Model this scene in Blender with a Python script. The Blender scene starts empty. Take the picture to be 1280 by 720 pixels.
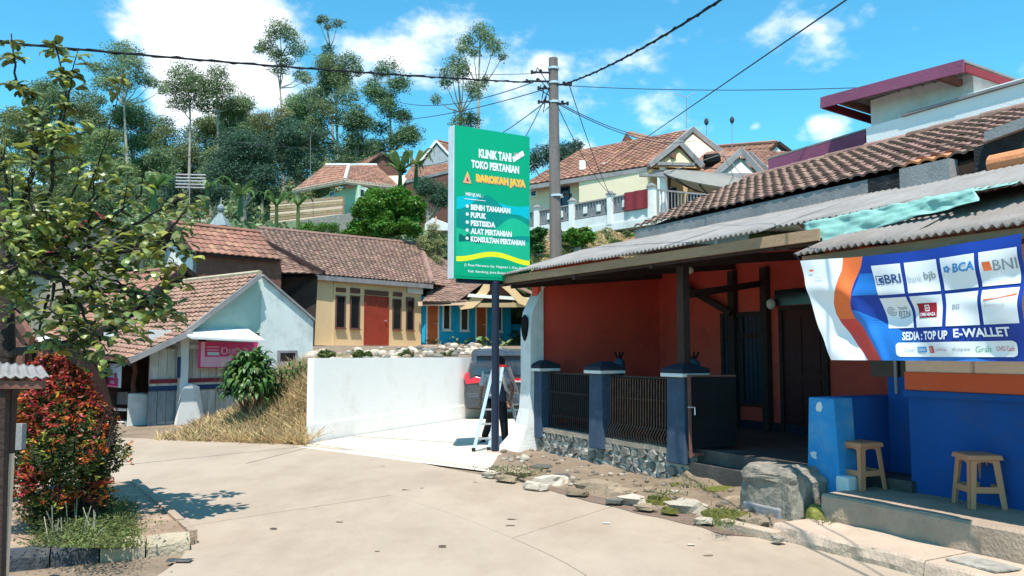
import bpy, bmesh, math, random
import numpy as np
from mathutils import Vector as V, Matrix, noise
random.seed(7)
rng = np.random.default_rng(5)
SC = bpy.context.scene
COL = SC.collection
R = math.radians

# ------------------------------------------------------------------ camera
PITCH = math.atan(0.08)
CAMZ = 1.6
cam = bpy.data.cameras.new('camera')
cam.sensor_width = 36.0
cam.lens = 36.0 * 1000 / 1280
cam.clip_start = 0.05
cam.clip_end = 3000
camo = bpy.data.objects.new('camera', cam)
COL.objects.link(camo)
camo.location = (0, 0, CAMZ)
camo.rotation_euler = (math.pi / 2 + PITCH, 0, 0)
SC.camera = camo
SC.render.resolution_x, SC.render.resolution_y = 1024, 576

def ray(px, py):
    x = (px - 640) / 1000.0
    y = (360 - py) / 1000.0
    c, s = math.cos(PITCH), math.sin(PITCH)
    return V((x, c - y * s, s + y * c))
def at(px, py, Y):                       # point seen at that pixel, Y metres down the street
    d = ray(px, py)
    return V((0, 0, CAMZ)) + d * (Y / d.y)
def gnd(px, py, z=0.0):
    d = ray(px, py)
    return V((0, 0, CAMZ)) + d * ((z - CAMZ) / d.z)

# ------------------------------------------------------------------ light
SUN_EL, SUN_TO = R(66), V((0.0, -1.0, 0)).normalized()      # horizontal direction towards the sun
world = bpy.data.worlds.new('World')
SC.world = world
world.use_nodes = True
nt = world.node_tree
nt.nodes.clear()
def N(t, **k):
    n = nt.nodes.new(t)
    for a, b in k.items():
        setattr(n, a, b)
    return n
def L(a, b): nt.links.new(a, b)
out = N('ShaderNodeOutputWorld'); bg = N('ShaderNodeBackground')
sky = N('ShaderNodeTexSky', sky_type='NISHITA')
sky.sun_disc = False
sky.sun_elevation = SUN_EL
sky.sun_rotation = math.atan2(SUN_TO.x, SUN_TO.y)
sky.air_density = 1.0; sky.dust_density = 0.3; sky.ozone_density = 1.0; sky.altitude = 900
grade = N('ShaderNodeMix', data_type='RGBA', blend_type='MULTIPLY')
grade.inputs[0].default_value = 1.0
grade.inputs[7].default_value = (0.56, 1.55, 1.58, 1)
L(sky.outputs[0], grade.inputs[6])
tc = N('ShaderNodeTexCoord')
nz = N('ShaderNodeTexNoise'); nz.inputs['Scale'].default_value = 7.0; nz.inputs['Detail'].default_value = 9; nz.inputs['Roughness'].default_value = 0.58
mp = N('ShaderNodeMapping'); mp.inputs['Scale'].default_value = (1, 1, 1.7)
L(tc.outputs['Generated'], mp.inputs['Vector']); L(mp.outputs[0], nz.inputs['Vector'])
# wide sparse clouds everywhere, thicker cumulus where the photo shows them
nz2 = N('ShaderNodeTexNoise'); nz2.inputs['Scale'].default_value = 1.7; nz2.inputs['Detail'].default_value = 2
L(mp.outputs[0], nz2.inputs['Vector'])
def math_(op, a, b=None, clamp=False):
    n = N('ShaderNodeMath', operation=op); n.use_clamp = clamp
    for i, v in enumerate((a, b)):
        if v is None: continue
        if hasattr(v, 'links'): L(v, n.inputs[i])
        else: n.inputs[i].default_value = v
    return n.outputs[0]
acc = math_('MULTIPLY', math_('SUBTRACT', nz2.outputs[0], 0.74), 1.3)
def lobe(px, py, rad, amp):
    global acc
    d = ray(px, py).normalized()
    vm = N('ShaderNodeVectorMath', operation='DISTANCE')
    L(tc.outputs['Generated'], vm.inputs[0]); vm.inputs[1].default_value = d
    q = math_('DIVIDE', vm.outputs['Value'], rad)
    e = math_('EXPONENT', math_('MULTIPLY', math_('MULTIPLY', q, q), -1.0))
    acc = math_('MAXIMUM', acc, math_('SUBTRACT', math_('MULTIPLY', e, amp + 0.25), 0.25))
for a in [(205, 48, .058, .32), (290, 30, .07, .38), (325, 95, .062, .34), (240, 115, .07, .30), (160, 45, .034, .24), (372, 45, .04, .06), (70, 165, .06, .02), (40, 250, .1, .05), (150, 200, .12, .05),
          (740, 135, .07, .12), (820, 140, .05, .08), (733, 188, .028, .36), (690, 85, .035, .12), (640, 130, .045, .1), (1035, 165, .033, .34), (1000, 172, .02, .22),
          (945, 157, .013, .24), (1275, 35, .035, .12)]:
    lobe(*a)
cl = math_('ADD', math_('MULTIPLY', math_('SUBTRACT', nz.outputs[0], 0.5), 2.1), acc)
ramp = N('ShaderNodeMapRange'); ramp.interpolation_type = 'SMOOTHSTEP'
ramp.inputs['From Min'].default_value = 0.0; ramp.inputs['From Max'].default_value = 0.46
L(cl, ramp.inputs['Value'])
mixc = N('ShaderNodeMix', data_type='RGBA'); mixc.inputs[7].default_value = (8.3, 8.6, 9.1, 1)
L(ramp.outputs[0], mixc.inputs[0]); L(grade.outputs[2], mixc.inputs[6]); L(mixc.outputs[2], bg.inputs[0])
bg.inputs[1].default_value = 0.1
L(bg.outputs[0], out.inputs[0])

sl = bpy.data.lights.new('sun', 'SUN'); sl.energy = 4.6; sl.angle = R(0.5); sl.color = (1.0, 0.95, 0.87)
so = bpy.data.objects.new('sun', sl); COL.objects.link(so)
sdir = V((SUN_TO.x * math.cos(SUN_EL), SUN_TO.y * math.cos(SUN_EL), math.sin(SUN_EL)))
so.rotation_euler = sdir.to_track_quat('Z', 'Y').to_euler(); so.location = sdir * 60
SC.view_settings.view_transform = 'Standard'; SC.view_settings.look = 'None'
SC.view_settings.exposure = 0.7; SC.view_settings.gamma = 1

# ------------------------------------------------------------------ materials
def lin(r, g, b):
    f = lambda c: (c / 255) / 12.92 if c / 255 < .04045 else ((c / 255 + .055) / 1.055) ** 2.4
    return (f(r), f(g), f(b))
def mat(name, col, rough=.85, var=.15, scale=3.0, bump=.15, bscale=40, dirt=None, damt=.5, dscale=1.5, island=0, obj=0, metal=0, spec=.3, trans=0, alpha=None, coord='Object', stretch=(1, 1, 1), hue=0, spots=None):
    m = bpy.data.materials.new(name); m.use_nodes = True
    t = m.node_tree; b = t.nodes['Principled BSDF']
    def n(k, **kw):
        x = t.nodes.new(k)
        for a, c in kw.items(): setattr(x, a, c)
        return x
    l = t.links.new
    b.inputs['Roughness'].default_value = rough; b.inputs['Metallic'].default_value = metal
    b.inputs['Specular IOR Level'].default_value = spec
    co = n('ShaderNodeTexCoord'); mpn = n('ShaderNodeMapping'); mpn.inputs['Scale'].default_value = stretch
    l(co.outputs[coord], mpn.inputs[0]); vec = mpn.outputs[0]
    no = n('ShaderNodeTexNoise'); no.inputs['Scale'].default_value = scale; no.inputs['Detail'].default_value = 6; no.inputs['Roughness'].default_value = .65
    l(vec, no.inputs['Vector'])
    cr = n('ShaderNodeValToRGB')
    cr.color_ramp.elements[0].position = .3; cr.color_ramp.elements[1].position = .72
    cr.color_ramp.elements[0].color = tuple(c * (1 - var) for c in col) + (1,)
    cr.color_ramp.elements[1].color = tuple(min(1, c * (1 + var)) for c in col) + (1,)
    l(no.outputs[0], cr.inputs[0]); c = cr.outputs[0]
    if dirt:
        dn = n('ShaderNodeTexNoise'); dn.inputs['Scale'].default_value = dscale; dn.inputs['Detail'].default_value = 8; dn.inputs['Roughness'].default_value = .7
        l(vec, dn.inputs['Vector'])
        mr = n('ShaderNodeMapRange'); mr.inputs['From Min'].default_value = .62 - .3 * damt; mr.inputs['From Max'].default_value = .82 - .2 * damt
        l(dn.outputs[0], mr.inputs['Value'])
        mx = n('ShaderNodeMix', data_type='RGBA'); mx.inputs[7].default_value = tuple(dirt) + (1,)
        mm = n('ShaderNodeMath', operation='MULTIPLY'); mm.inputs[1].default_value = min(1, .45 + damt * .5)
        l(mr.outputs[0], mm.inputs[0]); l(mm.outputs[0], mx.inputs[0]); l(c, mx.inputs[6]); c = mx.outputs[2]
    for amt, src in ((island, 'i'), (obj, 'o')):
        if not amt: continue
        g = n('ShaderNodeNewGeometry') if src == 'i' else n('ShaderNodeObjectInfo')
        rv = g.outputs['Random Per Island'] if src == 'i' else g.outputs['Random']
        hs = n('ShaderNodeHueSaturation')
        a = n('ShaderNodeMapRange'); a.inputs['To Min'].default_value = 1 - amt; a.inputs['To Max'].default_value = 1 + amt
        l(rv, a.inputs['Value']); l(a.outputs[0], hs.inputs['Value'])
        if hue:
            h = n('ShaderNodeMapRange'); h.inputs['To Min'].default_value = .5 - hue; h.inputs['To Max'].default_value = .5 + hue
            wn = n('ShaderNodeTexWhiteNoise', noise_dimensions='1D'); l(rv, wn.inputs['W'])
            l(wn.outputs[0], h.inputs['Value']); l(h.outputs[0], hs.inputs['Hue'])
        l(c, hs.inputs['Color']); c = hs.outputs[0]
    l(c, b.inputs['Base Color'])
    if bump:
        bn = n('ShaderNodeTexNoise'); bn.inputs['Scale'].default_value = bscale; bn.inputs['Detail'].default_value = 5
        l(vec, bn.inputs['Vector'])
        bp = n('ShaderNodeBump'); bp.inputs['Strength'].default_value = min(1, bump * 2); bp.inputs['Distance'].default_value = .02
        l(bn.outputs[0], bp.inputs['Height']); l(bp.outputs[0], b.inputs['Normal'])
    if trans:
        tr = n('ShaderNodeBsdfTranslucent'); l(c, tr.inputs['Color'])
        ms = n('ShaderNodeMixShader'); ms.inputs[0].default_value = trans
        o = t.nodes['Material Output']; l(b.outputs[0], ms.inputs[1]); l(tr.outputs[0], ms.inputs[2]); l(ms.outputs[0], o.inputs[0])
    return m

MT = {}
def dm(k, *a, **kw): MT[k] = mat(k, *a, **kw)
dm('road', (.375, .30, .228), var=.10, scale=.8, bump=.16, bscale=60, dirt=(.27, .20, .145), damt=.6, dscale=.7, stretch=(1, .55, 1), rough=.9)
dm('road_dark', (.17, .12, .09), var=.2, scale=2, bump=.3, dirt=(.2, .14, .1), rough=.95)
dm('driveway', (.60, .53, .43), var=.06, scale=1.2, bump=.1, dirt=(.5, .42, .32), damt=.35, dscale=.7)
dm('dirt', (.23, .17, .12), var=.25, scale=2.5, bump=.5, bscale=14, dirt=(.15, .11, .07), damt=.6)
dm('bare_earth', (.33, .23, .16), var=.25, scale=5, bump=.6, bscale=20, dirt=(.14, .09, .06), damt=.5, dscale=3)
dm('hill_soil', (.10, .11, .05), var=.4, scale=.4, bump=.5, bscale=2, dirt=(.07, .1, .03), damt=.7, dscale=.3)
dm('white_wall', (.82, .81, .79), var=.04, scale=1.5, bump=.1, dirt=(.62, .58, .52), damt=.35)
dm('plaster_white', (.68, .69, .68), var=.07, scale=1.5, bump=.1, dirt=(.38, .35, .3), damt=.42, dscale=1.6)
dm('plaster_pale', (.62, .66, .635), var=.08, scale=1.5, bump=.12, dirt=(.3, .32, .3), damt=.38, dscale=1.8)
dm('plaster_mint', (.40, .52, .45), var=.07, scale=1.5, dirt=(.25, .33, .28), damt=.35)
dm('plaster_cream', (.70, .50, .28), var=.05, scale=1, dirt=(.45, .33, .2), damt=.3)
dm('plaster_beige', (.72, .60, .42), var=.05, scale=1, dirt=(.5, .45, .32), damt=.3)
dm('plaster_green', (.45, .58, .42), var=.06, scale=1, dirt=(.4, .42, .3), damt=.3)
dm('house_blue', (.01, .36, .62), var=.08, scale=1.2, dirt=(.02, .26, .38), damt=.3)
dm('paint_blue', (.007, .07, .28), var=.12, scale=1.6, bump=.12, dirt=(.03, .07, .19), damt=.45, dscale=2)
dm('paint_blue_sunlit', (.03, .25, .56), var=.12, scale=2.5, bump=.15, dirt=(.18, .36, .46), damt=.5, dscale=4)
dm('pillar_blue', (.04, .07, .115), var=.15, scale=3, bump=.15, dirt=(.10, .15, .21), damt=.35, dscale=5)
dm('cap_dark', (.018, .024, .04), var=.3, scale=6, bump=.2)
dm('paint_red', (.68, .085, .055), var=.12, scale=1.1, bump=.08, dirt=(.36, .04, .035), damt=.4)
dm('paint_orange', (.60, .10, .035), var=.1, scale=1.5, dirt=(.42, .07, .03), damt=.3)
dm('cream_board', (.72, .50, .37), var=.08, scale=2, dirt=(.4, .3, .2), damt=.35)
dm('tile_near', (.25, .15, .12), var=.28, scale=5, bump=.4, bscale=30, dirt=(.09, .06, .05), damt=.5, dscale=3.5, obj=.3, hue=.015)
dm('tile_orange', (.58, .22, .1), var=.15, scale=5, bump=.2)
dm('tile_left', (.27, .165, .115), var=.25, scale=4, bump=.2, dirt=(.14, .10, .08), damt=.45, dscale=1.5, island=.25, obj=.25, hue=.012)
dm('tile_far', (.245, .15, .115), var=.25, scale=1.2, bump=.1, dirt=(.13, .10, .09), damt=.45, dscale=.9, island=.3, hue=.015)
dm('tile_red', (.28, .14, .095), var=.25, scale=.9, bump=.1, dirt=(.18, .11, .09), damt=.45, dscale=.7, island=.28, hue=.012)
dm('corrugated', (.25, .235, .225), var=.15, scale=2, bump=.2, dirt=(.15, .13, .12), damt=.5, dscale=2.2)
dm('corrugated_rust', (.24, .215, .20), var=.15, scale=2, bump=.2, dirt=(.15, .115, .09), damt=.55, dscale=1.6)
dm('wood_raw', (.40, .26, .16), var=.25, scale=3, bump=.3, stretch=(1, 1, 6), dirt=(.14, .08, .05), damt=.45)
dm('wood_dark', (.045, .026, .022), var=.3, scale=5, bump=.3)
dm('wood_mid', (.16, .07, .05), var=.25, scale=5, bump=.3)
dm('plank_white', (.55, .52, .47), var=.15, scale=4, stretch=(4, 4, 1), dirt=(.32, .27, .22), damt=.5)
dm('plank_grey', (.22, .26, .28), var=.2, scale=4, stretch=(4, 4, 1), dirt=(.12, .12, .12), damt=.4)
dm('maroon', (.22, .03, .04), var=.1)
dm('navy', (.02, .05, .12), var=.1)
dm('purple', (.27, .08, .15), var=.1, scale=2, dirt=(.16, .05, .09), damt=.35)
dm('fascia_grey', (.26, .25, .25), var=.15, scale=3, dirt=(.12, .12, .13), damt=.5, dscale=2)
dm('soot', (.022, .022, .024), var=.5, scale=6, bump=.4, dirt=(.16, .16, .16), damt=.35, dscale=4)
dm('concrete', (.36, .27, .20), var=.18, scale=3, bump=.3, dirt=(.22, .19, .14), damt=.5, dscale=2.5)
dm('concrete_pale', (.46, .35, .27), var=.12, scale=3, bump=.25, dirt=(.36, .29, .2), damt=.45, dscale=2)
dm('concrete_pole', (.27, .225, .205), var=.35, scale=3, bump=.5, stretch=(6, 6, .6), dirt=(.09, .07, .065), damt=.6)
dm('rock_grey', (.25, .22, .18), var=.3, scale=5, bump=.9, bscale=16, dirt=(.07, .06, .045), damt=.5, dscale=4.5)
dm('stone', (.22, .205, .18), var=.3, scale=8, bump=.7, bscale=25, dirt=(.40, .37, .32), damt=.4, dscale=6, obj=.35)
dm('mortar', (.50, .46, .40), var=.2, scale=8, bump=.5, dirt=(.3, .26, .2), damt=.4)
dm('rock_warm', (.38, .29, .20), var=.25, scale=6, bump=.6, bscale=18, dirt=(.2, .15, .09), damt=.45, dscale=4, obj=.25)
dm('rock_pale', (.60, .52, .42), var=.15, scale=6, bump=.5, bscale=18, dirt=(.4, .3, .2), damt=.35, dscale=4, obj=.15)
dm('moss', (.19, .19, .035), var=.4, scale=12, bump=.8, bscale=40, dirt=(.2, .15, .09), damt=.4, dscale=8)
dm('kerb_dark', (.05, .055, .065), var=.3, scale=6, bump=.4, dirt=(.3, .25, .18), damt=.4, dscale=4)
dm('kerb_yellow', (.40, .33, .24), var=.2, scale=6, bump=.4, dirt=(.26, .19, .12), damt=.45, dscale=3)
dm('metal_dark', (.009, .01, .012), spec=.1, rough=.8, var=.3, bump=.05)
dm('metal_grate', (.022, .018, .018), rough=.6, var=.4, bump=.1)
dm('rust', (.17, .08, .05), rough=.8, var=.4, scale=12)
dm('aluminium', (.72, .73, .75), rough=.35, metal=.6, var=.06, bump=0)
dm('pole_navy', (.013, .02, .042), rough=.4, var=.1, bump=.02)
dm('glass_dark', (.012, .014, .018), rough=.12, spec=.6, var=.1, bump=0)
dm('glass_blue', (.03, .055, .08), rough=.1, spec=.7, var=.1, bump=0)
dm('door_maroon', (.075, .016, .014), var=.2, scale=4, rough=.6, stretch=(5, 5, 1))
dm('floor_dark', (.075, .065, .06), var=.25, scale=3, rough=.7, dirt=(.16, .13, .1), damt=.35)
dm('door_red', (.30, .045, .025), var=.15, scale=3, rough=.5)
dm('door_orange', (.44, .11, .035), var=.15, scale=3, rough=.5)
dm('frame_white', (.76, .76, .72), var=.05)
dm('plastic_tan', (.55, .235, .12), rough=.45, var=.06, scale=2, bump=.03, dirt=(.45, .19, .1), damt=.3)
dm('car_paint', (.045, .052, .062), rough=.25, spec=.6, var=.05, bump=0)
dm('car_black', (.012, .012, .013), rough=.5, var=.1, bump=0)
dm('tail_red', (.62, .02, .035), rough=.2, spec=.6, var=.05, bump=0)
dm('rubber', (.015, .015, .015), rough=.9)
dm('skin', (.30, .15, .09), var=.08, bump=0, rough=.6)
dm('hair', (.01, .009, .008), var=.2, bump=.1)
dm('cloth_grey', (.33, .35, .40), var=.1, bump=.2)
dm('cloth_navy', (.03, .04, .07), var=.2, bump=.2)
dm('cloth_black', (.012, .013, .016), var=.2, bump=.2)
dm('leaf_tree', (.14, .19, .055), rough=.38, spec=.5, var=.3, scale=3, bump=0, obj=.45, island=.3, hue=.03, trans=.28)
dm('leaf_young', (.27, .32, .06), rough=.4, spec=.5, var=.3, scale=3, bump=0, obj=.3, island=.3, hue=.03, trans=.35)
dm('leaf_far', (.165, .23, .11), rough=.6, var=.4, scale=.5, bump=0, obj=.22, island=.5, hue=.035, trans=.25)
dm('leaf_far_dark', (.06, .115, .07), rough=.6, var=.4, scale=.6, bump=0, obj=.22, island=.5, hue=.03, trans=.2)
dm('leaf_far_olive', (.21, .245, .10), rough=.6, var=.35, scale=.6, bump=0, obj=.22, island=.45, hue=.04, trans=.25)
dm('leaf_bright', (.085, .20, .025), rough=.45, var=.35, scale=1, bump=0, island=.5, hue=.03, trans=.3)
dm('leaf_green', (.05, .125, .022), rough=.4, spec=.5, var=.3, scale=4, bump=0, island=.4, obj=.3, hue=.03, trans=.25)
dm('leaf_shrub', (.05, .068, .018), rough=.45, var=.4, scale=5, bump=0, island=.6, hue=.05, trans=.25)
dm('leaf_shrub_red', (.36, .045, .028), rough=.4, var=.4, scale=5, bump=0, island=.5, hue=.035, trans=.3)
dm('leaf_shrub_orange', (.50, .14, .03), rough=.4, var=.3, scale=5, bump=0, island=.4, hue=.03, trans=.3)
dm('leaf_shrub_lime', (.27, .26, .04), rough=.45, var=.3, scale=5, bump=0, island=.5, hue=.05, trans=.3)
dm('leaf_banana', (.10, .17, .05), rough=.4, var=.3, scale=2, bump=0, obj=.3, hue=.03, trans=.35)
dm('grass_dry', (.55, .41, .22), var=.3, scale=1.5, bump=0, island=.35, hue=.02, trans=.3, rough=.8)
dm('grass_green', (.13, .16, .05), var=.35, scale=3, bump=0, island=.45, hue=.04, trans=.3, rough=.7)
dm('bark', (.14, .10, .07), var=.3, scale=6, bump=.6, stretch=(3, 3, .8))
dm('bark_pale', (.34, .30, .24), var=.25, scale=2, bump=.3, stretch=(2, 2, .5))
dm('bark_dark', (.04, .03, .026), var=.3, scale=6, bump=.6)
dm('wire', (.012, .013, .016), var=.1, bump=0)
dm('wire_thin', (.05, .055, .07), var=.1, bump=0)
dm('ceramic', (.7, .68, .64), var=.05, bump=0, rough=.3)
dm('tarp_mint', (.24, .44, .39), rough=.5, var=.12, scale=5, bump=.2, bscale=10, dirt=(.12,.30,.27), damt=.4, dscale=4)
dm('mesh_dish', (.22, .21, .185), rough=.6, var=.1)
dm('print_white', (.78, .78, .80), rough=.55, var=.03, bump=0)
dm('print_blue', (.012, .045, .30), rough=.45, var=.12, scale=2, bump=0)
dm('print_reflection_blue', (.02, .17, .55), rough=.45, var=.12, scale=2, bump=0)
dm('print_orange', (.80, .16, .04), rough=.5, var=.06, bump=0)
dm('print_red', (.62, .06, .05), rough=.5, var=.06, bump=0)
dm('print_maroon', (.33, .01, .02), rough=.5, var=.04, bump=0)
dm('print_pink', (.62, .04, .16), rough=.5, var=.08, bump=0)
dm('print_pinkpale', (.72, .36, .44), rough=.5, var=.08, bump=0)
dm('print_navy', (.02, .06, .22), rough=.5, var=.04, bump=0)
dm('print_cyan', (.04, .25, .55), rough=.5, var=.04, bump=0)
dm('print_grey', (.25, .27, .30), rough=.5, var=.04, bump=0)
dm('print_palegrey', (.52, .54, .57), rough=.5, var=.04, bump=0)
dm('print_green', (.12, .40, .22), rough=.5, var=.04, bump=0)
dm('sign_green', (0.0, .33, .165), rough=.35, var=.03, scale=1, bump=0)
dm('sign_teal', (0.0, .23, .19), rough=.35, var=.12, scale=3, bump=0)
dm('sign_cyan', (0.0, .42, .50), rough=.35, var=.05, bump=0)
dm('sign_field', (.01, .40, .22), rough=.35, var=.1, bump=0)
dm('sign_deep', (0.0, .12, .10), rough=.35, var=.1, bump=0)
dm('sign_yellow', (.72, .76, .02), rough=.35, var=.02, bump=0)
dm('sign_gold', (.85, .48, .05), rough=.35, var=.02, bump=0)
dm('sign_orange', (.78, .35, .2), rough=.35, var=.02, bump=0)
dm('sign_edge', (.62, .66, .70), rough=.4, var=.1, bump=0)

# ------------------------------------------------------------------ mesh helpers
def wloc(o):
    p = V((0, 0, 0))
    while o is not None:
        p += o.location; o = o.parent
    return p
def tag(o, label=None, cat=None, group=None, kind=None):
    if label: o['label'] = label
    if cat: o['category'] = cat
    if group: o['group'] = group
    if kind: o['kind'] = kind
    return o
def thing(name, loc, label, cat, group=None):
    o = bpy.data.objects.new(name, None); o.empty_display_size = .1
    COL.objects.link(o); o.location = loc
    return tag(o, label, cat, group)
def link(name, me, parent=None, Mw=None):
    o = bpy.data.objects.new(name, me); COL.objects.link(o)
    if parent is not None: o.parent = parent
    if Mw is not None:
        o.matrix_local = Matrix.Translation(-wloc(parent)) @ Mw if parent is not None else Mw
    return o
class Frame:
    def __init__(s, o, ang):
        s.o = V(o); s.u = V((math.cos(ang), math.sin(ang), 0)); s.w = V((-math.sin(ang), math.cos(ang), 0))
    def __call__(s, a, b, z): return s.o + s.u * a + s.w * b + V((0, 0, z))
ID = lambda x, y, z: V((x, y, z))
class MB:
    def __init__(s): s.v = []; s.f = []; s.m = []; s.mi = 0
    def add(s, vs, fs):
        k = len(s.v); s.v += [tuple(p) for p in vs]
        s.f += [tuple(i + k for i in f) for f in fs]; s.m += [s.mi] * len(fs); return s
    def box(s, a0, a1, b0, b1, c0, c1, F=ID):
        vs = [F(x, y, z) for z in (c0, c1) for (x, y) in ((a0, b0), (a1, b0), (a1, b1), (a0, b1))]
        return s.add(vs, [(3, 2, 1, 0), (4, 5, 6, 7), (0, 1, 5, 4), (1, 2, 6, 5), (2, 3, 7, 6), (3, 0, 4, 7)])
    def taper(s, c, z0, z1, h0, h1, F=ID, d0=None, d1=None):
        d0 = h0 if d0 is None else d0; d1 = h1 if d1 is None else d1
        vs = [F(c[0] + sx * h, c[1] + sy * d, z) for z, h, d in ((z0, h0, d0), (z1, h1, d1)) for sx, sy in ((-1, -1), (1, -1), (1, 1), (-1, 1))]
        return s.add(vs, [(3, 2, 1, 0), (4, 5, 6, 7), (0, 1, 5, 4), (1, 2, 6, 5), (2, 3, 7, 6), (3, 0, 4, 7)])
    def prism(s, pts, off):
        n = len(pts); off = V(off); pts = [V(p) for p in pts]
        fs = [tuple(range(n)), tuple(range(2 * n - 1, n - 1, -1))] + [(i, n + i, n + (i + 1) % n, (i + 1) % n) for i in range(n)]
        return s.add(pts + [p + off for p in pts], fs)
    def poly(s, pts): return s.add(pts, [tuple(range(len(pts)))])
    def beam(s, a, b, w, h):                     # rectangular bar between two points
        a = V(a); b = V(b); d = (b - a).normalized(); up = V((0, 0, 1)) if abs(d.z) < .95 else V((0, 1, 0))
        x = d.cross(up).normalized() * w / 2; y = x.cross(d).normalized() * h / 2
        vs = [p + q for p in (a, b) for q in (-x - y, x - y, x + y, -x + y)]
        return s.add(vs, [(3, 2, 1, 0), (4, 5, 6, 7), (0, 1, 5, 4), (1, 2, 6, 5), (2, 3, 7, 6), (3, 0, 4, 7)])
    def tube(s, pts, r, n=6):
        pts = [V(p) for p in pts]; rs = r if isinstance(r, (list, tuple)) else [r] * len(pts); vs = []; fs = []
        up0 = V((.31, .17, .93)).normalized()
        for i, p in enumerate(pts):
            d = (pts[min(i + 1, len(pts) - 1)] - pts[max(i - 1, 0)]).normalized()
            x = d.cross(up0 if abs(d.dot(up0)) < .95 else V((1, 0, 0))).normalized(); y = d.cross(x)
            vs += [p + (x * math.cos(2 * math.pi * k / n) + y * math.sin(2 * math.pi * k / n)) * rs[i] for k in range(n)]
        for i in range(len(pts) - 1):
            fs += [(i * n + k, i * n + (k + 1) % n, (i + 1) * n + (k + 1) % n, (i + 1) * n + k) for k in range(n)]
        fs += [tuple(range(n - 1, -1, -1)), tuple((len(pts) - 1) * n + k for k in range(n))]
        return s.add(vs, fs)
    def grid(s, fn, nu, nv):
        vs = [fn(i / nu, j / nv) for j in range(nv + 1) for i in range(nu + 1)]
        return s.add(vs, [(j * (nu + 1) + i, j * (nu + 1) + i + 1, (j + 1) * (nu + 1) + i + 1, (j + 1) * (nu + 1) + i) for j in range(nv) for i in range(nu)])
    def ball(s, c, rx, ry, rz, nu=10, nv=6, F=None):
        c = V(c)
        def fn(u, v):
            a = 2 * math.pi * u; b = math.pi * (v - .5)
            p = V((rx * math.cos(a) * math.cos(b), ry * math.sin(a) * math.cos(b), rz * math.sin(b)))
            return c + (F @ p if F else p)
        return s.grid(fn, nu, nv)
    def mesh(s, name, mats, org=V((0, 0, 0)), smooth=False):
        me = bpy.data.meshes.new(name)
        me.from_pydata([(a - org.x, b - org.y, c - org.z) for a, b, c in s.v], [], s.f)
        for m in (mats if isinstance(mats, (list, tuple)) else [mats]): me.materials.append(MT[m])
        if any(s.m): me.polygons.foreach_set('material_index', s.m)
        if smooth: me.polygons.foreach_set('use_smooth', [True] * len(me.polygons))
        me.update(); return me
    def build(s, name, mats, parent=None, smooth=False, bevel=0, solid=0, origin=None, recalc=True, **t):
        org = wloc(parent) if parent is not None else (V(origin) if origin is not None else V((0, 0, 0)))
        me = s.mesh(name, mats, org, smooth)
        if recalc:
            bm = bmesh.new(); bm.from_mesh(me); bmesh.ops.recalc_face_normals(bm, faces=bm.faces); bm.to_mesh(me); bm.free()
        o = bpy.data.objects.new(name, me); COL.objects.link(o)
        if parent is not None: o.parent = parent
        elif origin is not None: o.location = org
        if solid:
            m = o.modifiers.new('thick', 'SOLIDIFY'); m.thickness = solid
        if bevel:
            m = o.modifiers.new('bevel', 'BEVEL'); m.width = bevel; m.segments = 2; m.limit_method = 'ANGLE'
        return tag(o, **t)
def np_mesh(name, verts, k, matname, org=V((0, 0, 0))):        # n separate k-gons
    n = len(verts) // k; me = bpy.data.meshes.new(name)
    me.vertices.add(n * k); me.vertices.foreach_set('co', (verts - np.array(org)).astype(np.float32).ravel())
    me.loops.add(n * k); me.loops.foreach_set('vertex_index', np.arange(n * k, dtype=np.int32))
    me.polygons.add(n); me.polygons.foreach_set('loop_start', np.arange(0, n * k, k, dtype=np.int32))
    try: me.polygons.foreach_set('loop_total', np.full(n, k, dtype=np.int32))
    except Exception: pass
    me.update(calc_edges=True); me.validate(); me.materials.append(MT[matname]); return me
def leaf_quads(c, size, up=.35, asp=.5, droop=None):            # diamond leaves around centres c (n,3)
    n = len(c); d = rng.normal(size=(n, 3)); d[:, 2] *= .6
    if droop is not None: d[:, 2] += droop
    d /= np.linalg.norm(d, axis=1)[:, None]
    q = rng.normal(size=(n, 3)); q[:, 2] += up * 3
    x = np.cross(d, q); x /= np.linalg.norm(x, axis=1)[:, None] + 1e-9
    s = (size * rng.uniform(.6, 1.35, n))[:, None]
    v = np.stack([c - d * s * .5, c + x * s * asp * .5, c + d * s * .5, c - x * s * asp * .5], 1)
    return v.reshape(-1, 3)
def ball_pts(c, r, n, shell=.55, ragged=.25):
    d = rng.normal(size=(n, 3)); d /= np.linalg.norm(d, axis=1)[:, None]
    rad = (shell + (1 - shell) * rng.random(n) ** .6)
    # lumpy silhouette
    ph = rng.uniform(0, 6.28, 3)
    lump = 1 + ragged * (np.sin(d[:, 0] * 5 + ph[0]) * np.sin(d[:, 1] * 5 + ph[1]) + np.sin(d[:, 2] * 7 + ph[2]) * .6)
    return np.array(c) + d * (rad * lump)[:, None] * np.array(r)

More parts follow.
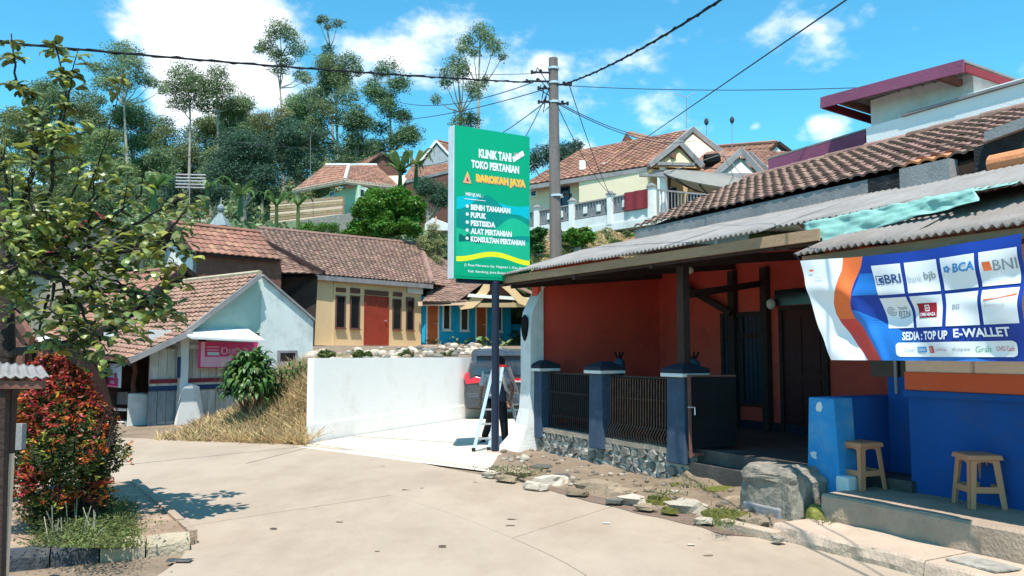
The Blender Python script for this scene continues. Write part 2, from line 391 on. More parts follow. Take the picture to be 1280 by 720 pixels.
def tile_patch(A, B, C, D, tu, tv, name, matn, parent, amp=.03, under=True, kind='stuff', step=.03):
    """pantiles on the patch A-B (eave) D-C (ridge); rows overlap; one joined mesh"""
    A, B, C, D = map(V, (A, B, C, D)); nu = max(1, round((B - A).length / tu)); nv = max(1, round((D - A).length / tv))
    nrm = (B - A).cross(D - A).normalized()
    if nrm.z < 0: nrm = -nrm
    P = lambda u, v: (A * (1 - u) + B * u) * (1 - v) + (D * (1 - u) + C * u) * v
    m = MB(); prof = ((0, 0), (.25, .2), (.5, 1), (.75, .95), (1.04, .05))
    for j in range(nv):
        for i in range(nu):
            jx = random.uniform(-.04, .04); jz = random.uniform(-.006, .008); vs = []
            for k, (v0, lift) in enumerate((((j - .12) / nv, step), ((j + 1) / nv, 0))):
                for (a, h) in prof: vs.append(P((i + a + jx) / nu, v0) + nrm * (h * amp + lift + jz))
            for (a, h) in prof: vs.append(P((i + a + jx) / nu, (j - .12) / nv) + nrm * (h * amp * .6 - .005))
            m.add(vs, [(k, k + 1, k + 6, k + 5) for k in range(4)] + [(10 + k, 11 + k, k + 1, k) for k in range(4)])
    return m.build(name, matn, parent, kind=kind, recalc=False)
def tile_parts(A, U, W, nu, nv, tu, tv, matn, parent, keep=None, amp=.035, limit=300, near=V((0, 0, 1.6)), odd=None):
    """single tiles as parts, the nearest `limit`, the rest one stuff mesh. A corner, U unit along eave, W unit up the slope"""
    nrm = U.cross(W).normalized()
    if nrm.z < 0: nrm = -nrm
    prof = ((0, 0), (.14, .1), (.34, .75), (.55, 1), (.78, .75), (1.03, .05)); m = MB(); vs = []
    for y, lift in ((-.12, .045), (1, .008)):
        for a, h in prof: vs.append(V((a * tu, y * tv, h * amp + lift)))
    for a, h in prof: vs.append(V((a * tu, -.12 * tv, h * amp + .018)))
    n = len(prof)
    m.add(vs, [(k, k + 1, k + n + 1, k + n) for k in range(n - 1)] + [(2 * n + k, 2 * n + k + 1, k + 1, k) for k in range(n - 1)])
    me = m.mesh('roof_tile', matn); cells = []
    me2 = m.mesh('roof_tile_new', odd[1]) if odd else None
    base = Matrix((U, W, nrm)).transposed().to_4x4()
    for j in range(nv):
        for i in range(nu):
            p = A + U * (i * tu) + W * (j * tv)
            if keep and not keep(i, j): continue
            Mw = Matrix.Translation(p + nrm * random.uniform(-.004, .01)) @ base @ Matrix.Rotation(random.uniform(-.03, .03), 4, 'Z') @ Matrix.Rotation(random.uniform(-.02, .02), 4, 'X')
            cells.append(((p - near).length, i, j, Mw))
    cells.sort(key=lambda c: c[0])
    for _, i, j, Mw in cells[:limit]: link('roof_tile', me2 if (odd and odd[0](i, j)) else me, parent, Mw)
    if cells[limit:]:
        m2 = MB()
        for _, i, j, Mw in cells[limit:]: m2.add([Mw @ V(v) for v in m.v], m.f)
        m2.build('roof_tiles', matn, parent, kind='stuff', recalc=False)

# text as flat geometry
def text_geo(s, shear=0, bold=.0):
    c = bpy.data.curves.new('t', 'FONT'); c.body = s; c.size = 1; c.offset = bold; c.shear = shear; c.resolution_u = 2
    o = bpy.data.objects.new('t', c); COL.objects.link(o)
    dg = bpy.context.evaluated_depsgraph_get(); me = bpy.data.meshes.new_from_object(o.evaluated_get(dg))
    v = [(p.co.x, p.co.y) for p in me.vertices]; f = [tuple(p.vertices) for p in me.polygons]
    bpy.data.objects.remove(o); bpy.data.curves.remove(c); bpy.data.meshes.remove(me)
    x0 = min(a for a, b in v); x1 = max(a for a, b in v); y0 = min(b for a, b in v); y1 = max(b for a, b in v)
    return [((a - x0) / (x1 - x0), (b - y0) / (y1 - y0)) for a, b in v], f
def put_text(mb, s, fn, u0, u1, v0, v1, **k):        # fills the rectangle u0..u1, v0..v1 (v up) of the mapping fn
    v, f = text_geo(s, **k)
    mb.add([fn(u0 + a * (u1 - u0), v0 + b * (v1 - v0)) for a, b in v], f)
# ================================================================== SETTING
def ss(a, b, x):
    t = min(1, max(0, (x - a) / (b - a))); return t * t * (3 - 2 * t)
def hgt(X, Y):
    h = 1.7 * ss(24, 37, Y) + 6.6 * ss(38, 49, Y) + 12.0 * ss(50, 98, Y) + 5 * ss(100, 220, Y)
    if X > .2 and 21 < Y < 60:
        r = 5.75 * ss(22.5, 27.5, Y) * ss(.3, 1.6, X)
        h = max(h, r)
    h += .5 * ss(45, 60, Y) * noise.noise(V((X * .08, Y * .08, 0)))
    if abs(X) > 40: h += 2.5 * ss(40, 160, abs(X)) * ss(10, 60, Y)
    return h - .012
def axis(lim0, lim1, fine0, fine1, step):
    a = list(np.arange(fine0, fine1 + 1e-6, step)); d = step; x = fine1
    while x < lim1: d *= 1.28; x += d; a.append(min(x, lim1))
    d = step; x = fine0
    while x > lim0: d *= 1.28; x -= d; a.insert(0, max(x, lim0))
    return a
xs = axis(-900, 900, -14, 12, .55); ys = axis(-60, 1500, -1, 56, .6)
m = MB(); nx = len(xs)
m.v = [(x, y, hgt(x, y)) for y in ys for x in xs]
m.f = [(j * nx + i, j * nx + i + 1, (j + 1) * nx + i + 1, (j + 1) * nx + i) for j in range(len(ys) - 1) for i in range(nx - 1)]
m.m = [1 if (xs[f[0] % nx] > -400 and ys[f[0] // nx] > 21.5) else 0 for f in m.f]
m.build('ground', ['dirt', 'hill_soil'], kind='structure', smooth=True)

RE = [(-14, 17), (-7.4, 15.1), (-3.35, 13.75), (-.62, 10.8), (1.15, 8.55), (2.2, 7.05), (3.35, 4.5), (5.2, -3)]
RM = [(-14, 14.5), (-7.5, 13), (-3.8, 11.6), (-1.35, 9.05), (0, 7.0), (.7, 5.2), (1.1, 2), (1.3, -3)]
RL = [(-14, 11.5), (-8, 10.4), (-4.3, 9.14), (-3.05, 7.4), (-2.6, 6.5), (-2.5, 5.2), (-2.3, 2), (-2, -3)]
def smooth_line(p, k=6):
    o = []
    for i in range(len(p) - 1):
        a, b, c, d = (V(p[max(0, min(len(p) - 1, i + q))] + (0,)) for q in (-1, 0, 1, 2))
        for j in range(k):
            t = j / k
            o.append(.5 * ((2 * b) + (c - a) * t + (2 * a - 5 * b + 4 * c - d) * t * t + (3 * b - a - 3 * c + d) * t ** 3))
    o.append(V(p[-1] + (0,))); return o
K = 6
SE, SM, SL = smooth_line(RE, K), smooth_line(RM, K), smooth_line(RL, K)
m = MB(); pts = SE + SL[::-1]
m.grid(lambda u, v: SL[round(u * (len(SL) - 1))].lerp(SE[round(u * (len(SE) - 1))], v) + V((0, 0, .005)), len(SL) - 1, 2)
road = m.build('road', 'road', kind='structure')
for (A, B) in ((SE, SM), (SM, SL)):
    for i0, i1 in (((0, 2), (2, 4), (4, 7)) if A is SE else ((0, 1), (1, 3), (3, 5), (5, 7))):
        a = A[i0 * K:i1 * K + 1]; b = B[i0 * K:i1 * K + 1]; Kn = (i1 - i0) * K
        c = sum(a + b, V((0, 0, 0))) / len(a + b); m = MB(); g = .004; top = .012 + random.uniform(-.0015, .0015)
        def pt(u, v):
            p = a[round(u * Kn)].lerp(b[round(u * Kn)], g / 3 + v * (1 - 2 * g / 3))
            if u == 0: p = p.lerp(a[1].lerp(b[1], v), .02)
            if u == 1: p = p.lerp(a[Kn - 1].lerp(b[Kn - 1], v), .02)
            return V((p.x, p.y, top))
        m.grid(pt, Kn, 5); k = (Kn + 1) * 6
        rim = [q for q in range(Kn + 1)] + [(j * (Kn + 1) + Kn) for j in range(1, 6)] + [5 * (Kn + 1) + q for q in range(Kn - 1, -1, -1)] + [j * (Kn + 1) for j in range(4, 0, -1)]
        low = [(m.v[q][0], m.v[q][1], -.03) for q in rim]; b0 = len(m.v); m.v += low
        for q in range(len(rim)):
            m.f.append((rim[q], b0 + q, b0 + (q + 1) % len(rim), rim[(q + 1) % len(rim)])); m.m.append(0)
        m.build('concrete_slab', 'road', road)
# ragged asphalt patches / muddy gutter strip on the right edge
m = MB(); top = [gnd(px, py) for px, py in ((640, 592), (690, 606), (780, 626), (860, 643), (940, 664), (985, 677))]
bot = [gnd(px, py) for px, py in ((650, 601), (700, 619), (780, 640), (850, 655), (910, 670), (986, 679))]
def gut(u, v):
    i = min(4, int(u * 5)); t = u * 5 - i
    p = top[i].lerp(top[i + 1], t).lerp(bot[i].lerp(bot[i + 1], t), v * (1 + .3 * noise.noise(V((u * 7, 0, 1)))))
    return V((p.x, p.y, .0165))
m.grid(gut, 40, 4); m.build('gutter', 'road_dark', kind='structure')
# small patches on the carriageway
m = MB()
for i in range(9):
    c = gnd(random.uniform(280, 900), random.uniform(600, 712)); r = random.uniform(.01, .028)
    m.poly([(c.x + r * random.uniform(.5, 1.6) * math.cos(a) * 1.8, c.y + r * random.uniform(.5, 1.3) * math.sin(a), .0175 + i * .0001) for a in np.arange(0, 6.2, .8)])
m.build('road_stain', 'dirt', kind='structure')

# driveway of pale concrete beside the white wall, two pours with an open joint
WA, WB, WC = V((-3.5, 14.2, 0)), V((.25, 21.9, 0)), V((5, 24.2, 0))
dr = MB()
dr.grid(lambda u, v: V((-3.6, 13.6, .006)).lerp(V((.3, 10.3, .006)), u).lerp(WA.lerp(V((1.2, 12.6, .006)), u), v) + V((0, 0, .006 - 0)), 6, 2)
drive = dr.build('driveway', 'driveway', kind='structure')
for q in (((-3.45, 13.95), (-.35, 11.0), (.55, 12.75), (-.25, 13.6), (-3.0, 15.05)), ((-2.96, 15.2), (-.2, 13.72), (.62, 12.87), (5, 12.9), (5, 24), (.25, 21.8))):
    m = MB(); m.prism([V((x, y, .032)) for x, y in q], (0, 0, -.05)); m.build('concrete_slab', 'driveway', drive)

# terrace held by the white wall
TL = [WA, V((-4.6, 18, 0)), V((-9.8, 27, 0)), V((-14, 40, 0))]
TR = [WC, V((6, 28, 0)), V((6, 34, 0)), V((6, 40, 0))]
def terr(u, v):
    a = (WA.lerp(WB, min(1, u / .75)) if u <= .75 else WB.lerp(WC, (u - .75) / .25)) + V((0, .12, 0))
    i = min(2, int(v * 3)); t = v * 3 - i
    l = TL[i].lerp(TL[i + 1], t) + V((0, .12, 0)); r = TR[i].lerp(TR[i + 1], t)
    p = l.lerp(r, u) if v > 0 else a
    if v > 0 and i == 0: p = a.lerp(TL[1].lerp(TR[1], u), t)
    z = 1.40 + .42 * ss(15, 30, p.y)
    if u == 0 and v < .9: z = 1.2
    return V((p.x, p.y, z))
m = MB(); m.grid(terr, 16, 21)
tb = [terr(i / 16, 0) for i in range(17)]; tl = [terr(0, j / 21) for j in range(22)]
for ln in (tb, tl):
    for a, b in zip(ln, ln[1:]): m.poly([a, b, V((b.x, b.y, -.2)), V((a.x, a.y, -.2))])
terrace = m.build('terrace', 'dirt', kind='structure')
sm = []
def rock_mesh(name, matn, sx=1, sy=1, sz=1, seg=8, rough=.22, seed=0, flat=False):
    m = MB()
    def fn(u, v):
        a = 2 * math.pi * (u % 1); b = math.pi * (v - .5)
        d = V((math.cos(a) * math.cos(b), math.sin(a) * math.cos(b), math.sin(b)))
        e = V([math.copysign(abs(q) ** .62, q) for q in d]) if flat else d
        r = 1 + rough * noise.noise(d * 1.7 + V((seed * 3.1, seed, 0)))
        return V((e.x * sx * r, e.y * sy * r, e.z * sz * r))
    m.grid(fn, seg, 5); return m.mesh(name, matn, smooth=not flat)
for k in range(4): sm.append(rock_mesh('stone', ('rock_pale', 'stone', 'rock_warm', 'rock_pale')[k], 1, .8, .6, seed=k))
for i in range(190):
    u = random.random(); Y = random.uniform(.3, 3.5 + 5 * random.random())
    b = WA.lerp(WB, u); p = V((b.x - .1 + Y * -.25, b.y + Y, 0)); z = 1.40 + .42 * ss(15, 30, p.y)
    r = random.uniform(.05, .13) * (1 + .4 * (Y > 3))
    link('stone', random.choice(sm), terrace, Matrix.Translation((p.x, p.y, z + r * .25)) @ Matrix.Rotation(random.uniform(0, 6), 4, 'Z') @ Matrix.Diagonal((r, r, r, 1)))

# dry grass bank
def bank(u, v):
    X = -6.55 + 3.0 * u; Y = 13.95 + .25 * (1 - u) * 3 + 3.9 * v
    h = 1.25 * ss(.0, .75, v) * (.18 + .82 * ss(.15, .7, u)) * (1 - .0 * u)
    h += .07 * noise.noise(V((X * 2, Y * 2, 0))) * ss(0, .3, v)
    return V((X, Y, h - .02))
m = MB(); m.grid(bank, 20, 16)
for i in range(20):
    for e in (0, 1):
        a = bank(i / 20, e); b = bank((i + 1) / 20, e); m.poly([a, b, V((b.x, b.y, -.1)), V((a.x, a.y, -.1))])
for j in range(16):
    a = bank(1, j / 16); b = bank(1, (j + 1) / 16); m.poly([a, b, V((b.x, b.y, -.1)), V((a.x, a.y, -.1))])
m.build('grass_bank', 'dirt', kind='structure', recalc=False)
def blades(name, pts, hts, matn, lean=.5, w=.02, **t):
    n = len(pts); d = rng.normal(size=(n, 3)) * lean; d[:, 2] = 1; d[:, 1] -= .25; d /= np.linalg.norm(d, axis=1)[:, None]
    x = np.cross(d, rng.normal(size=(n, 3))); x /= np.linalg.norm(x, axis=1)[:, None]; h = np.array(hts)[:, None]; p = np.array(pts)
    bend = rng.normal(size=(n, 3)) * .25 * h; bend[:, 2] = -abs(bend[:, 2]) * .6
    v = np.stack([p - x * w, p + x * w, p + d * h + bend + x * w * .3, p + d * h + bend], 1).reshape(-1, 3)
    o = link(name, np_mesh(name, v, 4, matn)); return tag(o, **t)
bp = []; bh = []
for i in range(15000):
    u = random.random() ** .8; v = random.random() ** 1.2
    if random.random() > .35 + .65 * u: continue
    bp.append(bank(u, v)); bh.append(random.uniform(.14, .42) * (.6 + .5 * u))
blades('dry_grass', bp, bh, 'grass_dry', .7, .014, kind='stuff', label='straw coloured dry grass covering the bank left of the white wall', cat='grass')
bp = [bank(random.uniform(.2, 1), random.uniform(0, .9)) for i in range(700)]
blades('green_weed', bp, [random.uniform(.1, .3) for _ in bp], 'grass_green', .6, .02, kind='stuff', label='sparse green weeds growing through the dry grass bank', cat='weeds')

# ---------------------------------------------------------------- planter on the left
m = MB(); pc = [gnd(0, 712), gnd(242, 683), gnd(165, 612), gnd(-60, 618), V((-6.2, 5.6, 0))]
m.prism([V((p.x, p.y, .10)) for p in pc], (0, 0, -.16)); bed = m.build('planting_bed', 'bare_earth', kind='structure')
k0, k1 = gnd(-70, 722), gnd(238, 690)
dK = (k1 - k0); nK = 5; kb = thing('kerb', k0, 'low kerb of alternating black and pale yellow blocks in front of the red leaved shrub', 'kerb')
for i in range(nK):
    a = k0 + dK * (i / nK) + dK.normalized() * .006; b = k0 + dK * ((i + 1) / nK) - dK.normalized() * .006; m = MB(); s = V((-dK.y, dK.x, 0)).normalized() * .16
    def kf(u, v, a=a, b=b, s=s, i=i):
        prof = ((0, -.02), (0, .08), (.15, .125), (.85, .135), (1, .10), (1, -.02)); q = prof[round(v * 5)]
        p = a.lerp(b, u) + s * q[0]; nn = .012 * noise.noise(V((p.x * 6, p.y * 6, q[1] * 20)))
        return V((p.x, p.y + nn, q[1] + nn * (q[1] > 0)))
    m.grid(kf, 12, 5)
    for u in (0, 1): m.poly([kf(u, v / 5) for v in range(6)])
    m.build('kerb_block', 'kerb_dark' if i in (0, 1, 2) else 'kerb_yellow', kb, label=None)
pcn = gnd(242, 683); pbk = gnd(168, 612); m = MB()
for i in range(6):
    a = pcn.lerp(pbk, i / 6 + .01); b = pcn.lerp(pbk, (i + 1) / 6 - .01)
    m.beam(a + V((0, 0, .06)), b + V((0, 0, .06)), .07, .13)
m.build('kerb_edge', 'concrete', kb)
bp = []; bh = []
for i in range(5200):
    px = random.gauss(112, 34); py = random.uniform(628, 686)
    if px < 30 or px > 172: continue
    p = gnd(px, py, .1); bp.append(p); bh.append(random.uniform(.04, .17) * (1.25 - abs(px - 105) / 110))
blades('ground_cover', bp, bh, 'grass_green', 1.0, .007, kind='stuff', label='low grey green weeds under the red leaved shrub beside the kerb', cat='weeds')
lp = np.array([gnd(random.gauss(110, 32), random.uniform(640, 684), .12 + random.random() * .12) for _ in range(5500)])
o = link('creeping_plant', np_mesh('creeping_plant', leaf_quads(lp, .028), 4, 'grass_green')); tag(o, 'small leaved creeping plants carpeting the bed behind the kerb', 'plants', kind='stuff')

# ---------------------------------------------------------------- verge with rough kerb stones, right of the road
FR = Frame((.41, 12.8, 0), math.atan2(-.879, .477))
edge = [gnd(612, 588), gnd(660, 604), gnd(720, 618), gnd(790, 632), gnd(860, 645), gnd(930, 664), gnd(985, 676)]
def verge(u, v):
    i = min(5, int(u * 6)); t = u * 6 - i; a = edge[i].lerp(edge[i + 1], t); s = -.9 + u * 6.9
    b = FR(s, .02 if s < 3.6 else .8, 0)
    p = a.lerp(b, v); n = noise.noise(V((p.x * 2.5, p.y * 2.5, 0)))
    z = .02 + .055 * ss(0, .2, v) - .03 * ss(.3, .9, v) * (u < .62) + (.30 * ss(.58, .72, u) * v ** .7) * ss(.2, 1, v) + .05 * n * ss(0, .2, v) + .02 * noise.noise(V((p.x * 9, p.y * 9, 0))) * ss(0, .2, v)
    return V((p.x, p.y, z))
m = MB(); m.grid(verge, 44, 12)
for i in range(44):
    a = verge(i / 44, 0); b = verge((i + 1) / 44, 0); m.poly([a, b, V((b.x, b.y, -.1)), V((a.x, a.y, -.1))])
vg = m.build('verge', 'dirt', kind='structure', smooth=True)
krock = thing('rough_kerb', edge[1], 'broken line of rough pale stones and mossy concrete lumps edging the road before the red house', 'kerb')
ks = [(690, 597, 34, 12, 'rock_pale'), (645, 588, 30, 9, 'rock_warm'), (748, 606, 44, 13, 'rock_warm'), (790, 620, 24, 10, 'rock_pale'), (822, 621, 22, 10, 'moss'), (858, 629, 36, 13, 'rock_pale'),
      (905, 640, 44, 12, 'moss'), (945, 647, 30, 12, 'rock_warm'), (700, 592, 18, 7, 'stone'), (776, 612, 30, 10, 'rock_warm'), (860, 606, 34, 9, 'moss'), (902, 612, 36, 12, 'moss'), (922, 600, 26, 9, 'rock_warm'),
      (668, 603, 26, 7, 'rock_pale'), (722, 611, 20, 6, 'rock_warm'), (768, 621, 16, 6, 'stone'), (806, 629, 20, 6, 'rock_warm'), (838, 633, 16, 6, 'moss'), (880, 645, 20, 6, 'rock_pale'), (632, 594, 20, 6, 'rock_warm'), (612, 589, 14, 5, 'rock_pale'), (676, 582, 18, 8, 'stone'), (840, 612, 20, 6, 'rock_pale'), (925, 622, 30, 9, 'rock_warm'), (985, 655, 22, 7, 'rock_pale'), (1003, 664, 15, 6, 'rock_pale'), (972, 667, 12, 6, 'rock_pale'), (950, 655, 8, 4, 'stone'), (895, 596, 14, 5, 'stone')]
for i, (px, py, w, h, mt_) in enumerate(ks):
    p = gnd(px, py, .1); s = p.y / 1000
    me = rock_mesh('kerb_stone', mt_, 1, .9, .8, 14, .5, i + 10, flat=True)
    link('kerb_stone', me, krock, Matrix.Translation((p.x, p.y, .06)) @ Matrix.Rotation(-.62 + random.uniform(-.2, .2), 4, 'Z') @ Matrix.Diagonal((w * s * .66, h * s * 1.3, h * s * .78, 1)))
pm = [rock_mesh('pebble', k, 1, .8, .55, 6, .3, j + 40) for j, k in enumerate(('rock_warm', 'stone', 'rock_pale', 'rock_warm'))]
for i in range(230):
    u = random.random(); v = random.random() ** 1.3 * (.95 if u < .62 else .7); p = verge(u, v); r = random.uniform(.012, .045) * (1.6 if random.random() < .12 else 1)
    if u < .12: r *= 1.5
    link('pebble', random.choice(pm), krock, Matrix.Translation(p + V((0, 0, r * .2))) @ Matrix.Rotation(random.uniform(0, 6), 4, 'Z') @ Matrix.Diagonal((r, r, r, 1)))
# long broken kerb bar
for (a, b, w, mtn) in (((905, 662), (975, 680), .13, 'concrete_pale'),):
    m = MB(); A = gnd(*a); B = gnd(*b)
    m.beam(A + V((0, .06, .04)), B + V((0, .06, .045)), .12, .09); m.build('kerb_bar', mtn, krock, bevel=.012)
bp = []; bh = []
for i in range(900):
    cx, cy, r = random.choice([(630, 588, 14), (830, 618, 12), (870, 606, 14), (905, 640, 16), (1035, 650, 10), (800, 560, 1), (660, 590, 10), (905, 655, 10), (860, 600, 12)])
    p = gnd(random.gauss(cx, r), random.gauss(cy, 3), .12); bp.append(p); bh.append(random.uniform(.02, .09))
blades('verge_weed', bp, bh, 'grass_green', .9, .006, kind='stuff', label='tufts of green weeds between the rough stones on the verge', cat='weeds')
# ================================================================== RED AND BLUE HOUSE ON THE RIGHT
def fpx(F, px, b=0):
    k = (px - 640) / 1000.0; ox, oy = F.o.x + F.w.x * b, F.o.y + F.w.y * b
    return (k * oy - ox) / (F.u.x - k * F.u.y)
def fz(F, a, b, py):
    p = F(a, b, 0); k = (440 - py) / 1000.0; return CAMZ + p.y * ray(640, py).z / ray(640, py).y
H = thing('red_house', FR(3.5, 1.5, 0), 'single storey house with deep red porch and blue shop wall on the right', 'house')
def hb(name, mats, *boxes, F=FR, parent=None, bevel=0, **t):
    m = MB()
    for b in boxes: m.box(*b, F=F)
    return m.build(name, mats, parent or H, bevel=bevel, **t)
FZ = .45
hb('porch_floor', 'floor_dark', (-.15, 6.4, .1, 2.6, 0, FZ))
hb('entrance_floor', 'floor_dark', (3.62, 5.45, -.05, .1, 0, .3))
# side wall of the porch, red inside
m = MB(); m.prism([FR(-.28, .06, 0), FR(-.28, 2.6, 0), FR(-.28, 2.6, 3.2), FR(-.28, 1.2, 3.25), FR(-.28, .06, 2.93)], FR.u * .18); m.build('side_wall', 'paint_red', H)
m = MB(); m.prism([FR(-.5, 1.1, 3.27), FR(1.13, 1.1, 3.27), FR(1.13, 2.9, 3.35), FR(-.5, 2.9, 3.35)], (0, 0, .03)); m.build('added_shade_roof', 'corrugated', H)  # unseen roof sheet added to keep the sun off the porch wall
# its pale end pillar flaring out at the foot
m = MB(); prof = [(0, .42), (.1, .36), (.25, .26), (.45, .17), (.7, .12), (1.1, .10), (2.0, .10), (2.25, .06), (2.45, -.04), (2.7, -.2)]
def pier(u, v):
    j = min(len(prof) - 2, int(v * (len(prof) - 1))); t = v * (len(prof) - 1) - j
    z = prof[j][0] * (1 - t) + prof[j + 1][0] * t; f = prof[j][1] * (1 - t) + prof[j + 1][1] * t
    c = ((-.34 - max(0, f - .1) * .9, -.02 - f), (-.02 + max(0, f - .12) * .25, -.02 - f), (-.02, .12), (-.34, .12))[round(u * 4) % 4]
    return FR(c[0], c[1], z)
m.grid(pier, 4, 27); m.build('end_pillar', 'plaster_white', H)
m = MB()
lp_ = [(0, .2), (.08, .14), (.1, 0), (.06, -.14), (0, -.22), (-.06, -.14), (-.1, 0), (-.08, .14)]
m.prism([FR(-.18 + a, -.122, 2.0 + b) for a, b in lp_], FR.w * -.03); m.build('wall_lamp', 'metal_dark', H)
hb('back_wall', 'paint_red', (-.1, 8.5, 2.55, 2.75, 0, 3.24))
hb('skirting', 'cap_dark', (-.1, 5.2, 2.52, 2.548, FZ, FZ + .12))
# beam network under the porch roof
for s in (-.05, 1.75, 3.45, 5.35):
    m = MB(); m.beam(FR(s, -.45, 2.66), FR(s, 2.55, 2.95), .07, .12); m.build('rafter_beam', 'wood_dark', H)
for s, t in ((3.45, 0.05), (1.75, 2.5), (2.42, 2.5)):
    m = MB(); m.box(s - .06, s + .06, t - .05, t + .05, FZ - .05, 2.86, F=FR); m.build('porch_post', 'wood_dark', H)
m = MB(); m.beam(FR(3.4, .1, 2.3), FR(2.3, 2.5, 2.62), .06, .09); m.build('porch_brace', 'wood_dark', H)
m = MB(); m.beam(FR(1.8, 2.4, 2.2), FR(.6, 2.4, 2.75), .06, .09); m.build('porch_brace', 'wood_dark', H)
# double window with curtained panes on the back wall, px 865-945
def opening(name, F, a0, a1, b, z0, z1, pane, frame, parent, fw=.06, mull=(), bars=0, proud=.05, label=None, lrow=()):
    m = MB(); q = b - proud
    for bx in ((a0 - fw, a0, z0 - fw, z1 + fw), (a1, a1 + fw, z0 - fw, z1 + fw), (a0, a1, z1, z1 + fw), (a0, a1, z0 - fw, z0)):
        m.box(bx[0], bx[1], q, b + .02, bx[2], bx[3], F=F)
    for x in mull: m.box(x - fw / 2, x + fw / 2, q + .01, b + .02, z0, z1, F=F)
    for z in lrow: m.box(a0, a1, q + .012, b + .02, z - fw / 2, z + fw / 2, F=F)
    fr = m.build(name, frame, parent, label=label)
    if name == 'window' and F is not FR: m = MB(); m.box(a0 - fw * 1.6, a1 + fw * 1.6, q - .06, q, z0 - fw * 1.7, z0 - fw, F=F); m.build('sill', frame, fr)
    m = MB(); m.box(a0, a1, b - .012, b - .004, z0, z1, F=F); p = m.build('pane' if 'door' not in name else 'door_leaf', pane, fr)
    if bars:
        m = MB()
        for i in range(1, bars): m.tube([F(a0 + (a1 - a0) * i / bars, q + .015, z0), F(a0 + (a1 - a0) * i / bars, q + .015, z1)], .007, 4)
        m.build('window_bars', 'metal_dark', fr)
    return fr
opening('window', FR, 1.52, 2.3, 2.55, .85, 2.15, 'glass_blue', 'wood_dark', H, mull=(1.9,), bars=9, lrow=(1.85,))
opening('door_frame', FR, 2.72, 3.45, 2.55, FZ, 2.2, 'door_maroon', 'wood_dark', H)
hb('door_panel', 'door_maroon', (2.8, 3.05, 2.525, 2.537, .6, 1.2), (3.12, 3.37, 2.525, 2.537, .6, 1.2), (2.8, 3.05, 2.525, 2.537, 1.3, 2.1), (3.12, 3.37, 2.525, 2.537, 1.3, 2.1), kind='stuff')
hb('door_transom', 'glass_dark', (2.6, 3.6, 2.5, 2.549, 2.27, 2.5))
m = MB(); m.ball(FR(2.58, 2.45, 2.3), .07, .07, .08); m.build('porch_lamp', 'ceramic', H)
m = MB(); m.ball(FR(2.6, .9, 2.72), .06, .06, .05); m.build('bulb_holder', 'ceramic', H)
# stone plinth wall
sw = thing('stone_wall', FR(1.7, 0, 0), 'low rubble stone wall with pale mortar carrying the porch fence', 'wall')
hb('mortar', 'mortar', (-.22, 3.6, .0, .24, -.05, .38), parent=sw)
m = MB()
def capf(u, v):
    q = ((-.03, .36), (-.035, .425), (.27, .43), (.27, .36))[round(v * 3)]; s = -.22 + 3.84 * u
    return FR(s, q[0] + .008 * noise.noise(V((s * 4, v, 0))), q[1] + .012 * noise.noise(V((s * 3, v, 2))))
m.grid(capf, 30, 3); m.build('wall_cap', 'concrete_pale', sw)
random.seed(11)
nst = 0
for row in range(3):
    s = -.18 + random.uniform(0, .08)
    while s < 3.55:
        w = random.uniform(.09, .2); hh = random.uniform(.066, .084); zc = -.02 + row * .135 + .05 + random.uniform(-.02, .02)
        if s + w > 3.6: break
        poly = []; n = random.choice((5, 6, 7)); a0 = random.random() * 6
        for k in range(n):
            a = a0 + 2 * math.pi * k / n; rr = random.uniform(.86, 1.1); poly.append((s + w / 2 + w * .54 * rr * math.cos(a), zc + hh * rr * math.sin(a)))
        d = random.uniform(.02, .05); m = MB(); pr = [FR(x, .0085, z) for x, z in poly]
        cx, cz = sum(x for x, _ in poly) / n, sum(z for _, z in poly) / n
        top = [FR(cx + (x - cx) * .8, -d + random.uniform(-.012, .012), cz + (z - cz) * .8) for x, z in poly]
        m.add(pr + top, [tuple(range(n, 2 * n))] + [(k, (k + 1) % n, n + (k + 1) % n, n + k) for k in range(n)])
        m.build('wall_stone', 'stone', sw); s += w * 1.04 + .012; nst += 1
# fence pillars and grates
def pillar(s, label, half=.16, z0=.38, z1=1.3, flare=True):
    t_ = thing('fence_pillar', FR(s, .1, z0), label, 'pillar', 'blue pillars of the porch fence')
    m = MB(); m.taper((s, .08), z0 - .12, z1, half * 1.06, half, F=FR, d0=half * 1.04, d1=half * .95); m.build('shaft', 'pillar_blue', t_, bevel=.015)
    m = MB(); m.box(s - half - .05, s + half + .05, .08 - half - .05, .08 + half + .05, z1, z1 + .045, F=FR); m.build('collar', 'plaster_white', t_, bevel=.006)
    m = MB(); m.taper((s, .08), z1 + .045, z1 + .1, half + .055, half + .05, F=FR); m.taper((s, .08), z1 + .1, z1 + .17, half + .05, half * .35, F=FR); m.build('cap', 'cap_dark', t_, bevel=.01)
pillar(.06, 'blue fence pillar with dark cap touching the pale end of the red porch wall', .14)
pillar(1.72, 'middle blue fence pillar half in sunlight between the two iron grates')
pillar(3.42, 'blue fence pillar with dark cap beside the open iron gate')
pt_ = thing('gate_post', FR(3.64, .42, .42), 'short dark gate post with a pale cap line behind the sheet iron gate', 'pillar')
hb('shaft', 'cap_dark', (3.56, 3.74, .34, .52, .3, 1.27), parent=pt_); hb('collar', 'fascia_grey', (3.53, 3.77, .31, .55, 1.272, 1.30), parent=pt_)
